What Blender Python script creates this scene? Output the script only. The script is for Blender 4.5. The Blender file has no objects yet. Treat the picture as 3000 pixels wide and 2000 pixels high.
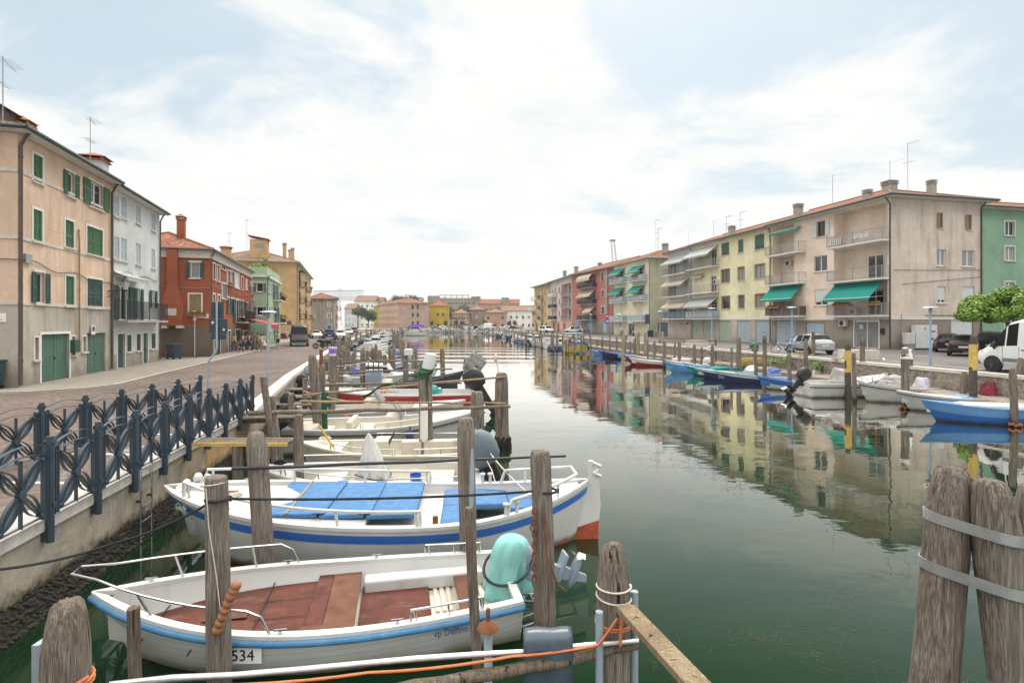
import bpy, bmesh, math, random
from mathutils import Vector, Matrix
R = random.Random(11)
rad = math.radians
scn = bpy.context.scene
COL = scn.collection
PI = math.pi
# ------------------------------------------------------------------ camera, sky, sun
HC = 4.0                                    # eye height over the water
cam = bpy.data.cameras.new('camera'); cam_o = bpy.data.objects.new('camera', cam); COL.objects.link(cam_o)
cam_o.location = (0, 0, HC); cam_o.rotation_euler = (rad(90), 0, 0)
cam.sensor_width = 36; cam.lens = 36*1250/2352; cam.shift_y = -42/2352
cam.clip_start = .1; cam.clip_end = 6000
scn.camera = cam_o
scn.view_settings.view_transform = 'Standard'; scn.view_settings.look = 'None'
scn.view_settings.exposure = 0.74; scn.view_settings.gamma = 1
w = bpy.data.worlds.new('World'); scn.world = w; w.use_nodes = True
SUN_EL, SUN_AZ = 52, 12                     # high, ahead of the camera, a little to the right
def nd(t, typ, **k):
    n = t.nodes.new(typ)
    for a, v in k.items():
        if hasattr(n, a): setattr(n, a, v)
    return n
def ramp(t, src, stops, interp='LINEAR'):
    r = t.nodes.new('ShaderNodeValToRGB'); r.color_ramp.interpolation = interp
    e = r.color_ramp.elements
    while len(e) < len(stops): e.new(.5)
    for q, (p, c) in zip(e, stops):
        q.position = p; q.color = (c, c, c, 1) if not hasattr(c, '__len__') else (*c[:3], 1)
    if src is not None: t.links.new(src, r.inputs[0])
    return r.outputs[0]
def mth(t, op, a, b=None):
    n = t.nodes.new('ShaderNodeMath'); n.operation = op
    for i, v in enumerate((a, b)):
        if v is None: continue
        if hasattr(v, 'links') or hasattr(v, 'is_linked'): t.links.new(v, n.inputs[i])
        else: n.inputs[i].default_value = v
    return n.outputs[0]
def mixc(t, fac, a, b, mode='MIX'):
    n = t.nodes.new('ShaderNodeMix'); n.data_type = 'RGBA'; n.blend_type = mode
    for s, v in ((n.inputs[0], fac), (n.inputs[6], a), (n.inputs[7], b)):
        if hasattr(v, 'is_linked'): t.links.new(v, s)
        elif hasattr(v, '__len__'): s.default_value = (*v[:3], 1)
        else: s.default_value = v
    return n.outputs[2]
def noise(t, vec, scale, detail=4, rough=.55, dist=0):
    n = t.nodes.new('ShaderNodeTexNoise'); n.inputs['Scale'].default_value = scale
    n.inputs['Detail'].default_value = detail; n.inputs['Roughness'].default_value = rough
    n.inputs['Distortion'].default_value = dist
    if vec is not None: t.links.new(vec, n.inputs['Vector'])
    return n.outputs['Fac']
def mapping(t, vec, scale=(1, 1, 1), loc=(0, 0, 0), rot=(0, 0, 0)):
    n = t.nodes.new('ShaderNodeMapping'); n.inputs['Scale'].default_value = scale
    n.inputs['Location'].default_value = loc; n.inputs['Rotation'].default_value = rot
    t.links.new(vec, n.inputs['Vector']); return n.outputs[0]
def make_world():
    t = w.node_tree; bg = t.nodes['Background']
    sky = nd(t, 'ShaderNodeTexSky'); sky.sky_type = 'NISHITA'; sky.sun_disc = False
    sky.sun_elevation = rad(SUN_EL); sky.sun_rotation = rad(SUN_AZ); sky.air_density = 1.2; sky.dust_density = 2.5
    tc = nd(t, 'ShaderNodeTexCoord'); sp = nd(t, 'ShaderNodeSeparateXYZ'); t.links.new(tc.outputs['Generated'], sp.inputs[0])
    zz = mth(t, 'ADD', mth(t, 'MAXIMUM', sp.outputs[2], 0), .16)
    cb = nd(t, 'ShaderNodeCombineXYZ')
    t.links.new(mth(t, 'DIVIDE', sp.outputs[0], zz), cb.inputs[0]); t.links.new(mth(t, 'DIVIDE', sp.outputs[1], zz), cb.inputs[1])
    v = mapping(t, cb.outputs[0], (1, 1, 1), (3.1, 1.7, 0))
    n1 = noise(t, v, 1.15, 12, .62, .35)
    n2 = noise(t, mapping(t, cb.outputs[0], (1, 1, 1), (9.3, 4.1, 2)), 2.1, 11, .64, .3)
    # a clearer patch of sky high on the right
    hi = mth(t, 'MULTIPLY', mth(t, 'MAXIMUM', mth(t, 'SUBTRACT', sp.outputs[2], .22), 0), .15)
    rt = mth(t, 'MULTIPLY', mth(t, 'MAXIMUM', sp.outputs[0], 0), mth(t, 'MULTIPLY', mth(t, 'MAXIMUM', mth(t, 'SUBTRACT', sp.outputs[2], .2), 0), 1.5))
    thin = mth(t, 'SUBTRACT', mth(t, 'SUBTRACT', n1, hi), rt)
    cov = ramp(t, thin, [(.34, 0), (.47, 1)], 'EASE')
    shade = ramp(t, n2, [(.30, (8.5, 8.9, 8.95)), (.46, (9.4, 9.6, 9.45)), (.60, (9.95, 9.85, 9.6))])
    blue = mixc(t, .62, sky.outputs[0], (5.6, 7.7, 9.0))
    cl = mixc(t, mth(t, 'ADD', mth(t, 'MULTIPLY', cov, .72), .27), blue, shade)
    # milky air toward the horizon
    hz = ramp(t, sp.outputs[2], [(0, 1), (.26, 0)], 'EASE')
    fin = mixc(t, mth(t, 'MULTIPLY', hz, .8), cl, (9.9, 9.85, 9.6)); fin = mixc(t, ramp(t, sp.outputs[2], [(.53, 0), (.66, 1)]), fin, (10.3, 9.9, 9.3))
    # overcast dome, with brightness added overhead, out of view, to light the facades
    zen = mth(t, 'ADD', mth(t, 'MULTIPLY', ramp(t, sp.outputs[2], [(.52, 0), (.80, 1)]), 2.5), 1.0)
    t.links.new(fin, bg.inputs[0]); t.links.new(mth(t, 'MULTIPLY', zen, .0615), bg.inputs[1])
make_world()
sl = bpy.data.lights.new('sun', 'SUN'); sl.energy = 1.3; sl.angle = rad(14); sl.color = (1, .95, .87)
so = bpy.data.objects.new('sun', sl); COL.objects.link(so)
_d = Vector((math.sin(rad(SUN_AZ))*math.cos(rad(SUN_EL)), math.cos(rad(SUN_AZ))*math.cos(rad(SUN_EL)), math.sin(rad(SUN_EL))))
so.rotation_euler = _d.to_track_quat('Z', 'Y').to_euler(); so.location = (0, 0, 60)

# ------------------------------------------------------------------ surveying the photograph
def at(x, y, Y):                            # a sighted direction at a given distance ahead
    return Vector(((x-1176)/1250*Y, Y, HC-(y-742)/1250*Y))
def spot(x, y, z=0.0):                      # where a sighted direction meets the level z
    return at(x, y, 1250*(HC-z)/(y-742))
ZOOM = dict(A=(0, 240, .5869), B=(450, 620, .30612), C=(850, 800, .31888), E=(1500, 660, .28061), F=(1900, 500, .38272),
            G=(2400, 480, .39552), H=(1800, 920, .29762), I=(2400, 940, .2551), J=(0, 1050, .38259), K=(800, 950, .31891))
def zm(c, x, y):
    a, b, s = ZOOM[c]; return (a+x*s)*.784, (b+y*s)*.784

# ------------------------------------------------------------------ mesh builder
class MB:
    def __init__(s): s.v = []; s.f = []; s.m = []; s.uv = {}
    def add(s, vs, fs, m=0):
        o = len(s.v); s.v += [tuple(v) for v in vs]; s.f += [[i+o for i in f] for f in fs]; s.m += [m]*len(fs)
    def box(s, a, b, m=0):
        (x0, y0, z0), (x1, y1, z1) = a, b
        s.add([(x0, y0, z0), (x1, y0, z0), (x1, y1, z0), (x0, y1, z0), (x0, y0, z1), (x1, y0, z1), (x1, y1, z1), (x0, y1, z1)],
              [(0, 3, 2, 1), (4, 5, 6, 7), (0, 1, 5, 4), (1, 2, 6, 5), (2, 3, 7, 6), (3, 0, 4, 7)], m)
    def obox(s, c, size, rot=(0, 0, 0), m=0):
        from mathutils import Euler
        Q = Euler(rot).to_matrix(); h = [q/2 for q in size]; c = Vector(c)
        P = [c+Q@Vector((a*h[0], b*h[1], d*h[2])) for d in (-1, 1) for a, b in ((-1, -1), (1, -1), (1, 1), (-1, 1))]
        s.add(P, [(0, 3, 2, 1), (4, 5, 6, 7), (0, 1, 5, 4), (1, 2, 6, 5), (2, 3, 7, 6), (3, 0, 4, 7)], m)
    def bar(s, p, q, wd, th, m=0, up=(0, 0, 1)):     # flat bar from p to q
        p, q = Vector(p), Vector(q); d = (q-p).normalized(); u = Vector(up)
        a = d.cross(u); a = a.normalized() if a.length > 1e-4 else Vector((1, 0, 0)); b = a.cross(d).normalized()
        P = [e+a*(i*wd/2)+b*(j*th/2) for e in (p, q) for i, j in ((-1, -1), (1, -1), (1, 1), (-1, 1))]
        s.add(P, [(0, 1, 2, 3), (7, 6, 5, 4), (0, 4, 5, 1), (1, 5, 6, 2), (2, 6, 7, 3), (3, 7, 4, 0)], m)
    def quad(s, *p, m=0): s.add(p, [tuple(range(len(p)))], m)
    def loft(s, rings, m=0, closed=True, cap=True):
        n = len(rings[0]); vs = [p for r in rings for p in r]; fs = []
        for i in range(len(rings)-1):
            for j in range(n if closed else n-1):
                k = (j+1) % n; fs.append((i*n+j, i*n+k, (i+1)*n+k, (i+1)*n+j))
        if cap and closed:
            fs.append(tuple(range(n-1, -1, -1))); fs.append(tuple((len(rings)-1)*n+j for j in range(n)))
        s.add(vs, fs, m)
    def tube(s, pts, r, n=8, m=0, cap=True):
        pts = [Vector(p) for p in pts]; rs = r if hasattr(r, '__len__') else [r]*len(pts); rings = []; a = None
        for i, p in enumerate(pts):
            d = (pts[min(i+1, len(pts)-1)]-pts[max(i-1, 0)]).normalized()
            if a is None:
                a = d.cross(Vector((0, 0, 1)));
                if a.length < 1e-3: a = d.cross(Vector((0, 1, 0)))
            a = (a-d*a.dot(d)).normalized(); b = d.cross(a)
            rings.append([p+(a*math.cos(2*PI*k/n)+b*math.sin(2*PI*k/n))*rs[i] for k in range(n)])
        s.loft(rings, m, True, cap)
    def lathe(s, prof, c=(0, 0, 0), n=14, m=0, axis='z'):
        c = Vector(c); rings = []
        for r, z in prof:
            ring = []
            for k in range(n):
                a = 2*PI*k/n; p = (r*math.cos(a), r*math.sin(a), z)
                if axis == 'y': p = (p[0], p[2], p[1])
                if axis == 'x': p = (p[2], p[0], p[1])
                ring.append(c+Vector(p))
            rings.append(ring)
        s.loft(rings, m)
    def prism(s, poly, y0, y1, m=0):        # an outline in x,z extruded along y
        n = len(poly); vs = [(x, y0, z) for x, z in poly]+[(x, y1, z) for x, z in poly]
        fs = [tuple(range(n)), tuple(range(2*n-1, n-1, -1))]+[(i, i+n, (i+1) % n+n, (i+1) % n) for i in range(n)]
        s.add(vs, fs, m)
    def ball(s, c, r, n=10, k=6, m=0):
        r = r if hasattr(r, '__len__') else (r, r, r); c = Vector(c)
        s.loft([[c+Vector((r[0]*math.sin(PI*i/k)*math.cos(2*PI*j/n), r[1]*math.sin(PI*i/k)*math.sin(2*PI*j/n), r[2]*math.cos(PI*i/k))) if 0 < i < k
                 else c+Vector((r[0]*.02*math.cos(2*PI*j/n), r[1]*.02*math.sin(2*PI*j/n), r[2]*(1 if i == 0 else -1))) for j in range(n)] for i in range(k+1)], m)
    def build(s, name, mats, parent=None, smooth=None, loc=None, rot=None, bev=0, subd=0):
        me = bpy.data.meshes.new(name); me.from_pydata(s.v, [], s.f)
        if not isinstance(mats, (list, tuple)): mats = [mats]
        for q in mats: me.materials.append(q)
        me.polygons.foreach_set('material_index', s.m)
        if s.uv:
            l = me.uv_layers.new(name='UVMap')
            for p in me.polygons:
                if p.index in s.uv:
                    for li, c in zip(p.loop_indices, s.uv[p.index]): l.data[li].uv = c
        me.update()
        if smooth is not None:
            me.polygons.foreach_set('use_smooth', [True]*len(s.f)); me.set_sharp_from_angle(angle=rad(smooth))
        o = bpy.data.objects.new(name, me); COL.objects.link(o)
        if parent is not None: o.parent = parent
        if loc is not None: o.location = loc
        if rot is not None: o.rotation_euler = rot
        if bev:
            b = o.modifiers.new('bevel', 'BEVEL'); b.width = bev; b.segments = 2; b.limit_method = 'ANGLE'; b.angle_limit = rad(40)
        if subd:
            b = o.modifiers.new('subsurf', 'SUBSURF'); b.levels = subd; b.render_levels = subd
        return o
def tag(o, label=None, cat=None, group=None, kind=None):
    for k, v in (('label', label), ('category', cat), ('group', group), ('kind', kind)):
        if v: o[k] = v
    return o
def thing(name, label, cat, loc=(0, 0, 0), rz=0, group=None):
    o = bpy.data.objects.new(name, None); o.empty_display_size = .2; COL.objects.link(o)
    o.location = loc; o.rotation_euler = (0, 0, rz); return tag(o, label, cat, group)
KIDS = {}
def copy_tree(o, parent=None):
    c = o.copy(); COL.objects.link(c)
    if parent is not None: c.parent = parent
    for ch in list(o.children): copy_tree(ch, c)
    return c
def dup(o, loc, rz, label, group=None, sc=None):
    c = copy_tree(o); c.location = loc; c.rotation_euler = (0, 0, rz); c['label'] = label
    if group: c['group'] = group
    if sc: c.scale = sc if hasattr(sc, '__len__') else (sc, sc, sc)
    return c
def lettering(txt, size, m, parent, loc, rot, name='lettering', ext=.002):
    cu = bpy.data.curves.new(name, 'FONT'); cu.body = txt; cu.size = size; cu.extrude = ext; cu.align_x = 'CENTER'; cu.align_y = 'CENTER'
    o = bpy.data.objects.new(name+'_src', cu); COL.objects.link(o)
    bpy.context.view_layer.update()
    me = bpy.data.meshes.new_from_object(o.evaluated_get(bpy.context.evaluated_depsgraph_get()))
    bpy.data.objects.remove(o); me.materials.clear(); me.materials.append(m)
    q = bpy.data.objects.new(name, me); COL.objects.link(q); q.parent = parent; q.location = loc; q.rotation_euler = rot
    return q

# ------------------------------------------------------------------ materials
def nmat(name):
    m = bpy.data.materials.new(name); m.use_nodes = True; t = m.node_tree
    return m, t, t.nodes['Principled BSDF']
def setp(p, rough=.6, metal=0, spec=.5):
    p.inputs['Roughness'].default_value = rough; p.inputs['Metallic'].default_value = metal
    p.inputs['Specular IOR Level'].default_value = spec
def objvec(t, jitter=True):
    tc = nd(t, 'ShaderNodeTexCoord')
    if not jitter: return tc.outputs['Object']
    oi = nd(t, 'ShaderNodeObjectInfo'); a = nd(t, 'ShaderNodeVectorMath', operation='ADD')
    t.links.new(tc.outputs['Object'], a.inputs[0])
    cb = nd(t, 'ShaderNodeCombineXYZ')
    for i in range(3): t.links.new(mth(t, 'MULTIPLY', oi.outputs['Random'], 57.0+i*13), cb.inputs[i])
    t.links.new(cb.outputs[0], a.inputs[1]); return a.outputs[0]
def bump(t, p, h, strength=.3, dist=.02):
    b = nd(t, 'ShaderNodeBump'); b.inputs['Strength'].default_value = strength; b.inputs['Distance'].default_value = dist
    t.links.new(h, b.inputs['Height']); t.links.new(b.outputs[0], p.inputs['Normal']); return b
def sc(c, k): return tuple(min(1, x*k) for x in c[:3])
def paint(name, c, rough=.55, var=.12, scale=2.5, bmp=0, bscale=40, metal=0, spec=.4, stain=None, jitter=True):
    m, t, p = nmat(name); setp(p, rough, metal, spec); v = objvec(t, jitter)
    n = noise(t, v, scale, 6, .6)
    colr = mixc(t, ramp(t, n, [(.3, 0), (.7, 1)]), sc(c, 1-var), sc(c, 1+var))
    if stain:                               # colour, amount, scale xyz, threshold
        sv = mapping(t, v, stain[2]); s1 = noise(t, sv, 1, 8, .65)
        th = stain[3]; f = mth(t, 'MULTIPLY', ramp(t, s1, [(th, 0), (th+.18, 1)]), stain[1])
        colr = mixc(t, f, colr, stain[0])
    t.links.new(colr, p.inputs['Base Color'])
    if bmp: bump(t, p, noise(t, v, bscale, 4, .6), bmp, .01)
    return m
def plaster(name, c, grime=(.16, .14, .12), amt=.55, th=.52, patch=None):
    m, t, p = nmat(name); setp(p, .9, 0, .15); v = objvec(t)
    n = noise(t, v, .45, 8, .62); n2 = noise(t, v, 3.5, 5, .6)
    colr = mixc(t, ramp(t, n, [(.32, 0), (.68, 1)]), sc(c, .80), sc(c, 1.14))
    colr = mixc(t, mth(t, 'MULTIPLY', ramp(t, n2, [(.45, 0), (.75, 1)]), .35), colr, sc(c, .76))
    blot = noise(t, mapping(t, v, (.9, .9, .55), (3, 8, 1)), 1, 10, .72); colr = mixc(t, mth(t, 'MULTIPLY', ramp(t, blot, [(.54, 0), (.60, 1)]), .28), colr, tuple(.5*q+.5*g*1.3 for q, g in zip(c, grime)))
    sz = nd(t, 'ShaderNodeSeparateXYZ'); t.links.new(objvec(t, False), sz.inputs[0])    # rising damp at the foot of the wall
    colr = mixc(t, mth(t, 'MULTIPLY', ramp(t, mth(t, 'ADD', sz.outputs[2], mth(t, 'MULTIPLY', mth(t, 'SUBTRACT', blot, .5), 2.4)), [(.25, 1), (.8, 0)]), .55), colr, grime)
    if patch: colr = mixc(t, mth(t, 'MULTIPLY', ramp(t, noise(t, mapping(t, v, (.5, .5, .5), (5, 5, 5)), 1, 9, .68), [(.56, 0), (.62, 1)]), .75), colr, patch)
    st = noise(t, mapping(t, v, (1.5, 1.5, .16)), 1, 9, .66)
    colr = mixc(t, mth(t, 'MULTIPLY', ramp(t, st, [(th, 0), (th+.2, 1)]), amt), colr, grime)
    t.links.new(colr, p.inputs['Base Color'])
    bump(t, p, mth(t, 'ADD', noise(t, v, 28, 4, .6), mth(t, 'MULTIPLY', n2, 1.5)), .35, .012)
    return m
def tiles(name, cols=((.30, .105, .05), (.40, .17, .09), (.22, .10, .06), (.46, .25, .15))):
    m, t, p = nmat(name); setp(p, .85, 0, .2)
    uv = nd(t, 'ShaderNodeUVMap'); uv.uv_map = 'UVMap'; sp = nd(t, 'ShaderNodeSeparateXYZ'); t.links.new(uv.outputs[0], sp.inputs[0])
    u = mth(t, 'MULTIPLY', sp.outputs[0], 4.2); vv = mth(t, 'MULTIPLY', sp.outputs[1], 2.6)
    cb = nd(t, 'ShaderNodeCombineXYZ'); t.links.new(mth(t, 'FLOOR', u), cb.inputs[0]); t.links.new(mth(t, 'FLOOR', vv), cb.inputs[1])
    wn = nd(t, 'ShaderNodeTexWhiteNoise', noise_dimensions='2D'); t.links.new(cb.outputs[0], wn.inputs[0])
    c1 = ramp(t, wn.outputs['Value'], [(0, cols[0]), (.4, cols[1]), (.75, cols[2]), (1, cols[3])])
    lich = ramp(t, noise(t, uv.outputs[0], 1.1, 9, .7), [(.5, 0), (.72, 1)])
    c2 = mixc(t, mth(t, 'MULTIPLY', lich, .5), c1, (.20, .17, .12))
    t.links.new(c2, p.inputs['Base Color'])
    fu = mth(t, 'FRACT', u); hump = mth(t, 'ABSOLUTE', mth(t, 'SUBTRACT', fu, .5))
    fv = mth(t, 'FRACT', vv)
    bump(t, p, mth(t, 'ADD', mth(t, 'MULTIPLY', hump, -2.2), mth(t, 'MULTIPLY', fv, -.5)), 1, .09)
    return m
def wood(name, light=(.36, .315, .265), dark=(.09, .072, .058), tide=False, grain=1.0, crack=.75):
    m, t, p = nmat(name); setp(p, .92, 0, .12); v = objvec(t)
    g = noise(t, mapping(t, v, (26*grain, 26*grain, 1.5)), 1, 10, .76, .8); g2 = noise(t, mapping(t, v, (85*grain, 85*grain, 3.2)), 1, 4, .6)
    big = noise(t, mapping(t, v, (2.6, 2.6, .9)), 1, 7, .65)
    c = mixc(t, ramp(t, g, [(.34, 0), (.60, 1)]), dark, light)
    c = mixc(t, ramp(t, g2, [(.40, .75), (.58, 0)]), c, sc(dark, .8))
    c = mixc(t, mth(t, 'MULTIPLY', ramp(t, big, [(.44, 0), (.66, 1)]), .5), c, (.15, .105, .072))
    c = mixc(t, mth(t, 'MULTIPLY', ramp(t, big, [(.30, 1), (.44, 0)]), .5), c, (.33, .32, .30))
    ck = ramp(t, noise(t, mapping(t, v, (11, 11, .45)), 1, 5, .6, .6), [(.33, 1), (.365, 0)])
    c = mixc(t, mth(t, 'MULTIPLY', ck, crack), c, (.018, .015, .012))
    if tide:                                # weed and mussels up to the tide mark
        ge = nd(t, 'ShaderNodeNewGeometry'); sp = nd(t, 'ShaderNodeSeparateXYZ'); t.links.new(ge.outputs['Position'], sp.inputs[0])
        zz = mth(t, 'ADD', sp.outputs[2], mth(t, 'MULTIPLY', mth(t, 'SUBTRACT', big, .5), .5))
        c = mixc(t, ramp(t, zz, [(.12, 1), (.42, 0)]), c, (.035, .038, .02))
    t.links.new(c, p.inputs['Base Color'])
    bump(t, p, mth(t, 'SUBTRACT', mth(t, 'ADD', g, mth(t, 'MULTIPLY', g2, .6)), mth(t, 'MULTIPLY', ck, 1.5)), 1.0, .03)
    return m
def glossy(name, c, rough=.25, coat=.5, var=.05, metal=0, dirt=None):
    m = paint(name, c, rough, var, 1.5, metal=metal, spec=.5, stain=dirt); p = m.node_tree.nodes['Principled BSDF']
    p.inputs['Coat Weight'].default_value = coat; p.inputs['Coat Roughness'].default_value = .08; t = m.node_tree
    ge = nd(t, 'ShaderNodeNewGeometry'); sp = nd(t, 'ShaderNodeSeparateXYZ'); t.links.new(ge.outputs['Position'], sp.inputs[0]); ns = noise(t, ge.outputs['Position'], 3.5, 6, .7)
    old = p.inputs['Base Color'].links[0].from_socket; zz = mth(t, 'ADD', sp.outputs[2], mth(t, 'MULTIPLY', mth(t, 'SUBTRACT', ns, .5), .22))
    st = mth(t, 'MULTIPLY', ramp(t, noise(t, mapping(t, ge.outputs['Position'], (5, 5, .7)), 1, 7, .68), [(.55, 0), (.72, 1)]), .30 if max(c) > .4 else 0)
    t.links.new(mixc(t, mth(t, 'MULTIPLY', ramp(t, zz, [(.05, 1), (.17, 0)]), .8), mixc(t, st, old, sc(c, .55)), (.06, .055, .025)), p.inputs['Base Color']); return m
def stripes(name, a, b, freq, axis=0):
    m, t, p = nmat(name); setp(p, .85, 0, .2)
    tc = nd(t, 'ShaderNodeTexCoord'); sp = nd(t, 'ShaderNodeSeparateXYZ'); t.links.new(tc.outputs['Object'], sp.inputs[0])
    f = ramp(t, mth(t, 'FRACT', mth(t, 'MULTIPLY', sp.outputs[axis], freq)), [(0, 0), (.5, 1)], 'CONSTANT')
    t.links.new(mixc(t, f, a, b), p.inputs['Base Color']); return m
def leaf(name, a, b, c):
    m, t, p = nmat(name); setp(p, .6, 0, .3)
    tc = nd(t, 'ShaderNodeTexCoord'); wn = noise(t, tc.outputs['Object'], 1.6, 5, .7)
    wn2 = noise(t, tc.outputs['Object'], 14, 2, .6)
    k = mixc(t, ramp(t, wn, [(.35, 0), (.65, 1)]), a, b); k = mixc(t, mth(t, 'MULTIPLY', ramp(t, wn2, [(.45, 0), (.7, 1)]), .7), k, c)
    t.links.new(k, p.inputs['Base Color'])
    p.inputs['Subsurface Weight'].default_value = 0
    return m
def pane_mat(name, c, rough=.06, spec=.9):
    m, t, p = nmat(name); setp(p, rough, 0, spec); v = objvec(t)
    t.links.new(mixc(t, noise(t, v, 1.2, 3), sc(c, .6), sc(c, 1.4)), p.inputs['Base Color']); return m
def clinker(name, c, step):                 # overlapping planks of a moulded hull
    m, t, p = nmat(name); setp(p, .3, 0, .5); v = objvec(t, False)
    sp = nd(t, 'ShaderNodeSeparateXYZ'); t.links.new(v, sp.inputs[0])
    zz = mth(t, 'SUBTRACT', sp.outputs[2], mth(t, 'MULTIPLY', mth(t, 'MULTIPLY', sp.outputs[0], sp.outputs[0]), .018))
    saw = mth(t, 'FRACT', mth(t, 'DIVIDE', zz, step))
    n = noise(t, v, 1.4, 7, .65)
    colr = mixc(t, ramp(t, n, [(.3, 0), (.7, 1)]), sc(c, .86), sc(c, 1.06))
    line = ramp(t, saw, [(.0, 1), (.10, 0)])
    low = mth(t, 'MULTIPLY', ramp(t, mth(t, 'ADD', sp.outputs[2], mth(t, 'MULTIPLY', mth(t, 'SUBTRACT', n, .5), .35)), [(.02, 1), (.16, 0)]), .75)
    colr = mixc(t, mth(t, 'MULTIPLY', line, .75), colr, (.16, .16, .15)); colr = mixc(t, low, colr, (.22, .20, .10))
    t.links.new(colr, p.inputs['Base Color']); bump(t, p, saw, .8, .02)
    return m
M = {}
def mats():
    M['wood'] = wood('weathered timber', tide=True); M['wood_near'] = wood('split grey timber', (.46, .405, .35), (.12, .095, .078), grain=1.6, crack=.9, tide=True)
    M['wood_pale'] = wood('pale timber', (.50, .40, .26), (.28, .20, .12)); M['log'] = wood('round log', (.28, .24, .19), (.12, .09, .06))
    M['tar'] = paint('tarred timber', (.07, .06, .048), .8, .3, 8, .5, 30); M['yellow_paint'] = paint('worn yellow paint', (.52, .36, .10), .8, .2, 6, .4, 30, stain=((.12, .10, .07), .8, (14, 14, 2), .55))
    M['stone'] = paint('istrian stone', (.52, .48, .43), .85, .15, 5, .3, 40, stain=((.22, .2, .17), .6, (3, 3, 3), .55))
    M['white'] = glossy('white gelcoat', (.53, .53, .515), .35, .3, dirt=((.35, .31, .24), .35, (2.5, 2.5, 1.2), .58))
    M['cream'] = glossy('cream gelcoat', (.55, .51, .42), .4, .2, dirt=((.33, .27, .18), .4, (3, 3, 2), .56))
    M['offwhite'] = paint('worn white deck', (.48, .47, .435), .75, .1, 3, .15, 60, stain=((.33, .29, .22), .55, (5, 5, 5), .52))
    M['trim'] = paint('white trim', (.62, .60, .56), .7, .08, 3); M['pvc'] = paint('white frame', (.72, .72, .70), .4, .04, 3)
    M['blue_pad'] = paint('sky blue vinyl', (.045, .14, .30), .7, .16, 6, .4, 22, stain=((.10, .22, .38), .6, (7, 7, 7), .5))
    M['blue_stripe'] = glossy('royal blue paint', (.035, .13, .42), .35, .3); M['rub_blue'] = paint('blue rubber', (.065, .19, .34), .5, .1, 9, stain=((.16, .30, .42), .5, (9, 9, 9), .55))
    M['red_ply'] = paint('red varnished plywood', (.085, .021, .013), .8, .4, 3.5, .2, 30, stain=((.15, .08, .05), .7, (4, 7, 4), .54))
    M['brown_ply'] = paint('brown plywood', (.12, .048, .026), .8, .35, 4, .2, 30, stain=((.10, .04, .03), .6, (3, 12, 3), .52))
    M['steel'] = paint('stainless steel', (.62, .62, .62), .22, .06, 6, metal=1); M['alu'] = paint('aluminium', (.58, .59, .60), .38, .12, 9, metal=.9, stain=((.3, .3, .3), .5, (3, 3, 3), .55))
    M['fence'] = paint('slate blue iron', (.030, .050, .070), .5, .15, 6, .1, 60, spec=.5)
    M['antifoul'] = paint('red antifouling', (.34, .062, .028), .7, .3, 4, .3, 20, stain=((.11, .06, .03), .9, (6, 6, 6), .52))
    M['rope_black'] = paint('black rope', (.022, .025, .03), .9, .3, 60, .8, 90); M['rope_orange'] = paint('orange rope', (.52, .17, .07), .85, .2, 60, .8, 90)
    M['rope_white'] = paint('white rope', (.58, .54, .46), .9, .2, 60, .8, 90); M['rust'] = paint('rust', (.17, .065, .03), .9, .35, 14, .5, 40)
    M['turq'] = paint('turquoise cloth', (.22, .49, .46), .9, .10, 3, .25, 12); M['black'] = paint('black plastic', (.022, .022, .025), .45, .2, 5)
    M['grey_cover'] = paint('slate cover', (.115, .15, .175), .75, .12, 4, .25, 18); M['silver_tarp'] = paint('silver tarpaulin', (.46, .46, .45), .5, .14, 5, .6, 9)
    M['motor_grey'] = glossy('outboard grey', (.24, .29, .36), .35, .3); M['pipe'] = paint('grey pipe', (.26, .32, .37), .5, .12, 8, stain=((.38, .40, .40), .5, (6, 6, 6), .55))
    M['rubber'] = paint('wet rubber sheet', (.055, .075, .10), .35, .2, 5, .2, 14)
    M['cork'] = paint('terracotta floats', (.30, .125, .065), .8, .2, 14, .4, 40); M['navy'] = glossy('navy paint', (.02, .04, .13), .3, .3)
    M['sky_hull'] = paint('chalky blue hull', (.10, .24, .48), .5, .12, 3); M['teal'] = glossy('teal hull', (.015, .22, .22), .4, .2)
    M['red_hull'] = glossy('red hull', (.38, .025, .02), .35, .3); M['dark_hull'] = glossy('dark slate hull', (.05, .065, .085), .35, .3)
    M['orange_paint'] = paint('orange paint', (.48, .13, .05), .6, .15, 5); M['turq_hull'] = glossy('turquoise blue hull', (.04, .30, .50), .4, .2)
    M['yellow'] = paint('mustard paint', (.55, .36, .04), .6, .12, 4); M['green_net'] = paint('green netting', (.02, .07, .035), .95, .4, 25, 1, 40)
    M['maroon'] = paint('maroon cover', (.16, .012, .025), .8, .15, 5, .3, 14); M['tarp_grey'] = paint('grey tarpaulin', (.30, .29, .28), .8, .12, 4, .4, 10)
    M['tarp_blue'] = paint('blue tarpaulin', (.045, .075, .28), .6, .2, 5, .4, 10); M['lilac'] = paint('lilac cloth', (.50, .48, .58), .85, .1, 5, .3, 14)
    M['gutter'] = paint('bottle green gutter', (.028, .062, .062), .5, .1, 5); M['copper'] = paint('brown downpipe', (.10, .075, .06), .6, .2, 5)
    M['sh_green'] = paint('bright green shutter', (.038, .115, .045), .7, .2, 4); M['sh_dark'] = paint('dark green shutter', (.028, .075, .06), .65, .15, 4)
    M['sh_grey'] = paint('pale grey shutter', (.38, .43, .45), .75, .1, 4); M['door_green'] = paint('sage door boards', (.065, .13, .09), .75, .14, 3, .2, 30)
    M['tan'] = paint('tan timber', (.27, .19, .10), .7, .12, 4); M['brown_frame'] = paint('brown frame', (.17, .12, .075), .6, .1, 4)
    M['iron'] = paint('dark iron', (.03, .035, .037), .55, .15, 6); M['rail_grey'] = paint('grey railing', (.28, .29, .29), .5, .1, 6, metal=.2)
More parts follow.
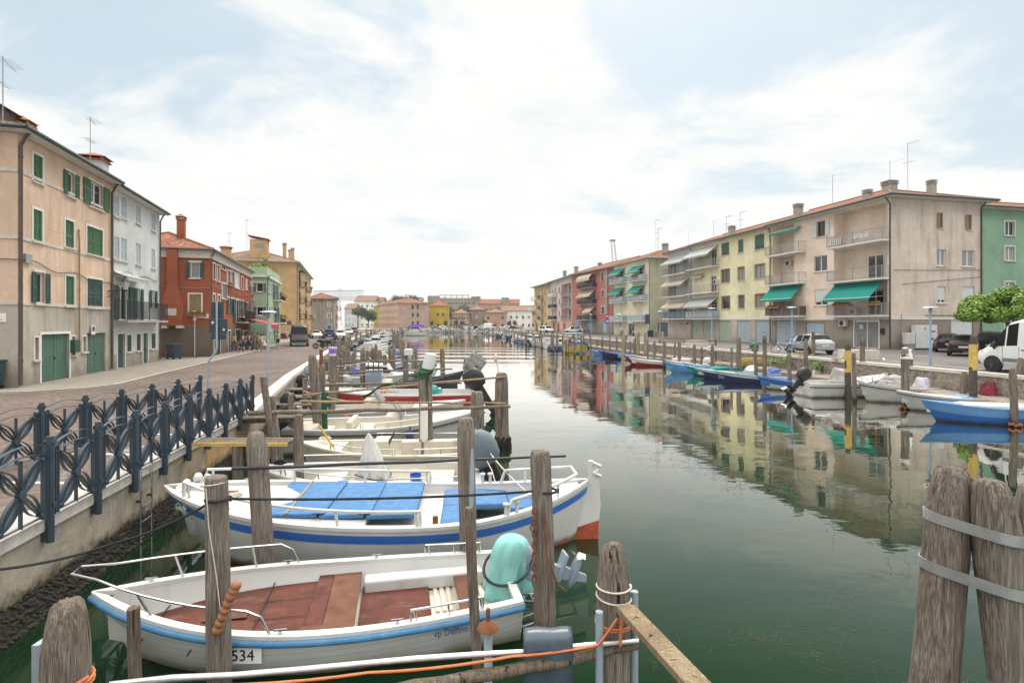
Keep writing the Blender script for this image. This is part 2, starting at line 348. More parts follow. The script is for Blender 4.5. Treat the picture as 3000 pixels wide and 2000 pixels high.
    M['awn_green'] = paint('emerald awning', (.003, .215, .175), .85, .1, 2); M['awn_stripe'] = stripes('striped awning', (.55, .55, .52), (.20, .22, .24), 4.5)
    M['awn_beige'] = stripes('beige striped awning', (.56, .50, .40), (.30, .24, .19), 4.0); M['awn_red'] = paint('red awning', (.42, .03, .04), .8, .1, 3)
    M['garage_green'] = paint('pale green garage', (.32, .38, .29), .6, .1, 3); M['garage_blue'] = paint('pale blue garage', (.33, .40, .44), .6, .1, 3); M['garage_slate'] = paint('slate garage', (.10, .16, .20), .6, .1, 3)
    M['blind'] = paint('white blind', (.58, .60, .60), .6, .05, 3); M['blind_green'] = paint('green blind', (.05, .12, .09), .6, .1, 3)
    M['glass'] = pane_mat('dark pane', (.03, .035, .04)); M['glass2'] = pane_mat('curtained pane', (.22, .23, .23), .1, .6); M['glass3'] = pane_mat('deep pane', (.012, .012, .014), .1, .5)
    M['carglass'] = pane_mat('car glass', (.010, .012, .013), .06, .06)
    M['tyre'] = paint('tyre', (.02, .02, .021), .85, .2, 8); M['rim'] = paint('wheel rim', (.32, .33, .34), .35, .1, 8, metal=.7)
    M['tile'] = tiles('terracotta tiles', ((.24, .082, .042), (.32, .125, .068), (.18, .068, .04), (.36, .19, .115))); M['tile_old'] = tiles('old tiles', ((.24, .13, .08), (.30, .19, .12), (.17, .11, .075), (.36, .25, .17)))
    M['tile_rim'] = paint('terracotta rim', (.22, .095, .055), .9, .3, 3); M['tile_old_rim'] = paint('old tile rim', (.17, .115, .08), .9, .3, 3); M['ac'] = paint('air conditioner', (.58, .57, .53), .5, .06, 4); M['conc'] = paint('concrete', (.33, .31, .28), .9, .18, 2.5, .4, 30, stain=((.14, .13, .11), .6, (2, 2, 2), .52))
    M['skin'] = paint('skin', (.45, .25, .17), .6, .06, 8); M['hair'] = paint('dark hair', (.03, .02, .015), .7, .2, 20)
    M['leaf'] = leaf('bright leaves', (.075, .16, .016), (.16, .275, .026), (.26, .36, .045)); M['leaf_dark'] = leaf('dark leaves', (.018, .045, .016), (.04, .085, .026), (.06, .11, .035))
    M['bark'] = wood('bark', (.17, .13, .10), (.06, .045, .035)); M['sign_red'] = paint('sign red', (.50, .02, .025), .4, .05, 4); M['sign_blue'] = paint('sign blue', (.02, .10, .42), .4, .05, 4)
    M['sign_back'] = paint('sign back', (.03, .055, .075), .5, .15, 5); M['galv'] = paint('galvanised pole', (.34, .40, .44), .45, .12, 6, metal=.4); M['blue_pole'] = paint('light blue pole', (.20, .32, .48), .6, .15, 6)
    M['ink'] = paint('black lettering', (.015, .015, .018), .5, .1, 4); M['ink_blue'] = paint('blue lettering', (.02, .05, .20), .5, .1, 4)
    M['mussel'] = paint('mussels and weed', (.016, .013, .009), .8, .6, 14, 1, 25, stain=((.065, .048, .024), .8, (16, 16, 16), .58))
    M['crane'] = paint('pale crane paint', (.50, .52, .58), .6, .05, 1); M['flower'] = paint('red flowers', (.45, .05, .05), .8, .3, 20)  # crane colour is paled to carry the distance haze
    M['stem'] = paint('dry wicker', (.38, .29, .12), .9, .25, 12, .5, 30); M['purple'] = paint('violet print', (.25, .12, .52), .6, .1, 6)
mats()
# ------------------------------------------------------------------ the setting
ZL, ZR, ZF = 1.3, 1.7, 1.35
LQ = [(-4.7, -3), (-6.30, 6.7), (-7.94, 16.8), (-11.3, 28.1), (-21.8, 68.9), (-44, 169), (-52, 232)]
RQ = [(25, 3), (22.0, 23.4), (20.7, 31.9), (18.5, 45.6), (15.4, 62.5), (9.0, 105), (3.5, 150), (-8, 232)]
def resample(poly, step):
    out = []
    for (a, b) in zip(poly, poly[1:]):
        a, b = Vector(a), Vector(b); n = max(1, int((b-a).length/step))
        out += [a.lerp(b, i/n) for i in range(n)]
    return out+[Vector(poly[-1])]
def sweep(mb, poly, prof, m=0, side=1, jit=0):      # prof: (distance toward the water, z)
    poly = [Vector(p) for p in poly]; rings = []
    for i, p in enumerate(poly):
        d = (poly[min(i+1, len(poly)-1)]-poly[max(i-1, 0)]).normalized(); n = Vector((d.y, -d.x))*side
        rings.append([(p.x+n.x*(o+R.uniform(-jit, jit)), p.y+n.y*(o+R.uniform(-jit, jit)), z+R.uniform(-jit, jit)*.6) for o, z in prof])
    mb.loft(rings, m, False, False)
def structure(name, mb, m): return tag(mb.build(name, m), None, None, None, 'structure')
def water_mat():
    m, t, p = nmat('canal water'); setp(p, .0, 0, .5); p.inputs['IOR'].default_value = 1.27
    tc = nd(t, 'ShaderNodeTexCoord'); v = tc.outputs['Object']
    n = noise(t, v, .16, 5, .6)
    t.links.new(mixc(t, ramp(t, n, [(.3, 0), (.7, 1)]), (.0040, .0165, .0075), (.0095, .0265, .0100)), p.inputs['Base Color'])
    a = noise(t, mapping(t, v, (.38, .62, 1)), 1, 3, .5); b = noise(t, mapping(t, v, (2.2, 4.2, 1), (0, 0, 0), (0, 0, .2)), 1, 3, .55)
    zone = ramp(t, noise(t, mapping(t, v, (.07, .10, 1), (4, 2, 0)), 1, 3, .5), [(.38, .25), (.62, 1)])
    sp = nd(t, 'ShaderNodeSeparateXYZ'); t.links.new(v, sp.inputs[0])
    # the wake of a passing boat, well up the canal
    wk = ramp(t, mth(t, 'DIVIDE', sp.outputs[1], 120), [(.43, 0), (.50, 1), (.72, 1), (.80, 0)])
    wave = mth(t, 'SINE', mth(t, 'ADD', mth(t, 'MULTIPLY', sp.outputs[1], .86), mth(t, 'ADD', mth(t, 'MULTIPLY', sp.outputs[0], .10), mth(t, 'MULTIPLY', a, 1.2))))
    h = mth(t, 'ADD', mth(t, 'MULTIPLY', mth(t, 'ADD', mth(t, 'MULTIPLY', a, 1.0), mth(t, 'MULTIPLY', b, .10)), zone), mth(t, 'MULTIPLY', mth(t, 'MULTIPLY', wave, wk), 1.3))
    bm = bump(t, p, h, 1.0, .016)
    df = nd(t, 'ShaderNodeBsdfDiffuse'); gl = nd(t, 'ShaderNodeBsdfGlossy'); gl.inputs['Roughness'].default_value = 0; gl.inputs['Color'].default_value = (1, .985, .94, 1); fr = nd(t, 'ShaderNodeFresnel'); fr.inputs['IOR'].default_value = 1.34; mx = nd(t, 'ShaderNodeMixShader')
    t.links.new(p.inputs['Base Color'].links[0].from_socket, df.inputs['Color'])
    for q in (gl, fr): t.links.new(bm.outputs[0], q.inputs['Normal'])
    t.links.new(mth(t, 'MINIMUM', mth(t, 'MAXIMUM', mth(t, 'MULTIPLY', mth(t, 'SUBTRACT', fr.outputs[0], .048), 2.5), 0), 1), mx.inputs[0]); t.links.new(df.outputs[0], mx.inputs[1]); t.links.new(gl.outputs[0], mx.inputs[2])
    t.links.new(mx.outputs[0], [q for q in t.nodes if q.type == 'OUTPUT_MATERIAL'][0].inputs[0])
    return m
def paving_mat():
    m, t, p = nmat('porphyry setts'); setp(p, .8, 0, .25)
    tc = nd(t, 'ShaderNodeTexCoord'); v = tc.outputs['Object']
    br = nd(t, 'ShaderNodeTexBrick'); t.links.new(mapping(t, v, (1, 1, 1), (0, 0, 0), (0, 0, .27)), br.inputs['Vector'])
    br.inputs['Scale'].default_value = 1; br.inputs['Brick Width'].default_value = .24; br.inputs['Row Height'].default_value = .12
    br.inputs['Mortar Size'].default_value = .010; br.inputs['Color1'].default_value = (.10, .072, .060, 1); br.inputs['Color2'].default_value = (.175, .128, .105, 1); br.inputs['Mortar'].default_value = (.10, .085, .075, 1)
    br.inputs['Bias'].default_value = -.1
    wn = noise(t, v, 5.5, 3, .7); big = noise(t, v, .22, 6, .62)
    c = mixc(t, ramp(t, wn, [(.55, 0), (.70, .9)]), br.outputs['Color'], (.29, .245, .21))
    c = mixc(t, mth(t, 'MULTIPLY', ramp(t, big, [(.40, 0), (.64, 1)]), .6), c, (.075, .056, .048)); c = mixc(t, mth(t, 'MULTIPLY', ramp(t, noise(t, mapping(t, v, (.35, .12, 1), (4, 4, 0), (0, 0, .3)), 1, 8, .7), [(.54, 0), (.66, 1)]), .35), c, (.24, .20, .17))
    t.links.new(c, p.inputs['Base Color']); bump(t, p, mth(t, 'ADD', br.outputs['Fac'], wn), .5, -.012); return m
def asphalt_mat():
    m, t, p = nmat('grey asphalt'); setp(p, .9, 0, .25); tc = nd(t, 'ShaderNodeTexCoord'); v = tc.outputs['Object']
    big = noise(t, v, .3, 7, .65); f = noise(t, v, 35, 3, .7)
    c = mixc(t, ramp(t, big, [(.35, 0), (.65, 1)]), (.085, .080, .078), (.15, .14, .132)); c = mixc(t, ramp(t, f, [(.5, 0), (.8, .5)]), c, (.22, .21, .2))
    t.links.new(c, p.inputs['Base Color']); bump(t, p, f, .4, .01); return m
def quaywall_mat():
    m, t, p = nmat('stained quay render'); setp(p, .92, 0, .15); tc = nd(t, 'ShaderNodeTexCoord'); v = tc.outputs['Object']
    n = noise(t, v, .55, 8, .66); n2 = noise(t, v, 6, 6, .65); st = noise(t, mapping(t, v, (1.2, 1.2, .25)), 1, 8, .66)
    c = mixc(t, ramp(t, n, [(.34, 0), (.66, 1)]), (.27, .235, .19), (.46, .395, .31))
    c = mixc(t, mth(t, 'MULTIPLY', ramp(t, noise(t, mapping(t, v, (.45, .28, .8), (7, 1, 3)), 1, 6, .6), [(.52, 0), (.60, 1)]), .85), c, (.46, .28, .11))
    c = mixc(t, mth(t, 'MULTIPLY', ramp(t, st, [(.5, 0), (.7, 1)]), .75), c, (.085, .078, .066))
    c = mixc(t, ramp(t, n2, [(.56, 0), (.75, .5)]), c, (.5, .46, .40))
    sp = nd(t, 'ShaderNodeSeparateXYZ'); t.links.new(v, sp.inputs[0])
    zz = mth(t, 'ADD', sp.outputs[2], mth(t, 'MULTIPLY', mth(t, 'SUBTRACT', n2, .5), .5))
    c = mixc(t, ramp(t, zz, [(.42, 1), (.62, 0)]), c, (.055, .047, .03))
    t.links.new(c, p.inputs['Base Color']); bump(t, p, mth(t, 'ADD', n2, n), .7, .03); return m
M['paving'] = paving_mat(); M['asphalt'] = asphalt_mat(); M['quaywall'] = quaywall_mat()
M['pavement'] = paint('grey pavement', (.215, .19, .16), .9, .15, 1.5, .3, 30, stain=((.15, .13, .11), .5, (1, 1, 1), .52), jitter=False)
M['shell'] = paint('shelly rubble wall', (.25, .215, .18), .95, .5, 9, 1, 22, stain=((.09, .075, .06), .75, (3, 3, 3), .47), jitter=False)
mb = MB(); mb.quad((-90, -25, 0), (60, -25, 0), (60, 240, 0), (-90, 240, 0)); structure('canal_water', mb, water_mat())
mb = MB(); mb.quad(*[(x, y, ZL) for x, y in LQ], (-52, 233, ZL), (-400, 233, ZL), (-400, -30, ZL), (-4.7, -30, ZL)); structure('left_quay_street', mb, M['paving'])
mb = MB(); mb.quad(*[(x, y, ZR) for x, y in reversed(RQ)], (25, -30, ZR), (400, -30, ZR), (400, 233, ZR), (-8, 233, ZR)); structure('right_quay_street', mb, M['asphalt'])
mb = MB(); mb.quad((-1200, 232, ZF), (1200, 232, ZF), (1200, 1500, ZF), (-1200, 1500, ZF)); structure('far_ground', mb, M['conc'])
EDGE = [(-60, 20.5), (-20.9, 21.2), (-19.0, 21.7), (-17.9, 22.8), (-17.6, 24.2), (-21.2, 37.9), (-25.1, 53.6), (-33.5, 82), (-44, 118)]
mb = MB(); mb.quad(*[(x, y, ZL+.004) for x, y in EDGE], (-70, 118, ZL+.004), (-70, 20.5, ZL+.004)); structure('pavement', mb, M['pavement'])
mb = MB(); sweep(mb, EDGE[1:], [(-.05, ZL+.008), (.05, ZL+.008)]); structure('kerb_line', mb, M['stone'])
for i in range(5):                          # stone strips across the ramp between the fences
    y = 7.2+i*2.0; mb = MB(); mb.quad((-9.1, y, ZL+.005), (-6.5-(y-6.7)*.163, y-.1, ZL+.005), (-6.5-(y-6.7)*.163, y+.02, ZL+.005), (-9.1, y+.12, ZL+.005)); structure('stone_strip', mb, M['stone'])
mb = MB(); sweep(mb, [(23.5, 23), (23.2, 34), (24.5, 36)], [(0, ZR+.006), (.10, ZR+.006)]); mb2 = mb; structure('road_line', mb2, M['stone'])
mb = MB(); mb.quad((28.5, 38.2, ZR+.006), (34.5, 39.6, ZR+.006), (34.5, 39.75, ZR+.006), (28.5, 38.35, ZR+.006)); structure('parking_line', mb, M['stone'])
# quay walls
q = thing('quay_wall', 'stained rendered quay wall below the slate blue fence and brick street', 'quay wall')
mb = MB(); sweep(mb, resample(LQ, 1.5), [(0.0, ZL-.13), (0.0, -1.2)]); mb.build('wall', M['quaywall'], q)
mb = MB(); sweep(mb, resample(LQ, 1.5), [(-.42, ZL+.002), (-.42, ZL+.03), (.04, ZL+.03), (.05, ZL-.13), (0, ZL-.13)]); mb.build('coping', M['stone'], q)
mb = MB(); sweep(mb, resample(LQ[:3], .05), [(.0+.05*min(1, k/9)+.02*(k > 12), .46-.033*k) for k in range(17)]+[(.08, -.4)], jit=.014); sweep(mb, resample(LQ[2:5], .25), [(.01, .45), (.04, .36), (.06, .2), (.07, .05), (.08, -.4)], jit=.03); mb.build('mussel_band', M['mussel'], q)
q = thing('quay_wall', 'rubble quay wall with a low shelly ledge under the grey right hand road', 'quay wall')
mb = MB(); sweep(mb, resample(RQ, .5), [(0.0, ZR-.12), (0.03, .80), (.05, .72)], side=-1, jit=.03); mb.build('wall', M['shell'], q)
mb = MB(); sweep(mb, resample(RQ, .8), [(0, .74), (1.15, .66), (1.2, .6), (1.2, -1)], side=-1, jit=.035); mb.build('ledge', M['shell'], q)
mb = MB(); sweep(mb, resample(RQ, 1.5), [(-.35, ZR+.002), (-.35, ZR+.03), (.05, ZR+.03), (.06, ZR-.13), (0, ZR-.13)], side=-1); mb.build('coping', M['stone'], q)
q = thing('quay_wall', 'low grey quay wall closing the far end of the canal', 'quay wall')
mb = MB(); mb.box((-60, 231.6, -1), (-5, 232.1, ZF+.05)); mb.build('wall', M['conc'], q)

# ------------------------------------------------------------------ houses
GL = ['glass', 'glass', 'glass2', 'glass3']
class House:
    def __init__(s, label, P0, P1, D, z0, z1, wall, base=None, band=0, cat='house', name='house', mats_=None):
        P0, P1 = Vector(P0), Vector(P1); s.O = P0; s.u = (P1-P0).normalized(); s.vv = Vector((-s.u.y, s.u.x))
        s.L = (P1-P0).length; s.D = D; s.z0, s.z1 = z0, z1; s.H = z1-z0
        s.root = thing(name, label, cat, (P0.x, P0.y, z0), math.atan2(s.u.y, s.u.x))
        s.holes = dict(F=[], L=[], R=[]); s.wm = [wall]+([base] if base else []); s.band = band
    def map(s, f, a, d, z):
        return Vector({'F': (a, d, z), 'L': (d, s.D-a, z), 'R': (s.L-d, a, z)}[f])
    def rz(s, f): return {'F': 0, 'L': -PI/2, 'R': PI/2}[f]
    def loc(s, f, x, y, d=0):               # a sighted point of the facade -> (along, height)
        o, dr = {'F': (s.O, s.u), 'L': (s.O+s.vv*s.D, -s.vv), 'R': (s.O+s.u*s.L, s.vv)}[f]
        if d: o = o+{'F': s.vv, 'L': s.u, 'R': -s.u}[f]*d
        k = (x-1176)/1250; a = (k*o.y-o.x)/(dr.x-k*dr.y); Y = o.y+a*dr.y
        return a, HC-(y-742)/1250*Y-s.z0
    def rect(s, f, c, r, d=0):
        x0, y0, x1, y1 = r; p0 = zm(c, x0, y0); p1 = zm(c, x1, y1); ym = (p0[1]+p1[1])/2
        a0, _ = s.loc(f, p0[0], ym, d); a1, _ = s.loc(f, p1[0], ym, d); xm = (p0[0]+p1[0])/2
        _, zt = s.loc(f, xm, p0[1], d); _, zb = s.loc(f, xm, p1[1], d)
        return a0, zb, a1-a0, zt-zb
    def part(s, mb, name, m, f, a, d, z, parent=None, smooth=None):
        o = mb.build(name, m, parent or s.root, smooth)
        if parent is None: o.location = s.map(f, a, d, z); o.rotation_euler = (0, 0, s.rz(f))
        return o
    def win(s, f, a, z, w, h, st='S', col='sh_green', trim='trim', frame='pvc', sill=True, d=0, glass=None, name='window', dep=.14, nm=2):
        z = max(z, .02)
        if d == 0: s.holes[f].append((a, a+w, z, z+h, dep+.06, True))
        y = dep if d == 0 else -.03
        mb = MB()
        if trim:
            tw = .11 if w > .5 else .07
            mb.box((-tw, -.025, 0 if not sill else -.02), (0, .04, h+tw)); mb.box((w, -.025, 0 if not sill else -.02), (w+tw, .04, h+tw)); mb.box((0, -.025, h), (w, .04, h+tw))
        else: mb.box((0, y-.01, h-.04), (w, y+.03, h))
        n = nm if w > .75 else 1
        fm = 1
        if st in 'GOBT':
            mb.box((0, y-.03, 0), (.06, y+.02, h), fm); mb.box((w-.06, y-.03, 0), (w, y+.02, h), fm); mb.box((.06, y-.03, 0), (w-.06, y+.02, .07), fm); mb.box((.06, y-.03, h-.07), (w-.06, y+.02, h), fm)
            for i in range(1, n): mb.box((w*i/n-.045, y-.032, .07), (w*i/n+.045, y+.018, h-.07), fm)
        o = s.part(mb, name, [M[trim or frame], M[frame]], f, a, d, z)
        if st in 'GOBT':
            g = MB(); g.quad((.04, y, .05), (w-.04, y, .05), (w-.04, y, h-.05), (.04, y, h-.05)); g.build('pane', M[glass or R.choice(GL)], o)
        if st == 'B':
            b = MB(); hh = h*R.uniform(.75, .98) if name == 'window' else h
            k = max(4, int(hh/.12))
            for i in range(k): b.box((.03, y-.07, h-hh+i*hh/k+.008), (w-.03, y-.045, h-hh+(i+1)*hh/k))
            b.box((.03, y-.05, h-hh), (w-.03, y-.04, h)); b.build('roller_blind', M[col], o)
        if st in 'SO':
            k = 2 if w > .55 else 1
            for i in range(k):
                b = MB(); sw = w/k
                x0, x1, ya, yb = (i*sw+.01, (i+1)*sw-.01, .03, .07) if st == 'S' else ((-sw*.92, -.015, -.085, -.045) if i == 0 else (w+.015, w+sw*.92, -.085, -.045))
                b.box((x0, ya, .02), (x0+.07, yb, h-.02)); b.box((x1-.07, ya, .02), (x1, yb, h-.02))
                for zz in (.02, h*.5-.05, h-.12): b.box((x0+.07, ya, zz), (x1-.07, yb, zz+.1))
                for j in range(max(3, int(h/.13))):
                    zz = .1+(h-.2)*j/max(3, int(h/.13)); b.box((x0+.07, ya+.012, zz), (x1-.07, yb-.006, zz+.07))
                b.box((x0+.06, yb-.012, .05), (x1-.06, yb-.004, h-.05)); b.build('shutter', M[col], o)
        if st == 'D':                       # boarded leaves
            k = nm if w > 1.2 else 1
            b = MB()
            for i in range(k):
                x0, x1 = i*w/k+.012, (i+1)*w/k-.012; nb = max(3, int((x1-x0)/.14))
                for j in range(nb): b.box((x0+(x1-x0)*j/nb+.004, y-.05+.004*(j % 2), .02), (x0+(x1-x0)*(j+1)/nb-.004, y-.01, h-.02))
                b.box((x0, y-.03, .01), (x1, y-.005, h-.01))
            lf = b.build('leaf', M[col], o); hb = MB(); hb.box((w*.5+.05, y-.09, h*.45), (w*.5+.09, y-.045, h*.45+.12)); hb.build('handle', M['iron'], lf)
        if sill:
            b = MB(); b.box((-.12, -.09, -.1), (w+.12, .02, -.02)); b.build('sill', M['stone'], o)
        return o
    def wins(s, f, c, rects, **k):
        return [s.win(f, *s.rect(f, c, r), **k) for r in rects]
    def walls(s):
        for f, nme in (('F', 'front_wall'), ('L', 'side_wall'), ('R', 'side_wall')):
            L = s.L if f == 'F' else s.D; mb = MB(); hs = [(max(.01, a), min(L-.01, b), c, min(d, s.H-.02), e, g) for a, b, c, d, e, g in s.holes[f]]
            bz = [s.band] if len(s.wm) > 1 else []
            xs = sorted({0, L}|{v for h in hs for v in h[:2]}); zs = sorted({0, s.H}|{v for h in hs for v in h[2:4]}|set(bz))
            for i in range(len(xs)-1):
                for j in range(len(zs)-1):
                    cx, cz = (xs[i]+xs[i+1])/2, (zs[j]+zs[j+1])/2
                    if any(h[0] < cx < h[1] and h[2] < cz < h[3] for h in hs): continue
                    mi = 1 if bz and cz < s.band else 0
                    mb.quad(*[s.map(f, a, 0, z) for a, z in ((xs[i], zs[j]), (xs[i+1], zs[j]), (xs[i+1], zs[j+1]), (xs[i], zs[j+1]))], m=mi)
            for a, b, z0, z1, d, back in hs:
                mi = 1 if bz and z1 < s.band+.1 else 0
                for p, q_ in (((a, z0), (a, z1)), ((a, z1), (b, z1)), ((b, z1), (b, z0)), ((b, z0), (a, z0))):
                    mb.quad(s.map(f, p[0], 0, p[1]), s.map(f, q_[0], 0, q_[1]), s.map(f, q_[0], d, q_[1]), s.map(f, p[0], d, p[1]), m=mi)
                if back: mb.quad(s.map(f, a, d, z0), s.map(f, b, d, z0), s.map(f, b, d, z1), s.map(f, a, d, z1), m=mi)
            mb.build(nme, s.wm, s.root)
        mb = MB(); mb.quad((0, s.D, 0), (s.L, s.D, 0), (s.L, s.D, s.H), (0, s.D, s.H)); mb.quad((0, 0, s.H), (s.L, 0, s.H), (s.L, s.D, s.H), (0, s.D, s.H)); mb.build('back_wall', s.wm[0], s.root)
    def roof(s, ov=.5, pitch=.36, hipL=True, hipR=True, tile='tile', fascia='trim', gut='gutter', th=.14, ovL=None, ovR=None):
        H = s.H+.02; a0 = -(ov if ovL is None else ovL); a1 = s.L+(ov if ovR is None else ovR); y0, y1 = -ov, s.D+ov; half = (y1-y0)/2; rise = half*pitch; ym = (y0+y1)/2
        rl = a0+(half if hipL else 0); rr = a1-(half if hipR else 0)
        if rl > rr: rl = rr = (rl+rr)/2
        z = H+th; A, B, C, Dd = (a0, y0, z), (a1, y0, z), (a1, y1, z), (a0, y1, z); P, Q = (rl, ym, z+rise), (rr, ym, z+rise); sl_ = math.hypot(half, rise)
        mb = MB(); mb.add([A, B, C, Dd, P, Q], [(0, 1, 5, 4), (2, 3, 4, 5), (1, 2, 5), (3, 0, 4)])
        mb.uv = {0: [(0, 0), (a1-a0, 0), (rr-a0, sl_), (rl-a0, sl_)], 1: [(0, 0), (a1-a0, 0), (a1-rl, sl_), (a1-rr, sl_)], 2: [(0, 0), (y1-y0, 0), (half, sl_)], 3: [(0, 0), (y1-y0, 0), (half, sl_)]}
        r = mb.build('roof', M[tile], s.root)
        cap = MB(); seg = [(P, Q)]+([(A, P), (Dd, P)] if hipL else [])+([(B, Q), (C, Q)] if hipR else [])
        for p, q_ in seg:
            if (Vector(p)-Vector(q_)).length > .3: cap.tube([Vector(p)+Vector((0, 0, .02)), Vector(q_)+Vector((0, 0, .02))], .10, 6)
        for k in range(int((a1-a0)/.24)): cap.tube([(a0+.12+k*.24, y0-.03, z+.03), (a0+.12+k*.24, y0+.35, z+.03+.35*pitch)], .07, 5)
        for e, hp in ((a0, hipL), (a1, hipR)):
            if hp:
                for k in range(int((y1-y0)/.24)):
                    sx = .35 if e == a0 else -.35
                    cap.tube([(e-.03*(1 if sx > 0 else -1), y0+.12+k*.24, z+.03), (e+sx, y0+.12+k*.24, z+.03+.35*pitch)], .07, 5)
        cap.build('ridge_tiles', M[tile+'_rim'] if tile+'_rim' in M else M['cork'], r, smooth=50)
        e = MB(); e.box((a0+.02, y0+.02, H), (a1-.02, y1-.02, z-.005)); e.build('eave', M[fascia], s.root)
        g = MB(); ring = [(a0-.05, y0-.05, z-.03), (a1+.05, y0-.05, z-.03), (a1+.05, y1, z-.03)] if hipR else [(a0-.02, y0-.05, z-.03), (a1+.02, y0-.05, z-.03)]
        if hipL: ring = [(a0-.05, y1, z-.03)]+[(a0-.05, y0-.05, z-.03)]+ring[1:]
        for p, q_ in zip(ring, ring[1:]): g.tube([p, q_], .085, 8)
        g.build('gutter', M[gut], s.root, smooth=50); s.rz_ = z; s.pitch = pitch; s.ov = ov; s.hips = (hipL, hipR); s.rise = rise
        return r
    def roof_z(s, y, a=None): return s.rz_+max(0, min([y+s.ov, s.D+s.ov-y]+([a+s.ov] if a is not None and s.hips[0] else [])+([s.L+s.ov-a] if a is not None and s.hips[1] else [])))*s.pitch
    def chimney(s, a, y, w, h, m, style='slab'):
        z = s.roof_z(y, a)-.3; b = MB(); b.box((-w/2, -w/2, 0), (w/2, w/2, h+.3))
        o = b.build('chimney', m, s.root, loc=(a, y, z)); c = MB()
        if style == 'hat':
            hh = h+.3; c.box((-w*.62, -w*.62, hh), (w*.62, w*.62, hh+.07)); c.add([(-w*.72, -w*.72, hh+.22), (w*.72, -w*.72, hh+.22), (w*.72, w*.72, hh+.22), (-w*.72, w*.72, hh+.22), (-w*.2, 0, hh+.5), (w*.2, 0, hh+.5)], [(0, 1, 5, 4), (2, 3, 4, 5), (1, 2, 5), (3, 0, 4), (3, 2, 1, 0)])
            for i in (-1, 1):
                for j in (-1, 1): c.box((i*w*.5-.05, j*w*.5-.05, hh+.07), (i*w*.5+.05, j*w*.5+.05, hh+.22))
            c.build('cap', M['cork'], o)
        else:
            for k in range(3): c.box((-w*.6, -w*.6, h+.32+k*.14), (w*.6, w*.6, h+.39+k*.14)); c.box((-w*.42, -w*.42, h+.3+k*.14), (w*.42, w*.42, h+.32+k*.14)) if k == 0 else c.box((-w*.42, -w*.42, h+.25+k*.14), (w*.42, w*.42, h+.32+k*.14))
            c.build('cap', M['conc'], o)
    def antenna(s, a, y, h, kind=0):
        z = s.roof_z(y, a)-.1; b = MB(); b.tube([(0, 0, 0), (0, 0, h)], .022, 5)
        b.tube([(-.1, 0, h-.05), (1.3 if kind != 2 else .9, .2, h-.1)], .014, 4)
        if kind:
            for k in range(6): b.tube([(.1+k*.18, -.28, h-.06), (.1+k*.18, .34, h-.06)], .008, 4)
            b.tube([(-.5, 0, h*.62), (.7, .1, h*.62)], .014, 4)
            for k in range(5): b.tube([(-.4+k*.22, -.2, h*.62), (-.4+k*.22, .25, h*.62)], .008, 4)
        b.build('antenna', M['rail_grey'], s.root, loc=(a, y, z))
    def downpipe(s, f, a, z0, z1, m='copper', r=.055, hook=.35):
        b = MB(); b.tube([(0, -.09, z0), (0, -.09, z1-.5), (0, -hook*.6-.05, z1-.12), (0, -hook-.05, z1+.08)], r, 8)
        for z in (z0+1, (z0+z1)/2, z1-1): b.tube([(0, -.09, z), (0, -.09, z+.06)], r+.02, 8)
        s.part(b, 'downpipe', M[m], f, a, 0, 0, smooth=50)
    def balcony(s, f, a, z, w, dep=1.0, h=1.0, style='bars', m='rail_grey', slab='trim', panel=None, d=0):
        b = MB(); b.box((0, -dep, -.14), (w, d, 0))
        o = s.part(b, 'balcony', M[slab], f, a, 0, z); r = MB(); y = -dep+.05
        for zz in ((h,) if style == 'panel' else (h, .1)):
            r.bar((.03, y, zz), (w-.03, y, zz), .05, .035); r.bar((.03, y, zz), (.03, 0, zz), .05, .035); r.bar((w-.03, y, zz), (w-.03, 0, zz), .05, .035)
        for x in (.03, w/2, w-.03): r.bar((x, y, 0), (x, y, h), .045, .045)
        if style == 'bars' or style == 'belly':
            for i in range(int(w/.125)):
                x = .1+i*.125
                if style == 'belly': r.tube([(x, y, h), (x, y-.02, h*.6), (x, y-.09, h*.32), (x, y-.02, .12)], .012, 4, cap=False)
                else: r.bar((x, y, .1), (x, y, h), .018, .018)
            for i in range(int(dep/.125)):
                for x in (.03, w-.03): r.bar((x, y+.1+i*.125, .1), (x, y+.1+i*.125, h), .018, .018)
        o2 = r.build('railing', M[m], o)
        if panel:
            p = MB(); n = max(2, int(w/.9))
            for i in range(n): p.box((w*i/n+.05, y-.02, .12), (w*(i+1)/n-.05, y+.005, h-.06))
            for x in (.02, w-.04): p.box((x, y+.06, .12), (x+.02, -.06, h-.06))
            p.build('panel', M[panel], o)
        return o
    def awning(s, f, a, z, w, drop=.9, out=1.3, m='awn_green', d=0, val=.22, curved=False):
        b = MB(); n = 7 if curved else 2
        for i in range(n-1):
            t0, t1 = i/(n-1), (i+1)/(n-1)
            g = (lambda t: (-out*math.sin(t*PI/2), drop*(math.cos(t*PI/2)-1))) if curved else (lambda t: (-out*t, -drop*t))
            (ya, za), (yb, zb) = g(t0), g(t1)
            b.add([(0, ya, za), (w, ya, za), (w, yb, zb), (0, yb, zb), (0, ya, za-.012), (w, ya, za-.012), (w, yb, zb-.012), (0, yb, zb-.012)], [(0, 1, 2, 3), (7, 6, 5, 4), (0, 4, 5, 1), (1, 5, 6, 2), (2, 6, 7, 3), (3, 7, 4, 0)])
        k = max(4, int(w/.22))
        for i in range(k): b.box((w*i/k, -out-.012, -drop-val-(.03 if i % 2 else 0)), (w*(i+1)/k, -out, -drop))
        o = s.part(b, 'awning', M[m], f, a, d, z)
        c = MB(); c.tube([(0, -.02, .02), (w, -.02, .02)], .05, 8); c.tube([(0, -out-.01, -drop), (w, -out-.01, -drop)], .03, 6)
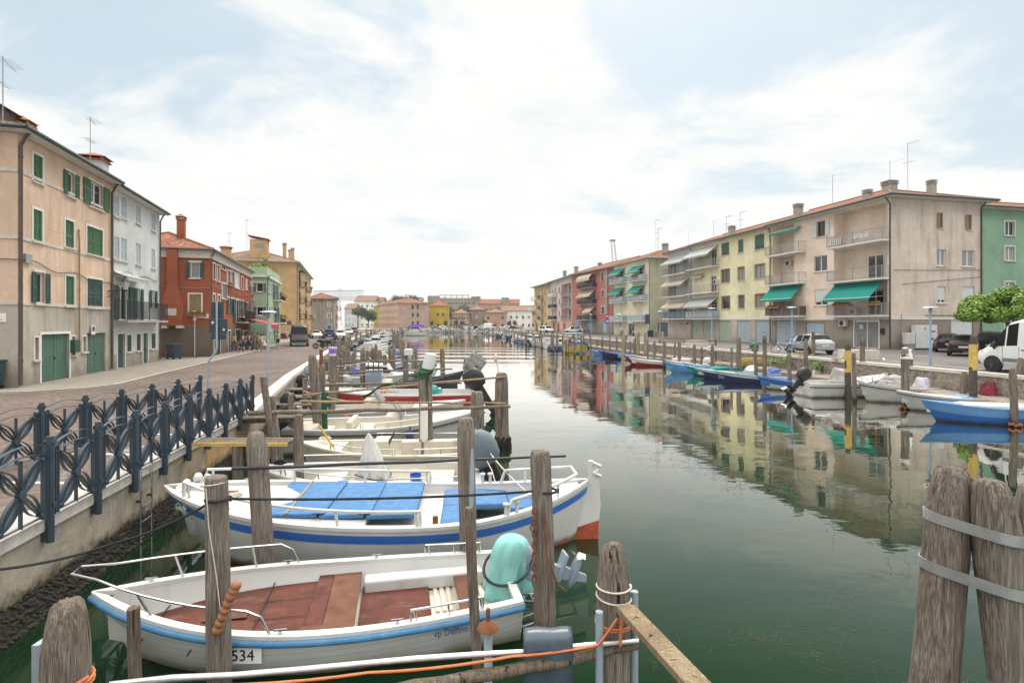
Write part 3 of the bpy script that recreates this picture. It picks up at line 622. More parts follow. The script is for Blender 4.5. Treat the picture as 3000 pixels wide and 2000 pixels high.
        c.tube([(.05, -.03, -drop*.9), (.05, -out, -drop)], .015, 5); c.tube([(w-.05, -.03, -drop*.9), (w-.05, -out, -drop)], .015, 5); c.build('awning_frame', M['pvc'], o)
        return o
    def acunit(s, f, a, z, d=0):
        b = MB(); b.box((0, -.36, 0), (.85, -.06, .6)); b.box((.1, -.06, -.1), (.15, 0, .1)); b.box((.7, -.06, -.1), (.75, 0, .1)); o = s.part(b, 'air_conditioner', M['ac'], f, a, d, z)
        c = MB(); c.lathe([(.24, 0), (.24, .02), (.05, .025)], (.36, -.39, .3), 14, axis='y'); c.build('fan', M['iron'], o)
    def flowerbox(s, f, a, z, w, d=-1.0):
        b = MB(); b.box((0, -.22, 0), (w, -.04, .16)); o = s.part(b, 'flower_box', M['cork'], f, a, d, z)
        g = MB(); foliage(g, [(w*(i+.5)/4, -.13, .26, w/7, .12, .12) for i in range(4)], 70, .08); g.build('plants', M['leaf'], o)
        g = MB(); foliage(g, [(w*(i+.5)/4, -.14, .30, w/7, .1, .08) for i in range(4)], 16, .07); g.build('flowers', M['flower'], o)
    def laundry(s, f, a, z, w, m): b = MB(); b.box((0, -.03, 0), (w, 0, .6)); s.part(b, 'laundry', M[m], f, a, -1.05, z)
def foliage(mb, blobs, n, size, up=.3):
    for bx, by, bz, rx, ry, rz in blobs:
        for _ in range(n):
            while True:
                p = Vector((R.uniform(-1, 1), R.uniform(-1, 1), R.uniform(-1, 1)))
                if .35 < p.length < 1: break
            c = Vector((bx+p.x*rx, by+p.y*ry, bz+p.z*rz)); nrm = (p+Vector((R.uniform(-.8, .8), R.uniform(-.8, .8), R.uniform(-.3, .9)+up))).normalized()
            t = nrm.cross(Vector((R.uniform(-1, 1), R.uniform(-1, 1), R.uniform(-1, 1)))).normalized(); b = nrm.cross(t); sz = size*R.uniform(.6, 1.3)
            mb.add([c-t*sz, c-b*sz*.45, c+t*sz, c+b*sz*.45], [(0, 1, 2, 3)])
# ------------------------------------------------------------------ left hand houses
W = {k: plaster(k+' plaster', tuple(min(.8, q*1.18) for q in v[0]), *v[1:]) for k, v in dict(
    orange=((.52, .385, .285), (.34, .24, .17), .5, .5, (.56, .42, .33)), greybase=((.36, .325, .275), (.15, .13, .10), .6, .48), palewhite=((.45, .465, .455), (.34, .35, .34), .4, .55),
    red=((.25, .078, .040), (.17, .055, .035), .45, .55), darkbase=((.135, .105, .085), (.09, .075, .065), .4, .55), green=((.285, .385, .275), (.16, .27, .19), .4, .57),
    ochre=((.41, .27, .135), (.33, .19, .09), .4, .55), grimy=((.30, .27, .215), (.10, .09, .07), .7, .45), pink=((.50, .30, .24), (.3, .2, .16), .4, .55),
    rpink=((.64, .53, .44), (.33, .28, .24), .4, .55), rside=((.52, .445, .38), (.24, .205, .18), .6, .50), ryellow=((.60, .555, .37), (.40, .36, .24), .35, .57), rwhite=((.46, .45, .45), (.33, .32, .31), .4, .56),
    rbase=((.40, .34, .30), (.26, .22, .19), .5, .54), rgreyb=((.25, .215, .185), (.14, .12, .10), .5, .52), cream=((.60, .555, .42), (.42, .38, .28), .35, .57), olive=((.34, .33, .235), (.17, .165, .11), .65, .52),
    rose=((.36, .135, .12), (.33, .11, .10), .4, .56), blockgrey=((.22, .20, .19), (.14, .13, .12), .4, .5), lpink=((.52, .42, .40), (.38, .31, .29), .4, .56), amber=((.46, .35, .20), (.38, .26, .11), .4, .56),
    mint=((.20, .315, .225), (.13, .23, .16), .5, .55), peach=((.42, .28, .21), (.40, .25, .19), .3, .58), peach_shade=((.33, .225, .19), (.30, .2, .17), .35, .56), lemon=((.36, .26, .035), (.28, .20, .04), .35, .57),
    faded=((.34, .21, .155), (.2, .14, .11), .5, .52), whitef=((.62, .62, .57), (.45, .45, .41), .3, .58), bark=((.25, .21, .17), (.13, .12, .10), .6, .5)).items()}
M['lamp'] = paint('lantern glass', (.45, .43, .38), .2, .1, 3)
def wire(pts, m='iron', r=.012, par=None, name='cable'):
    b = MB(); b.tube(pts, r, 5); return b.build(name, M[m], par)

h = House('peach plastered corner house with bright green shutters', (-20.70, 22.8), (-23.0, 31.25), 9.5, ZL, 11.95, W['orange'], W['greybase'], 0)
_, h.band = h.loc('F', zm('A', 250, 0)[0], zm('A', 250, 1105)[1]); OR = h
h.wins('F', 'A', [(165, 368, 212, 500), (165, 640, 210, 795), (325, 693, 368, 825), (327, 970, 370, 1115)], st='S', col='sh_green')
h.wins('F', 'A', [(333, 452, 372, 570), (446, 505, 512, 628)], st='O', col='sh_green', glass='glass3')
h.wins('F', 'A', [(433, 730, 512, 862)], st='S', col='sh_green'); h.wins('F', 'A', [(176, 950, 222, 1105)], st='O', col='sh_dark', glass='glass3'); h.wins('F', 'A', [(434, 985, 512, 1125)], st='S', col='sh_dark')
h.wins('F', 'A', [(170, 1275, 192, 1385), (357, 1270, 374, 1360), (410, 1270, 430, 1345)], st='G', glass='glass3')
h.wins('F', 'A', [(205, 1277, 345, 1508)], st='D', col='door_green', name='garage_door', sill=False, trim='pvc'); h.wins('F', 'A', [(433, 1268, 527, 1466)], st='D', col='door_green', name='garage_door', sill=False, trim=None)
for z, hh, col in ((h.band+.35, 1.7, 'sh_dark'), (h.band+3.1, 1.75, 'sh_green'), (h.band+5.9, 1.4, 'sh_green')):
    for a in (2.0, 5.0, 7.2): h.win('L', a, z, 1.0, hh, 'S', col)
for z in (h.band, h.band+2.75, h.band+5.55):
    b = MB(); b.box((-.035, -.03, z-.14), (h.L, -.002, z)); b.box((-.035, -.03, z-.14), (-.002, h.D, z)); b.build('string_course', M['stone'], h.root)
h.walls(); h.roof(.55, .33, True, False, fascia='trim', gut='gutter', ovR=0)
h.downpipe('F', .02, .1, h.H, 'copper', .075); h.downpipe('F', h.L-.12, .1, h.H, 'copper', .065)
h.downpipe('F', 4.9, h.band-2.2, h.H-3.3, 'tan', .04, .02)
h.antenna(.15, .6, 2.9, 1); b = MB(); b.box((-.9, -.7, 0), (.9, .7, .9)); b.quad((-1.1, -.9, .9), (1.1, -.9, .9), (1.1, .9, 1.35), (-1.1, .9, 1.35)); b.build('roof_hatch', M['copper'], h.root, loc=(2.6, 2.4, h.roof_z(2.4)-.3))
h.chimney(3.6, 1.6, .6, .5, W['greybase'], 'hat')
b = MB(); b.box((-.28, -.22, 0), (.28, 0, .62)); h.part(b, 'mailbox', M['sh_dark'], 'F', *h.rect('F', 'A', (362, 1382, 396, 1432))[:1], 0, 1.25)
b = MB(); b.box((0, -.12, 0), (.45, 0, .4)); jb = h.part(b, 'junction_box', M['rail_grey'], 'F', .35, 0, h.band+1.65)
pts = [(x, -.06, h.band+1.75+.12*math.sin(x*1.7)-.06*x) for x in [i*.35 for i in range(int(h.L/.35)+1)]]; wire(pts, 'iron', .02, h.root)
wire([(-.05, y, h.band+1.75) for y in (0, 3, 6)], 'iron', .02, h.root)
b = MB(); b.box((-.5, -.03, 0), (.5, 0, .36)); q = h.part(b, 'street_plate', M['pvc'], 'L', 8.6, 0, 1.85+.9)
lettering('CALLE', .13, M['ink'], q, (0, -.034, .24), (PI/2, 0, 0)); lettering('NORDIO MARANGON', .075, M['ink'], q, (0, -.034, .1), (PI/2, 0, 0))
b = MB(); b.box((-.2, -.09, 0), (.2, -.06, .5)); q = h.part(b, 'no_parking_plate', M['pvc'], 'F', *h.rect('F', 'A', (457, 1285, 457.5, 1337))[:1], 0, 2.1)
b = MB(); b.lathe([(.15, 0), (.15, .01)], (0, -.1, .3), 16, axis='y'); b.build('ring', M['sign_red'], q); b = MB(); b.lathe([(.115, 0), (.115, .01)], (0, -.108, .3), 16, axis='y'); q2 = b.build('disc', M['sign_blue'], q)
def lantern(hs, a, z, out=.9):
    b = MB(); b.tube([(0, 0, 0), (0, -out, .05)], .03, 6); b.tube([(0, 0, -.35), (0, -out*.55, -.02)], .02, 6)
    for k in range(3): b.tube([(0, -.15-.12*math.cos(t*.7)-.0, -.17+.12*math.sin(t*.7)) for t in range(10)], .012, 4) if k == 0 else None
    o = hs.part(b, 'wall_lantern', M['iron'], 'F', a, 0, z); c = MB(); c.lathe([(.10, .08), (.19, .55)], (0, -out, 0), 6); c.build('lamp_glass', M['lamp'], o)
    c = MB(); c.lathe([(.24, .55), (.20, .60), (.06, .75), (.02, .88)], (0, -out, 0), 6); c.lathe([(.05, 0), (.11, .08)], (0, -out, 0), 6); c.build('lamp_cap', M['iron'], o)
lantern(h, h.L-.55, h.band+.9)
b = MB(); b.tube([(0, -.25, 0), (1.5, -.25, 0)], .02, 5); b.tube([(0, -.25, .4), (1.5, -.25, .4)], .015, 5); [b.tube([(.1+i*.2, -.25, 0), (.1+i*.2, -.25, .4)], .012, 4) for i in range(7)]
h.part(b, 'window_guard', M['iron'], 'F', h.rect('F', 'A', (410, 1100, 511, 1120))[0], 0, h.band+.05)
for k in range(2): wire([(h.L*.15+k*2.6, -.35, h.band+3.3+2.7*k), (h.L*.15+k*2.6+2.4, -.35, h.band+3.25+2.7*k)], 'rail_grey', .012, h.root, 'clothes_line')

h = House('tall narrow pale grey house with closed shutters and one iron balcony', (-23.03, 31.3), (-25.4, 39.2), 9, ZL, 11.8, W['palewhite'], W['greybase'], .9)
h.wins('F', 'A', [(570, 570, 595, 672), (605, 578, 632, 680), (571, 775, 596, 885), (605, 783, 633, 893)], st='S', col='sh_grey', trim=None); h.wins('F', 'A', [(679, 620, 702, 706), (756, 660, 776, 742), (679, 808, 702, 912), (756, 835, 775, 930)], st='S', col='sh_grey', trim=None)
ba, bz, bw, bh = h.rect('F', 'A', (566, 1110, 780, 1197))
h.wins('F', 'A', [(585, 1018, 640, 1190), (679, 1030, 701, 1190), (753, 1040, 772, 1130)], st='O', col='sh_dark', glass='glass3', trim=None, sill=False)
h.balcony('F', .25, bz+.1, h.L-.9, .75, 1.15, 'bars', 'iron', 'conc')
h.awning('F', .25, bz+2.9, 3.7, .25, .7, 'awn_stripe')
h.wins('F', 'A', [(586, 1262, 622, 1432), (714, 1258, 737, 1408)], st='D', col='sh_dark', trim='trim', sill=False, name='door', nm=1); h.wins('F', 'A', [(633, 1262, 655, 1345), (681, 1258, 701, 1340), (755, 1255, 776, 1330)], st='S', col='sh_dark')
h.walls(); h.roof(.5, .33, False, False, tile='tile_old', ovL=0, ovR=.35); h.chimney(2.2, 1.6, 1.0, 1.1, W['palewhite'], 'hat'); h.chimney(.5, 1.0, .35, .2, W['palewhite'], 'slab'); h.antenna(1.2, 1.5, 3.6, 1)
h.downpipe('F', h.L-.1, .1, h.H, 'copper')
wire([(x, -.05, bz+2.95-.10*math.sin(x*2)) for x in [i*.4 for i in range(20)]], 'iron', .018, h.root)

h = House('brick red house with terracotta roof and a chimney breast on its end wall', (-24.3, 43.8), (-30.2, 63.0), 8, ZL, 9.75, W['red'], W['darkbase'], 2.45); RED = h
h.wins('L', 'B', [(352, 483, 443, 634)], st='O', col='sh_dark', glass='glass2'); h.wins('L', 'B', [(342, 790, 455, 985)], st='S', col='tan')
h.wins('F', 'B', [(570, 497, 590, 648), (568, 790, 588, 872)], st='S', col='sh_dark'); h.wins('F', 'B', [(608, 515, 632, 665), (613, 800, 635, 870), (648, 480, 685, 552), (703, 565, 735, 695), (740, 575, 770, 705), (652, 690, 700, 830), (840, 625, 857, 745)], st='G', glass='glass2'); h.wins('F', 'B', [(780, 595, 818, 730), (882, 655, 896, 745)], st='S', col='blind')
h.wins('F', 'B', [(707, 825, 725, 985), (741, 832, 770, 990), (783, 845, 828, 1058), (846, 855, 858, 985), (885, 870, 905, 1000)], st='O', col='sh_dark', glass='glass3', sill=False)
h.wins('F', 'B', [(580, 1232, 637, 1376), (785, 1130, 828, 1300)], st='D', col='sh_dark', name='door', sill=False, nm=1); h.wins('F', 'B', [(712, 1140, 735, 1340), (850, 1140, 900, 1300)], st='G', name='door', sill=False, glass='glass3')
a, z, bw, _ = h.rect('F', 'B', (785, 960, 890, 1062)); h.balcony('F', a, z+.1, bw, .9, 1.1, 'bars', 'iron', 'conc')
a, z, bw, _ = h.rect('F', 'B', (845, 1065, 905, 1150)); h.awning('F', h.L-7.2, 3.35, 6.4, .75, 3.0, 'awn_red', val=.45)
b = MB()                                    # chimney breast, flaring out below
for y0, y1, w0, w1, z0, z1 in ((0, 0, .62, .62, 4.2, h.H), ): pass
a, _ = h.loc('L', zm('B', 190, 700)[0], 800)
_, zt = h.loc('L', zm('B', 190, 0)[0], zm('B', 0, 890)[1]); _, zs = h.loc('L', zm('B', 190, 0)[0], zm('B', 0, 740)[1])
k = (h.loc('L', zm('B', 240, 0)[0], 700)[0]-h.loc('L', zm('B', 140, 0)[0], 700)[0])/2
b.loft([[(-p, -d, z), (p, -d, z), (p, 0, z), (-p, 0, z)] for p, d, z in ((2*k, .55, 2.5), (2*k, .55, zt), (k, .4, zs+.2), (k, .4, h.H+.02))], 0)
cb_ = h.part(b, 'chimney_breast', W['red'], 'L', a, 0, 0); b = MB(); b.box((-.35, -.03, 0), (.35, 0, .55)); pl = b.build('stone_plaque', M['stone'], cb_, loc=(-.0, -.56, 3.3))
for x in (-1.5*k, 1.5*k): b = MB(); b.box((x-.22, -.62, 2.3), (x+.22, 0, 2.52)); b.build('stone_corbel', M['stone'], cb_)
b = MB(); b.box((-.4, -.03, 0), (.4, 0, .36)); q = h.part(b, 'street_plate', M['pvc'], 'L', h.loc('L', zm('B', 473, 0)[0], 740)[0], 0, 3.1); lettering('CALLE', .14, M['ink'], q, (0, -.034, .24), (PI/2, 0, 0)); 0
b = MB(); b.box((-.12, -.03, 0), (.12, 0, .8)); b.tube([(0, -.04, -2.8), (0, -.04, 0)], .03, 6); h.part(b, 'no_parking_plate', M['pvc'], 'L', h.loc('L', zm('B', 395, 0)[0], 740)[0], 0, 2.9)
h.flowerbox('L', h.loc('L', zm('B', 335, 0)[0], 740)[0], h.rect('L', 'B', (342, 790, 455, 985))[1]-.12, 1.3, d=-.02)
h.flowerbox('F', h.rect('F', 'B', (703, 565, 735, 697))[0], h.rect('F', 'B', (703, 565, 735, 697))[1]-.15, 2.2, d=-.02)
h.walls()
b = MB(); b.box((-.12, -.13, h.H-.55), (h.L, -.002, h.H)); b.box((-.12, -.13, h.H-.55), (-.002, h.D, h.H)); b.build('cornice', M['stone'], h.root)
h.roof(.3, .42, True, False, tile='tile', fascia='trim', gut='copper', ovR=.1); h.chimney(2.6, 2.7, .55, 1.5, W['red'], 'hat')
b = MB(); b.box((-.45, -.35, 0), (.45, .35, .08)); b.build('skylight', M['rail_grey'], h.root, loc=(1.6, 5.2, h.roof_z(0)+.55), rot=(0, -.36, 0))
h.downpipe('F', .06, .1, h.H, 'copper'); lantern(h, h.rect('F', 'B', (868, 870, 870, 930))[0], 5.0); h.acunit('F', h.L-1.4, 6.9)
wire([(-.06, y, 5.55-.05*math.sin(y*1.3)) for y in [i*.4 for i in range(20)]], 'rail_grey', .02, h.root); wire([(x, -.06, 5.6+.08*math.sin(x*.9)) for x in [i*.5 for i in range(38)]], 'iron', .02, h.root)

h = House('mint green house with a plant filled roof terrace', (-29.3, 65), (-33.2, 78), 8, ZL, 9.7, W['green'])
h.wins('L', 'B', [(985, 682, 1048, 766), (987, 910, 1048, 993)], st='O', col='grey_cover', glass='glass3')
h.wins('F', 'B', [(1101, 685, 1112, 775), (1121, 692, 1131, 780), (1105, 908, 1116, 958), (1127, 910, 1138, 960), (1150, 912, 1164, 962), (1108, 1145, 1118, 1200)], st='G', glass='glass2'); h.wins('F', 'B', [(1152, 700, 1178, 845), (1170, 915, 1190, 1060)], st='O', col='grey_cover', glass='glass3', sill=False); h.wins('F', 'B', [(1150, 1130, 1165, 1235)], st='D', name='door', col='copper', sill=False)
for r in ((1145, 785, 1200, 858), (1148, 990, 1203, 1068)):
    a, z, bw, _ = h.rect('F', 'B', r); h.balcony('F', a, z+.1, bw, .9, 1.0, 'bars', 'iron', 'trim'); h.flowerbox('F', a, z+.6, bw, d=-.9)
h.walls()
b = MB(); b.box((-.25, -.25, h.H-.22), (h.L, -.003, h.H)); b.box((-.25, -.25, h.H-.22), (-.003, h.D, h.H)); b.build('cornice', M['trim'], h.root)
b = MB(); b.box((0, 0, h.H), (h.L, .2, h.H+1.0)); b.box((0, .2, h.H), (.2, h.D, h.H+1.0)); b.build('parapet', W['green'], h.root)
b = MB(); [b.tube([(1.0+i*1.6, .1, h.H+1), (1.0+i*1.6, .1, h.H+2)], .025, 4) for i in range(7)]; b.tube([(1, .1, h.H+2), (10.6, .1, h.H+2)], .025, 4); b.tube([(1, .1, h.H+1.5), (10.6, .1, h.H+1.5)], .02, 4); b.build('terrace_railing', M['rust'], h.root)
for bl in ((.5, 1.2, h.H+1.1, .4, .8, .4), (.4, 3.0, h.H+1.0, .3, 1.2, .25), (.6, .3, h.H+1.6, .3, .3, .9), (.6, 5.4, h.H+1.2, .4, 1, .5)): b = MB(); foliage(b, [bl], 130, .14); b.build('terrace_plant', M['leaf'], h.root)
b = MB(); b.lathe([(.55, 0), (.4, .12), (.05, .2)], (0, 0, 0), 14, axis='y'); b.tube([(0, .2, -1.2), (0, .2, 0)], .04, 5); b.build('satellite_dish', M['rail_grey'], h.root, loc=(.6, 5.2, h.H+2.2), rot=(0, 0, -1.2))
h.downpipe('F', .15, .1, h.H, 'gutter', .05)
for r, t in (((965, 1050, 985, 1075), 'BAR'), ((1010, 1050, 1040, 1075), 'CAFFE')):
    a, _ = h.loc('L', zm('B', (r[0]+r[2])/2, 0)[0], 740); b = MB(); b.box((-.4, -.02, 0), (.4, 0, .32)); q = h.part(b, 'street_plate', M['pvc'], 'L', a, 0, 3.4)

h = House('tall ochre apartment block with brown tiled roof and balconies', (-38, 96), (-48.8, 132), 15, ZL, 14.6, W['ochre']); O_ = h
h.wins('L', 'B', [(1212, 1045, 1257, 1090), (1275, 1045, 1320, 1090)], st='B', col='copper', trim=None, sill=False)
for i, zf in enumerate((3.4, 6.4, 9.4)):
    for j, a in enumerate((1.2, 5.5, 11, 15, 21, 26, 31)):
        if j in (1, 4): h.win('F', a, zf, 1.3, 2.1, 'O', 'sh_dark', None, glass='glass3', sill=False); h.balcony('F', a-1.0, zf, 3.4, 1.1, 1.0, 'bars', 'iron', 'conc'); h.flowerbox('F', a-.5, zf+.7, 2.4, d=-1.1)
        else: h.win('F', a, zf+.8, 1.2, 1.3, 'B', 'tan')
for a in (3, 8, 14, 20, 26): h.win('F', a, .02, 1.5, 2.4, 'D', 'copper', name='door', sill=False)
h.awning('F', 4.2, 12.4, 4.0, 1.3, 1.5, 'awn_green', curved=True)
h.walls(); h.roof(.5, .35, True, False, tile='tile_old', fascia='trim', gut='rail_grey'); h.downpipe('F', .1, .1, h.H, 'gutter')
for a, y, ww, hh in ((1.5, 11.5, 1.4, 1.4), (6, 2.6, .6, 2.6), (15, 2.5, .6, 2.6), (18, 2.3, .6, 3.4)): h.chimney(a, y, ww, hh, W['ochre'], 'hat' if hh < 2 else 'slab')
z = h.roof_z(4); b = MB(); b.box((1.6, 5.0, z-1.4), (4.2, 7.8, z+2.4)); dm = b.build('dormer', W['ochre'], h.root)
b = MB(); b.add([(1.3, 4.7, z+2.4), (4.5, 4.7, z+2.4), (4.5, 8.1, z+3.0), (1.3, 8.1, z+3.0), (1.3, 4.7, z+2.52), (4.5, 4.7, z+2.52), (4.5, 8.1, z+3.12), (1.3, 8.1, z+3.12)], [(3, 2, 1, 0), (4, 5, 6, 7), (0, 1, 5, 4), (1, 2, 6, 5), (2, 3, 7, 6), (3, 0, 4, 7)]); b.build('dormer_roof', M['cork'], dm)
b = MB(); b.box((1.55, 5.6, z+1.0), (1.59, 7.0, z+1.7)); b.build('dormer_window', M['glass2'], dm)
h.antenna(3, 8.5, 6.5, 1); h.antenna(4, 11.5, 4, 1)

h = House('grimy grey house with a hipped terracotta roof behind the parked cars', (-49, 150), (-53.5, 165), 7, ZL, 10.5, W['grimy'])
h.wins('L', 'B', [(1667, 870, 1695, 905), (1662, 972, 1703, 1022)], st='G', trim='pvc', glass='glass2'); h.wins('L', 'B', [(1662, 1085, 1700, 1160)], st='D', col='blue_stripe', name='door', sill=False)
for a in (1.5, 6, 11):
    for z in (1, 4, 7): h.win('F', a, z, 1, 1.4, 'S', 'sh_dark')
h.walls(); h.roof(.4, .45, True, True); h.acunit('L', 1.2, 4)
h = House('salmon pink house with small balconies past the grey house', (-53.8, 167), (-57.4, 179), 8, ZL, 11.6, W['pink'])
for a in (1, 4.5, 8):
    for z in (1, 4, 7): h.win('F', a, z, 1, 1.4, 'O', 'sh_dark'); h.win('L', 2+a*.4, z, 1, 1.4, 'S', 'sh_grey') if a < 2 else None
for z in (3.7, 6.7): h.balcony('F', 1, z, 3, 1.3, 1, 'bars', 'iron', 'trim')
h.walls(); h.roof(.4, .3, True, True, tile='tile_old')

# ------------------------------------------------------------------ right hand row
U = Vector((8.3, -36.9)).normalized()
def rowpt(x): # point of the row front below sight line x
    o = Vector((24.5, 84)); k = (x-1176)/1250; t = (k*o.y-o.x)/(U.x-k*U.y); return o+U*t
def bay(h, c, x0, x1, z0, z1, dep=1.25, wallm=None):
    a0, _ = h.loc('F', zm(c, x0, 0)[0], 740); a1, _ = h.loc('F', zm(c, x1, 0)[0], 740); h.holes['F'].append((a0, a1, z0, z1, dep, True)); return a0, a1
pA, pB, pC, pD = rowpt(zm('F', 148, 0)[0]), rowpt(zm('F', 332, 0)[0]), rowpt(zm('F', 942, 0)[0]), Vector((32.8, 47.1))
h = House('pale grey apartment house with striped awnings between cream and yellow houses', tuple(pA), tuple(pB), 10, ZR, 14.7, W['rwhite'], W['rbase'], 2.75)
hts = [(705, 800), (885, 968), (1070, 1138)]
for i, (t, bt) in enumerate(hts):
    a, z, bw, bh = h.rect('F', 'F', (150, t, 326, bt)); h.balcony('F', .1, z+.15, h.L-.3, 1.1, 1.0, 'bars' if i < 2 else 'panel', 'rail_grey', 'trim', 'garage_slate' if i == 2 else None); h.win('F', .8, z+.15, 1.2, 2.2, 'O', 'brown_frame', None, glass='glass3', sill=False); h.win('F', h.L-2.2, z+.15, 1.3, 2.2, 'G', glass='glass2', sill=False)
    h.awning('F', .2, z+2.75, h.L-.8, .95, 1.4, 'awn_stripe' if i == 0 else 'awn_beige')
h.wins('F', 'F', [(237, 1160, 258, 1182), (287, 1158, 312, 1182)], st='G', glass='glass3', trim=None, sill=False)
h.walls(); h.roof(.55, .34, True, False, gut='gutter', ovR=0); h.antenna(1, 3, 3, 0); h.downpipe('F', h.L-.1, .1, h.H, 'rail_grey')

h = House('pale yellow apartment house with brown windows above a row of garage doors', tuple(pB+U*.02), tuple(pC), 10, ZR, 14.8, W['ryellow'], W['rbase'], 2.85); YE = h
h.wins('F', 'F', [(557, 552, 618, 645), (685, 527, 726, 625), (812, 488, 886, 600)], st='B', col='blind_green', trim=None, frame='brown_frame')
h.wins('F', 'F', [(557, 757, 620, 855), (685, 740, 732, 838), (815, 718, 888, 825), (560, 963, 622, 1057), (688, 955, 732, 1053), (817, 945, 890, 1048)], st='G', trim='tan', frame='brown_frame')
for i, (r, st) in enumerate((((338, 652, 543, 755), 'bars'), ((338, 858, 543, 945), 'bars'), ((338, 1052, 545, 1138), 'panel'))):
    a, z, bw, bh = h.rect('F', 'F', r); h.balcony('F', .1, z+.18, a+bw-.1, 1.15, 1.0, st, 'rail_grey', 'trim', 'garage_blue' if i == 2 else None)
    h.win('F', a+bw-2.0, z+.18, 1.3, 2.2, 'G', trim=None, glass='glass3' if i else 'glass', sill=False); h.win('F', .6, z+.6, 1.0, 1.6, 'S', 'blind', None, sill=False)
    if i != 1: h.awning('F', .1, z+3.05, a+bw-.4, 1.25, 1.6, 'awn_stripe')
    else: h.acunit('F', a+bw-.9, z+1.2); h.awning('F', .5, z+3.0, 2.6, .5, .5, 'awn_beige')
h.wins('F', 'F', [(335, 1160, 393, 1297), (417, 1155, 502, 1302), (540, 1158, 630, 1312)], st='D', col='garage_green', trim=None, sill=False, name='garage_door', nm=1); h.wins('F', 'F', [(675, 1158, 780, 1320), (817, 1162, 930, 1332)], st='D', col='garage_blue', trim=None, sill=False, name='garage_door', nm=1)
h.walls(); h.roof(.6, .34, False, False, gut='gutter', ovL=0, ovR=0); h.chimney(h.L*.42, 1.6, .65, .7, M['conc'], 'slab'); h.downpipe('F', h.L-.15, .1, h.H, 'copper')
for a, k in ((1.5, 0), (4.5, 1), (7.5, 1)): h.antenna(a, 2.5, 2.6, k)
b = MB(); b.box((0, -.04, 2.72), (h.L, -.003, 2.9)); b.build('string_course', M['trim'], h.root)

h = House('cream pink corner apartment house with green awnings and a large blank end wall', tuple(pC+U*.02), tuple(pD), 10, ZR, 14.85, W['rpink'], W['rgreyb'], 2.72); PK = h
z2 = 2.9
for r in ((1290, 385, 1355, 502),): h.win('F', *h.rect('F', 'F', r), st='O', col='blind', trim=None, frame='brown_frame', glass='glass3')
h.wins('F', 'F', [(1265, 650, 1367, 770)], st='G', trim=None, glass='glass'); h.wins('F', 'F', [(1272, 908, 1370, 1030)], st='B', col='blind', trim=None)
c0, c1 = bay(h, 'F', 950, 1116, z2, h.H-.15); g0, g1 = bay(h, 'F', 1420, 1840+30, z2, h.H-.15); g1 = h.L-.01
h.holes['F'][-1] = (g0, h.L-.35, z2, h.H-.15, 1.25, True)
for i, (r, st) in enumerate((((890, 520, 1206, 657), 'belly'), ((892, 770, 1208, 884), 'belly'), ((897, 1025, 1210, 1128), 'bars'))):
    a, z, bw, bh = h.rect('F', 'F', r); zz = z+.22
    h.balcony('F', .05, zz, a+bw-.05, .95, 1.05, st, 'rail_grey', 'trim', 'copper' if i == 2 else None, d=1.2)
    h.win('F', c1-1.25, zz, .95, 2.2, 'G', trim=None, frame='tan', glass='glass3', sill=False, d=1.25)
    if i == 1: h.acunit('F', c0+.9, zz+2.1, d=1.25); h.awning('F', .05, zz-.15, a+bw-.5, 1.5, 1.5, 'awn_green')
    if i == 0: h.awning('F', .3, zz+2.75, a+bw-1.0, .25, .6, 'awn_green')
    if i == 2: h.flowerbox('F', .6, zz+.85, 2.0, d=-.95)
for i, (r, st) in enumerate((((110, 447, 512, 612), 'belly'), ((113, 735, 516, 878), 'belly'), ((115, 1030, 528, 1140), 'bars'))):
    a, z, bw, bh = h.rect('F', 'G', r); zz = z+.22
    h.balcony('F', g0+.05, zz, h.L-g0-.1, .95, 1.05, st, 'rail_grey', 'trim', None, d=1.2)
    if i == 0: h.win('F', g0+1.9, zz, 2.4, 2.3, 'S', 'blind', None, sill=False, d=1.25)
    else: h.win('F', g0+2.7, zz, 1.7, 2.3, 'G', trim=None, frame='pvc', glass='glass' if i == 1 else 'glass3', sill=False, d=1.25)
    if i == 1: h.awning('F', g0+.25, zz-.15, h.L-g0-.9, 1.55, 1.6, 'awn_green')
    if i == 2:
        h.flowerbox('F', g0+1.0, zz+.85, 2.0, d=-.95); h.flowerbox('F', h.L-1.3, zz+.85, 1.2, d=-.95); h.acunit('F', g0+1.0, zz+.1, d=1.1)
    if i == 0:
        b = MB(); b.box((0, -.98, .1), (1.3, -.9, .75)); h.part(b, 'drying_cloth', M['awn_stripe'], 'F', g0+.6, 0, zz)
        b = MB()
        for k in range(3): b.box((k*.6, -.55, .45), (k*.6+.45, -.1, .5)); b.box((k*.6, -.14, .5), (k*.6+.45, -.1, .95)); [b.box((k*.6+x, y, 0), (k*.6+x+.04, y+.04, .45)) for x in (0, .41) for y in (-.55, -.14)]
        h.part(b, 'balcony_chairs', M['blind'], 'F', g0+2.4, 0, zz)
h.wins('F', 'F', [(973, 1165, 1125, 1337)], st='D', col='garage_blue', trim=None, sill=False, name='garage_door'); h.wins('F', 'F', [(1205, 1160, 1345, 1340)], st='D', col='garage_blue', trim='tan', sill=False, name='garage_door', nm=1)
o = h.wins('F', 'G', [(262, 1172, 440, 1372)], st='G', trim='pvc', glass='glass2', sill=False, name='shop_door')[0]; b = MB(); b.box((.45, .085, 1.75), (.85, .095, 2.15)); b.build('notice', M['blind'], o)
h.acunit('F', h.rect('F', 'G', (165, 1158, 245, 1205))[0], 2.0); b = MB(); b.box((0, -.15, 0), (.35, 0, .5)); h.part(b, 'mailbox', M['black'], 'F', h.rect('F', 'G', (460, 1225, 484, 1257))[0], 0, 1.35)
for r in ((893, 362, 918, 475), (1105, 377, 1130, 490)): h.win('R', *h.rect('R', 'G', r), st='O', col='tan', trim=None, frame='brown_frame', glass='glass3')
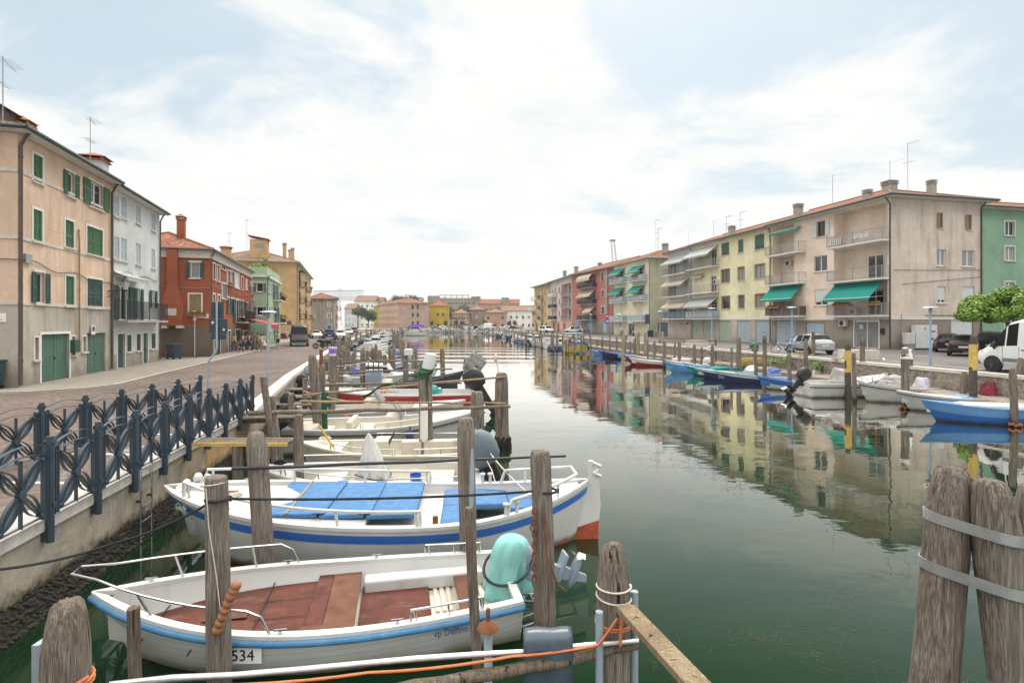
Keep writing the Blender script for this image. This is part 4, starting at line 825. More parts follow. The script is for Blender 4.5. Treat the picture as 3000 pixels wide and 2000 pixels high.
h.wins('R', 'G', [(872, 632, 937, 755), (1058, 640, 1150, 760)], st='G', trim=None, glass='glass2'); h.wins('R', 'G', [(877, 907, 938, 1030), (1060, 908, 1150, 1025)], st='B', col='blind', trim=None); h.wins('R', 'G', [(975, 1150, 1140, 1330)], st='B', col='blind', trim='tan', sill=False, name='garage_door')
sidewall = h.wm; h.walls()
for o in h.root.children:
    if o.name.startswith('side_wall'): o.data.materials[0] = W['rside']
h.roof(.85, .34, False, True, gut='gutter', ovL=0); h.downpipe('F', h.L-.02, .1, h.H, 'gutter', .06, .6); h.downpipe('R', h.D-.15, .1, h.H, 'gutter', .06, .5)
b = MB(); b.box((0, -.045, 2.62), (h.L+.045, -.003, 2.82)); b.box((h.L+.003, 0, 2.62), (h.L+.045, h.D, 2.82)); b.build('string_course', M['trim'], h.root)
for a, y, ww, hh in ((2.0, 1.8, .7, .9), (h.L-4.5, 2.2, .6, .3), (h.L-2.2, 7.0, .55, .9), (h.L-4.0, 4.2, .9, .5)): h.chimney(a, y, ww, hh, M['conc'])
for a, y, hh, k in ((h.L-8.5, 2, 3.3, 0), (h.L-2.4, 2.5, 2.8, 0), (h.L-1.6, 3.6, 4.6, 2)): h.antenna(a, y, hh, k)
b = MB(); b.box((1.0, .5, h.roof_z(.5)+.1), (5.5, 3.2, h.roof_z(.5)+.5)); 
wire([(h.L+.06, y, 6.9+.02*y) for y in (0.2, 3, 6, 9.8)], 'iron', .018, h.root); wire([(h.L+.06, y, 5.6+.09*y) for y in (1.2, 3, 6, 9.8)], 'iron', .018, h.root); wire([(h.L+.06, y, 3.0) for y in (3.6, 9.5)], 'copper', .03, h.root)
b = MB(); b.tube([(0, -.08, 0), (0, -.08, 3.1)], .03, 6); h.part(b, 'conduit', M['rail_grey'], 'R', h.loc('R', zm('G', 605, 0)[0], 740)[0], 0, 0)
h = House('mint green apartment block behind the cream pink corner house', (43.0, 52.6), (66, 57.8), 10, ZR, 15.2, W['mint'], W['mint'], 2)
h.downpipe('F', 1.6, .1, h.H, 'copper')
for z in (1, 5, 8.5, 11): h.win('F', 6, z, 1.2, 1.4, 'G')
h.walls(); h.roof(.7, .34, True, True)

# row beyond the gap
pts = [(6.8, 166), (10.4, 148), (14, 126), (20, 107), (23.5, 92.7)]
h = House('cream apartment house with four emerald awnings and a shade-toned side wall', pts[3], pts[4], 12, ZR, 15.0, W['cream'])
for i, (t, bt) in enumerate(((510, 605), (715, 803), (922, 997))):
    for x0, x1 in ((1052, 1193), (1255, 1416)):
        a, z, bw, bh = h.rect('F', 'E', (x0, t-(40 if x0 > 1200 else 0)*(1-i*.4)+10, x1, bt-(25 if x0 > 1200 else 0)*(1-i*.5)+12)); a = max(a, .1); bw = min(bw, h.L-a-.2); h.balcony('F', a, z+.2, bw, 1.1, 1.0, 'panel', 'rail_grey', 'trim', 'garage_blue')
        h.win('F', a+bw*.45, z+.2, 1.3, 2.2, 'G' if i < 2 else 'S', 'blind', None, glass='glass3', sill=False, frame='brown_frame')
        if i < 2: h.awning('F', a+.1, z+2.95, bw*.8, 1.2, 1.5, 'awn_green')
h.wins('F', 'E', [(1215, 1022, 1278, 1152)], st='G', trim='pvc', name='door', sill=False, glass='glass3'); h.wins('F', 'E', [(1120, 1015, 1140, 1050)], st='G', trim=None, glass='glass3'); h.wins('R', 'E', [(1525, 1030, 1660, 1172)], st='D', col='garage_slate', name='garage_door', trim='tan', sill=False, nm=1)
h.flowerbox('F', h.L-4.5, 10.4, 2.2, d=-1.1); h.walls()
for o in h.root.children:
    if o.name.startswith('side_wall'): o.data.materials[0] = W['olive']  # camera-facing side: cream plaster darkened, its shade put into the colour
h.roof(.7, .34, True, True, gut='rail_grey'); h.downpipe('F', h.L-.1, .1, h.H, 'copper'); h.chimney(h.L-2, 4, .8, 1.5, M['conc']); h.antenna(h.L-3.5, 3, 6, 1); h.antenna(h.L-2, 2.5, 4.5, 1); h.antenna(h.L-1, 2.2, 4.8, 0)
h = House('dusky rose apartment house with beige striped awnings and a grey block base', pts[2], (19.95, 107.2), 12, ZR, 15.0, W['rose'], W['blockgrey'], 2.9)
for i, (t, bt) in enumerate(((590, 655), (758, 822), (930, 985))):
    a, z, bw, bh = h.rect('F', 'E', (720, t, 886, bt+8)); h.balcony('F', a, z+.15, bw, 1.1, 1.0, 'panel', 'iron', 'conc', 'iron'); h.win('F', a+bw-2.2, z+.15, 1.4, 2.2, 'G', trim=None, glass='glass3', sill=False); h.win('F', a+.4, z+.15, 1.6, 2.2, 'B', 'awn_beige', None, sill=False)
    h.awning('F', a+(.5 if i != 2 else bw*.45), z+3.1, bw*(.85 if i != 2 else .5), 1.3, 1.5, 'awn_beige', curved=i == 0)
    if i < 2: h.flowerbox('F', a+.5, z+.9, bw*.7, d=-1.1)
h.wins('F', 'E', [(930, 492, 960, 572), (933, 672, 962, 747), (933, 845, 968, 922), (704, 552, 724, 622), (706, 712, 718, 776), (710, 872, 722, 930)], st='G', trim='pvc', frame='tan'); h.wins('F', 'E', [(785, 1012, 843, 1112), (942, 1010, 985, 1122)], st='D', col='garage_blue', trim=None, sill=False, name='garage_door', nm=1)
h.walls(); h.roof(.7, .34, True, False, gut='rail_grey', ovR=0); a, _ = h.loc('F', zm('E', 1000, 0)[0], 740)
b = MB(); b.box((-.35, -.4, 2.9), (.35, 0, h.H)); h.part(b, 'flue_casing', M['conc'], 'F', a, 0, 0); h.chimney(4, 5, .7, .6, M['conc'])
h = House('pale pink apartment house with corner loggias', pts[1], (13.9, 126.4), 11, ZR, 14.9, W['lpink'], W['pink'], 2.9)
for i, zf in enumerate((3.2, 6.2, 9.2)):
    h.win('F', 2, zf+.8, .9, 1.4, 'S', 'brown_frame', None); h.win('F', 9.5, zf+.8, 1, 1.4, 'S', 'brown_frame', None); h.win('F', 5, zf, 1.2, 2.2, 'G', trim=None, glass='glass3', sill=False); h.balcony('F', 1.5, zf, 6.0, 1.1, 1, 'bars', 'iron', 'trim', 'blind' if i == 2 else 'iron')
    h.holes['F'].append((12, h.L-.5, zf, zf+2.6, 1.3, True)); h.balcony('F', 12, zf, h.L-12.5, .2, 1, 'bars', 'rail_grey', 'pink' if 0 else 'conc'); h.win('F', 15, zf, 2.4, 2.2, 'G', trim=None, frame='tan', sill=False, d=1.3)
for a in (3, 8, 14): h.win('F', a, .02, 2.2, 2.3, 'D', 'brown_frame', None, sill=False, name='garage_door', nm=1)
h.walls(); h.roof(.7, .34, True, True, gut='rail_grey', tile='tile_old'); h.chimney(4, 3, .8, 1.2, M['conc']); h.chimney(15, 3, .8, 1.2, M['conc'])
h = House('amber yellow apartment house at the far end of the right hand row', pts[0], (10.3, 148.4), 11, ZR, 14.7, W['amber'], W['amber'], 2)
for i, zf in enumerate((3.2, 6.2, 9.2)):
    for a in (2, 5, 12.5): h.win('F', a, zf+.8, 1, 1.4, 'S', 'brown_frame', None)
    h.win('F', 9, zf, 1.3, 2.2, 'G', trim=None, sill=False); h.balcony('F', 8, zf, 3.4, 1.1, 1, 'bars', 'iron', 'conc'); h.balcony('F', .1, zf, 2.6, 2.0 if i == 1 else 1.2, 1, 'bars', 'pvc', 'trim'); h.win('L', 8.5, zf, 1.2, 2.2, 'G', trim=None, sill=False)
for a in (2, 8, 13): h.win('F', a, .02, 2, 2.3, 'D', 'copper', None, sill=False, name='garage_door', nm=1)
h.walls(); h.roof(.9, .25, True, True, gut='gutter', tile='tile_old')

# ------------------------------------------------------------------ houses round the far end
def farhouse(label, c, x0, x1, ytop, Y, depth, wall, st='S', colr='sh_dark', rows=3, cols=3, pitch=.4, tile='tile', zb=ZF, hip=True, base=None, ww=1.1, wh=1.5, roof=True, skip=()):
    p0 = zm(c, x0, ytop); p1 = zm(c, x1, ytop); a = at(p0[0], p0[1], Y); b = at(p1[0], p1[1], Y)
    h = House(label, (a.x, a.y), (b.x, b.y), depth, zb, a.z, wall, base, 3)
    for j in range(rows):
        for i in range(cols):
            if (i, j) in skip: continue
            h.win('F', h.L*(i+.5)/cols-ww/2, .9+j*(h.H-.6)/rows, ww, wh, st, colr, None)
    h.walls()
    if roof: h.roof(.4, pitch, hip, hip, tile=tile)
    return h
PX = Vector((-52.3, 250)); uX = Vector((.43, -.9028))
h = House('long three storey peach house with a shade-toned end wall across the canal end', tuple(PX-uX*42.4), tuple(PX), 14.4, ZF, at(0, zm('C', 0, 277)[1], 250).z, W['peach'])
for z in (1, 4.2, 7.4):
    for a in range(13): h.win('F', 1.2+a*3.2, z, 1.2, 1.7, 'S', 'brown_frame', None)
for r in ((1115, 290, 1137, 332), (1162, 290, 1183, 332), (1116, 365, 1138, 403), (1162, 365, 1184, 403), (1162, 437, 1183, 474), (1116, 440, 1138, 474)): h.win('R', *h.rect('R', 'C', r), st='S', col='sh_dark', trim=None)
h.walls(); h.roof(.5, .36, True, True); h.acunit('R', 5.0, 5.5)
for o in h.root.children:
    if o.name.startswith('side_wall'): o.data.materials[0] = W['peach_shade']  # end wall wears a darker peach, with the shade painted in
h = House('short yellow end house of the peach row across the canal end', tuple(PX-uX*56), tuple(PX-uX*42.6), 13, ZF, h.z1-.3, W['lemon'])
for z in (1, 4.2, 7.2):
    for a in range(4): h.win('F', 1+a*3.2, z, 1.2, 1.7, 'S', 'sh_dark', None)
h.walls(); h.roof(.4, .36, True, False)
farhouse('bright yellow house beside the long peach house', 'C', 1284, 1432, 303, 262, 14, W['lemon'], rows=2, cols=3, skip=((0, 0), (2, 0), (0, 1)), tile='tile')
farhouse('low faded brick house with chimneys beyond the yellow house', 'C', 1490, 1640, 372, 258, 10, W['faded'], rows=2, cols=3, st='O', tile='tile_old', colr='sh_dark')
farhouse('faded brown gabled house between low brick houses', 'C', 1640, 1785, 340, 266, 12, W['bark'], rows=2, cols=3, st='S', tile='tile_old', colr='sh_grey', skip=((0, 1), (2, 1)))
farhouse('low orange brick house left of the white house', 'C', 1787, 1985, 365, 256, 10, W['faded'], rows=2, cols=3, st='S', tile='tile_old', colr='sh_dark', skip=((1, 1),))
h = farhouse('long white house with a low gable by the far right bank', 'C', 1945, 2222, 350, 262, 14, W['whitef'], rows=2, cols=5, st='G', colr='sh_grey', pitch=.38, hip=False, tile='tile_old')
h = farhouse('long flat roofed brown brick apartment block on the skyline', 'C', 1262, 1740, 228, 340, 14, W['bark'], rows=4, cols=13, st='G', roof=False, ww=1.8); 
b = MB(); [b.box((h.L*k/9, 0, h.H), (h.L*k/9+.4, .4, h.H+1.6)) for k in range(2, 8)]; b.box((h.L*.22, 0, h.H+1.6), (h.L*.8, 3, h.H+1.9)); b.box((0, 0, h.H), (h.L*.2, 8, h.H+1.4)); b.box((h.L*.84, -.3, h.H), (h.L+.3, 8, h.H+1.0)); b.build('roof_terrace', W['bark'], h.root)
h = farhouse('long rose brown apartment block with orange tiled roof on the skyline', 'C', 1742, 2105, 283, 335, 14, W['faded'], rows=3, cols=9, st='G', ww=1.6, hip=False); b = MB(); b.box((h.L*.55, -.5, 0), (h.L*.74, 6, h.H+4)); b.build('stair_tower', W['bark'], h.root)
farhouse('white gabled apartment house above the dark pines', 'C', 592, 776, 262, 330, 14, W['whitef'], rows=4, cols=4, st='G', hip=False, pitch=.5, tile='tile_old')
farhouse('grey white house with red roof behind the white gabled house', 'C', 778, 850, 258, 338, 12, W['palewhite'], rows=3, cols=2, st='G', hip=False)
farhouse('narrow grey white house at the end of the left street', 'C', 500, 590, 330, 300, 14, W['palewhite'], rows=3, cols=3, st='S', colr='sh_grey', hip=False, tile='tile_old')
farhouse('terracotta roofed house glimpsed beyond the white house', 'C', 2165, 2300, 330, 300, 10, W['peach'], rows=3, cols=3, st='S', tile='tile')
# ------------------------------------------------------------------ iron fences along the ramp
def fence(label, pts, group=None, inner=False):
    root = thing('fence', label, 'fence', (pts[0].x, pts[0].y, 0)); o0 = pts[0]
    post = panel = None
    for i, p in enumerate(pts):
        d = (pts[min(i+1, len(pts)-1)]-pts[max(i-1, 0)]).normalized(); rz = math.atan2(d.y, d.x)
        if post is None:
            b = MB(); z0 = ZL-(.30 if not inner else 0); b.tube([(0, 0, z0), (0, 0, ZL+1.15)], .048, 12)
            if not inner: b.box((-.05, .02, z0+.02), (.05, .16, z0+.2))
            post = b.build('post', M['fence'], root, 50); c = MB()
            for z in (ZL+1.07, ZL+.22): c.lathe([(.035, -.062), (.035, -.045)], (0, 0, z), 12, axis='y'); c.lathe([(.035, .045), (.035, .062)], (0, 0, z), 12, axis='y')
            bolt = c.build('bolt', M['rail_grey' if 0 else 'fence'], post, 50); q = post
        else:
            q = post.copy(); COL.objects.link(q); q.parent = root; c = bolt.copy(); COL.objects.link(c); c.parent = q
        q.location = (p.x-o0.x, p.y-o0.y, 0); q.rotation_euler = (0, 0, rz)
        if i == len(pts)-1: break
        L = (pts[i+1]-p).length; dd = (pts[i+1]-p); rp = math.atan2(dd.y, dd.x)
        if panel is None:
            b = MB(); B0, T = ZL+.10, ZL+.93; up = (0, 1, 0)
            def rib(pp, wd=.042, th=.007, cl=False):      # flat iron bent on edge in the panel's plane
                pp = [Vector((x, 0, z)) for x, z in pp]; n = len(pp); rings = []
                for k, a in enumerate(pp):
                    t = ((pp[(k+1) % n] if cl or k < n-1 else pp[k])-(pp[k-1] if cl or k > 0 else pp[k])).normalized(); nn = Vector((-t.z, 0, t.x))*th/2; yy = Vector((0, wd/2, 0))
                    rings.append([a+nn+yy, a-nn+yy, a-nn-yy, a+nn-yy])
                if cl: rings.append(rings[0])
                b.loft(rings, 0, True, not cl)
            for k, (dz, h) in enumerate(((.0, .10), (.13, .10))): rib([(L*t/10, T+dz-.04+h*math.sin(PI*t/10)) for t in range(11)], .05)
            for x in (.085, .15, L-.15, L-.085): b.bar((x, 0, B0-.04), (x, 0, T+.02+.1*math.sin(PI*x/L)), .012, .05, 0, (0, 1, 0)); 
            rib([(.1, B0), (L-.1, B0)], .05)
            cx, cz = L/2, (B0+T)/2; b.bar((cx, 0, B0-.02), (cx, 0, T+.02), .012, .05)
            hx, hz = L*.5-.20, (T-B0)/2-.04
            for sx, sz, wds in ((1, 1, (.03, .065, .1)), (-1, -1, (.03, .065, .1)), (-1, 1, (.025, .10)), (1, -1, (.025, .10))):
                l = math.hypot(hx, hz); ux, uz = sx*hx/l, sz*hz/l
                for wd in wds:
                    n = 12; side = [(l*t/n, wd*math.sin(PI*t/n)**.8) for t in range(n+1)]+[(l*t/n, -wd*math.sin(PI*t/n)**.8) for t in range(n-1, 0, -1)]
                    rib([(cx+ux*a-uz*o_, cz+uz*a+ux*o_) for a, o_ in side], .045, .007, True)
                b.lathe([(.028, -.04), (.028, .04)], (cx+ux*l, 0, cz+uz*l), 10, axis='y')
            b.lathe([(.06, -.035), (.06, .035)], (cx, 0, cz), 14, axis='y')
            panel = b.build('panel', M['fence'], root); q = panel; L0 = L
        else:
            q = panel.copy(); COL.objects.link(q); q.parent = root
        q.location = (p.x-o0.x, p.y-o0.y, 0); q.rotation_euler = (0, 0, rp); q.scale = (L/L0, 1, 1)
    return root
A0, A1 = Vector((-6.30, 6.7)), Vector((-7.94, 16.8)); dA = (A1-A0).normalized(); nA = Vector((dA.y, -dA.x))
fence('slate blue iron fence with flower loops along the quay edge', [A0+dA*(-2.6+i*1.12)+nA*.09 for i in range(12)])
fence('slate blue iron fence on the street side of the brick ramp', [Vector((-9.05-.02*i*1.12, 5.0+i*1.12)) for i in range(11)], inner=True)
q = thing('ladder', 'steel bathing ladder hanging on the stained quay wall', 'ladder', (-6.92, 10.05, 0), math.atan2(dA.y, dA.x))
b = MB()
for x in (-.2, .2): b.tube([(x, .35, ZL+.05), (x, .30, ZL+.32), (x, .12, ZL+.42), (x, -.10, ZL+.34), (x, -.15, ZL+.1), (x, -.15, .02)], .018, 7)
for z in (.1, .38, .66, .94, 1.2): b.tube([(-.2, -.15, z), (.2, -.15, z)], .014, 6)
b.build('rails', M['steel'], q, 50); b = MB(); [b.box((x-.02, -.16, .75), (x+.02, .02, .79)) for x in (-.2, .2)]; b.build('bracket', M['iron'], q)

# ------------------------------------------------------------------ mooring poles
GP = 'mooring poles in the canal'
def pole(x, y, top, r, label, tilt=(0, 0), m='wood', tip=.28, tipr=.62, seg=10, group=GP, yellow=None, name='mooring_pole', base=-.8, flat=False, groove=.05):
    b = MB(); n = seg; jit = [1+R.uniform(-groove, groove) for _ in range(n)]; ph = R.uniform(0, 6); cut = [R.uniform(-.5, .5) for _ in range(n)]
    H = top-base; zs = [0, .25, .5, .72, .86, 1-tip/H, 1-tip*.66/H, 1-tip*.3/H, 1-tip*.08/H, 1, 1]; rings = []
    for k, t in enumerate(zs):
        rr = r*(1.06-.08*t+.025*math.sin(9*t+ph)); q_ = max(0, k-5)/4; rr *= 1-(1-tipr)*min(1, q_)**1.3
        if k == 10: rr *= .55
        cx = tilt[0]*t*H+.012*math.sin(5*t+ph); cy = tilt[1]*t*H
        rings.append([(cx+rr*jit[j]*math.cos(2*PI*j/n), cy+rr*jit[j]*math.sin(2*PI*j/n), t*H+(cut[j]*r*.22*max(0, k-6)/3 if k < 10 else r*.10)) for j in range(n)])
    mi = [M[m]]
    if yellow:                              # (from, to) painted yellow, tarred above
        b.loft(rings[:1]+[[(p[0]*(1), p[1], p[2]) for p in rings[1]]]+rings[2:], 0)
        mi = [M['tar'], M['yellow_paint'], M['tar']]
        fz = lambda z: [(tilt[0]*(z-base)+r*1.09*jit[j]*math.cos(2*PI*j/n), r*1.09*jit[j]*math.sin(2*PI*j/n), z-base) for j in range(n)]
        b.loft([fz(yellow[0]), fz((yellow[0]+yellow[1])/2), fz(yellow[1])], 1, True, False)
    else: b.loft(rings, 0)
    o = b.build(name, mi, None, 45, (x, y, base)); tag(o, label, 'mooring pole', group); return o
def pole_at(px, ytop, Y, wpx, label, bx=None, **k):          # sighted: top of the pole, its distance, its width
    p = at(px, ytop, Y); r = wpx/1250*Y/2
    if bx is not None:
        zb = -.8; X0 = (bx-1176)/1250*Y; H = p.z-zb; k['tilt'] = ((p.x-X0)/H, k.pop('ty', 0)); return pole(X0, Y, p.z, r, label, **k)
    return pole(p.x, Y, p.z, r, label, **k)
near = dict(seg=44, m='wood_near', groove=.045)
pole_at(152, 1383, 3.95, 92, 'stout weathered pole at the bottom left, bound with orange rope', **near, tipr=.55, tip=.35)
pole_at(494, 1094, 5.75, 50, 'split mooring pole in front of the white boat with red floor boards, holding terracotta floats', bx=513, **near, tipr=.85, tip=.08)
pole_at(590, 993, 8.15, 44, 'mooring pole rising between the two largest white boats, nearer the left bow', bx=614, **near, tipr=.6, tip=.2)
pole_at(1072, 960, 8.3, 38, 'mooring pole between the two largest white boats, with a grey pipe lashed to it', bx=1076, **near, tipr=.7, tip=.2)
pole_at(1239, 1036, 6.75, 48, 'thick mooring pole with rusty chain beside the turquoise covered motor', bx=1258, **near, tipr=.8, tip=.12)
pole_at(1405, 1250, 5.0, 72, 'tall rounded pole wound with white rope, carrying the raw plank', bx=1416, **near, tipr=.5, tip=.3)
pole_at(1080, 1165, 5.95, 23, 'slim jointed pole standing against the near white boat', bx=1106, tipr=.9, tip=.05, seg=12)
pole_at(309, 1395, 4.9, 26, 'slim hollow grey post beside the bow of the near white boat', bx=320, tipr=1, tip=.04, seg=12, m='wood')
pole_at(2207, 1084, 3.5, 93, 'leaning bank pole strapped with metal bands, left one of the foreground trio', bx=2066, ty=.02, **near, tipr=.6, tip=.36)
pole_at(2316, 1118, 3.3, 94, 'leaning bank pole strapped with metal bands, front right one of the foreground trio', bx=2440, ty=.03, **near, tipr=.6, tip=.32)
pole_at(2316, 1095, 3.75, 82, 'leaning bank pole half hidden at the back of the foreground trio', bx=2420, ty=-.05, **near, tipr=.6, tip=.3)
pole_at(686, 952, 11.7, 22, 'mooring pole in front of the cream boat with the yellow stick', bx=691, tipr=.85, seg=12)
pole_at(1095, 900, 14.3, 32, 'broad mooring pole behind the slate covered motor', bx=1101, tipr=.8, seg=14)
pole_at(1152, 857, 17.4, 30, 'lone mooring pole in open water with mussels at its foot', bx=1155, tipr=.75, tip=.3, seg=14)
pole_at(970, 862, 15.2, 17, 'paired mooring pole carrying the white bucket, left of the two', bx=971, tipr=.9)
pole_at(985, 858, 15.4, 17, 'paired mooring pole carrying the white bucket, right of the two', bx=986, tipr=.9)
pole_at(718, 815, 17.8, 21, 'tall pointed pole leaning over the white motorboat stern', bx=736, tipr=.6, tip=.35, seg=12)
pole_at(745, 900, 17.2, 13, 'short pole wrapped in green netting beside the tall pointed pole', bx=749, tipr=.8, m='green_net')
pole_at(764, 817, 21, 15, 'mooring pole topped by the violet printed bucket', bx=762, tipr=.95)
pole_at(737, 803, 23, 9, 'rusty post behind the violet bucket', m='rust', tipr=.95)
pole_at(741, 838, 22.3, 14, 'mossy leaning pole between bucket and rusty post', bx=737, tipr=.6)
pole_at(833, 801, 27, 13, 'grey pointed pole standing before the covered white boat', bx=836, tipr=.6)
pole_at(929, 816, 29, 13, 'mooring pole with a small white box on its top', bx=938, tipr=.95)
pole_at(1015, 799, 28, 11, 'pointed pole at the bow of the long slate boat', bx=1019, tipr=.6)
pole_at(1071, 822, 26, 15, 'pointed mooring pole on the left of the grey crate', bx=1080, tipr=.4, tip=.4)
pole_at(1094, 834, 26, 15, 'mooring pole carrying the tilted grey crate', bx=1104, tipr=.7)
for px, yt, Y, wd, lb in ((634, 925, 13.0, 15, 'left'), (650, 930, 13.6, 15, 'right')):
    pole_at(px-28, yt-60 if lb == 'left' else yt-20, Y, wd, 'slanting prop of the small jetty, %s of the pair' % lb, bx=px+14, tipr=.95)
for px, yt, Y, lb in ((545, 1020, 11.6, 'nearer the camera under the yellow edged plank'), (608, 1012, 12.4, 'farther along under the yellow edged plank')):
    pole_at(px, yt, Y, 24, 'short squared jetty leg '+lb, tipr=1, tip=.05)
RP = [(1431, 762, 55, 7, 'p'), (1466, 764, 60, 7, 'p'), (1482, 763, 60, 7, 'p'), (1503, 783, 56, 7, 'w'), (1515, 762, 60.5, 6, 'p'), (1522, 762, 59.5, 6, 'p'), (1526, 782, 49, 8, 'w'), (1560, 783, 50, 8, 'w'), (1581, 775, 57, 7, 'w'), (1595, 790, 48, 8, 'w'), (1613, 775, 54, 9, 'w'), (1635, 798, 44, 8, 'b'), (1644, 780, 47, 4, 't'), (1697, 774, 41, 11, 'w'), (1732, 790, 44, 9, 'g'), (1739, 800, 44, 4, 't'), (1756, 771, 35, 9, 'k'), (1820, 769, 43, 9, 'w'), (1851, 779, 36, 9, 'w'), (1868, 762, 39, 8, 'k'), (1948, 788, 28.9, 13, 'y'), (1981, 774, 32.3, 10, 'k'), (2079, 799, 25.4, 17, 'W'), (2091, 803, 29, 10, 'W2'), (2215, 853, 25.6, 14, 'w'), (2236, 771, 24.6, 15, 'y'), (2326, 845, 21, 15, 'w'), (2344, 822, 24.0, 14, 'w')]
RL = ['pale bare pole left of the dark red bow', 'pale bare pole behind the red and white boat, leftmost', 'pale bare pole behind the red and white boat, second', 'grey pole behind the red and white boat with a rusty rail', 'thin pale pole of a close pair before the slate garage, left', 'thin pale pole of a close pair before the slate garage, right', 'grey pole at the stern of the red and white boat', 'grey pole beside the chalky blue bow', 'grey pole carrying the rusty rail near the planter', 'grey pole standing over the chalky blue boat', 'grey quay post before the green garage doors', 'grey pole with a pale meter box at its head', 'thin black stake beside the meter box pole', 'thick grey pole amid the teal boat', 'grey pole with a dark green wrapped head', 'thin black stake beside the green wrapped pole', 'tall dark pole before the navy boats', 'grey quay post by the parked bicycle', 'dark brown pole near the white bagged motor', 'tall slim black tipped pole behind the white bagged motor', 'yellow banded pole in front of the white motorboat', 'dark brown pole on the ledge by the concrete planter', 'thick grey pole with a chipped white head and terracotta float ring', 'thin grey pole with a white cap behind the chipped white one', 'leaning grey pole between the two right hand white boats', 'yellow banded pole by the white van', 'grey pole before the blue and white boat with a float ring', 'grey pole in front of the maroon cover']
for (px, yt, Y, wd, k), lb in zip(RP, RL):
    kw = dict(tipr=.6, tip=.35)
    if k == 't': kw = dict(m='tar', tipr=.95)
    if k == 'p': kw = dict(m='wood_pale', tipr=.95)
    if k == 'k': kw = dict(m='log', tipr=.7)
    if k == 'y': p = at(px, yt, Y); kw = dict(yellow=(p.z-1.55, p.z-.38), tipr=.65, m='tar')
    if px in (2215,): kw['bx'] = 2208
    if px in (2326,): kw['bx'] = 2332
    o = pole_at(px, yt, Y, wd, lb, **kw); p = at(px, yt, Y); L_ = lambda b, nm, mm: b.build(nm, M[mm], o, 40, (0, 0, p.z+.8))
    if k == 'k' or k == 'W' or k == 'W2':
        b = MB(); r = wd/1250*Y/2*1.05; b.lathe([(r*1.02, -.5), (r*.98, -.3), (r*.65, .01), (0.01, .03)], (0, 0, 0), 10); L_(b, 'tip', 'pvc' if k[0] == 'W' else 'tar')
    if k == 'b': b = MB(); b.box((-.28, -.25, -.25), (.28, .2, .12)); L_(b, 'meter_box', 'ac')
    if k == 'g': b = MB(); b.ball((0, 0, -.15), (.36, .36, .3)); b.lathe([(.45, -.4), (.3, -.2)], (0, 0, 0), 9); L_(b, 'wrap', 'sh_dark')
    if k == 'W' or px == 2326:
        b = MB(); rr = wd/1250*Y/2+.05
        for j in range(14): b.ball((rr*math.cos(j*.45), rr*math.sin(j*.45), -p.z+.07+.03*(j % 3)), .055, 6, 4)
        L_(b, 'float_ring', 'cork')
lone = [o for o in COL.objects if o.get('label', '').startswith('lone mooring pole')][0]
b = MB()
for i in range(150): a, z = R.uniform(0, 6.3), R.uniform(.0, .42)**1.1; b.ball((.23*math.cos(a)*(1.15-z*.3), .23*math.sin(a)*(1.15-z*.3), z+.8), R.uniform(.02, .045), 5, 3)
b.build('mussels', M['mussel'], lone)
# straps of the foreground trio, drawn tight round the three poles
trio = [o for o in COL.objects if 'foreground trio' in o.get('label', '') and o.name.startswith('mooring_pole')]
for z, lb in ((2.74, 'upper'), (2.42, 'lower')):
    P = []
    for o in trio:
        q = [(o.location.x+v.co.x, o.location.y+v.co.y, v.co.z-.8) for v in o.data.vertices]; lo = [p for p in q if p[2] < -.7]; hi = [p for p in q if .5 < p[2]-1.0 < 1.3]
        c0 = [sum(p[k] for p in lo)/len(lo) for k in range(3)]; c1 = [sum(p[k] for p in hi)/len(hi) for k in range(3)]; t = (z-c0[2])/(c1[2]-c0[2]); cx, cy = c0[0]+(c1[0]-c0[0])*t, c0[1]+(c1[1]-c0[1])*t
        rr = max(math.hypot(p[0]-cx, p[1]-cy) for p in q if abs(p[2]-c1[2]) < .3 and 0 < 1) if 0 else .5*93/1250*3.45*1.06
        P += [(round(cx+rr*math.cos(a), 4), round(cy+rr*math.sin(a), 4)) for a in [2*PI*k/36 for k in range(36)]]
    P = sorted(set(P)); cr = lambda a, b_, c: (b_[0]-a[0])*(c[1]-a[1])-(b_[1]-a[1])*(c[0]-a[0]); hull = []
    for seq in (P, P[::-1]):
        h_ = []
        for p in seq:
            while len(h_) > 1 and cr(h_[-2], h_[-1], p) <= 0: h_.pop()
            h_.append(p)
        hull += h_[:-1]
    mx, my = sum(p[0] for p in hull)/len(hull), sum(p[1] for p in hull)/len(hull); rings = []
    for x, y in hull+hull[:1]:
        d = math.hypot(x-mx, y-my); ox, oy = (x-mx)/d*.007, (y-my)/d*.007; zz = z-.11*(x-2.75)/.6; rings.append([(x, y, zz+.034), (x+ox, y+oy, zz+.034), (x+ox, y+oy, zz-.034), (x, y, zz-.034)])
    b = MB(); b.loft(rings, 0, True, False); tag(b.build('metal_strap', M['alu'], None, 40), '%s of the two metal straps round the foreground trio of poles' % lb, 'strap', 'metal straps round the foreground poles')

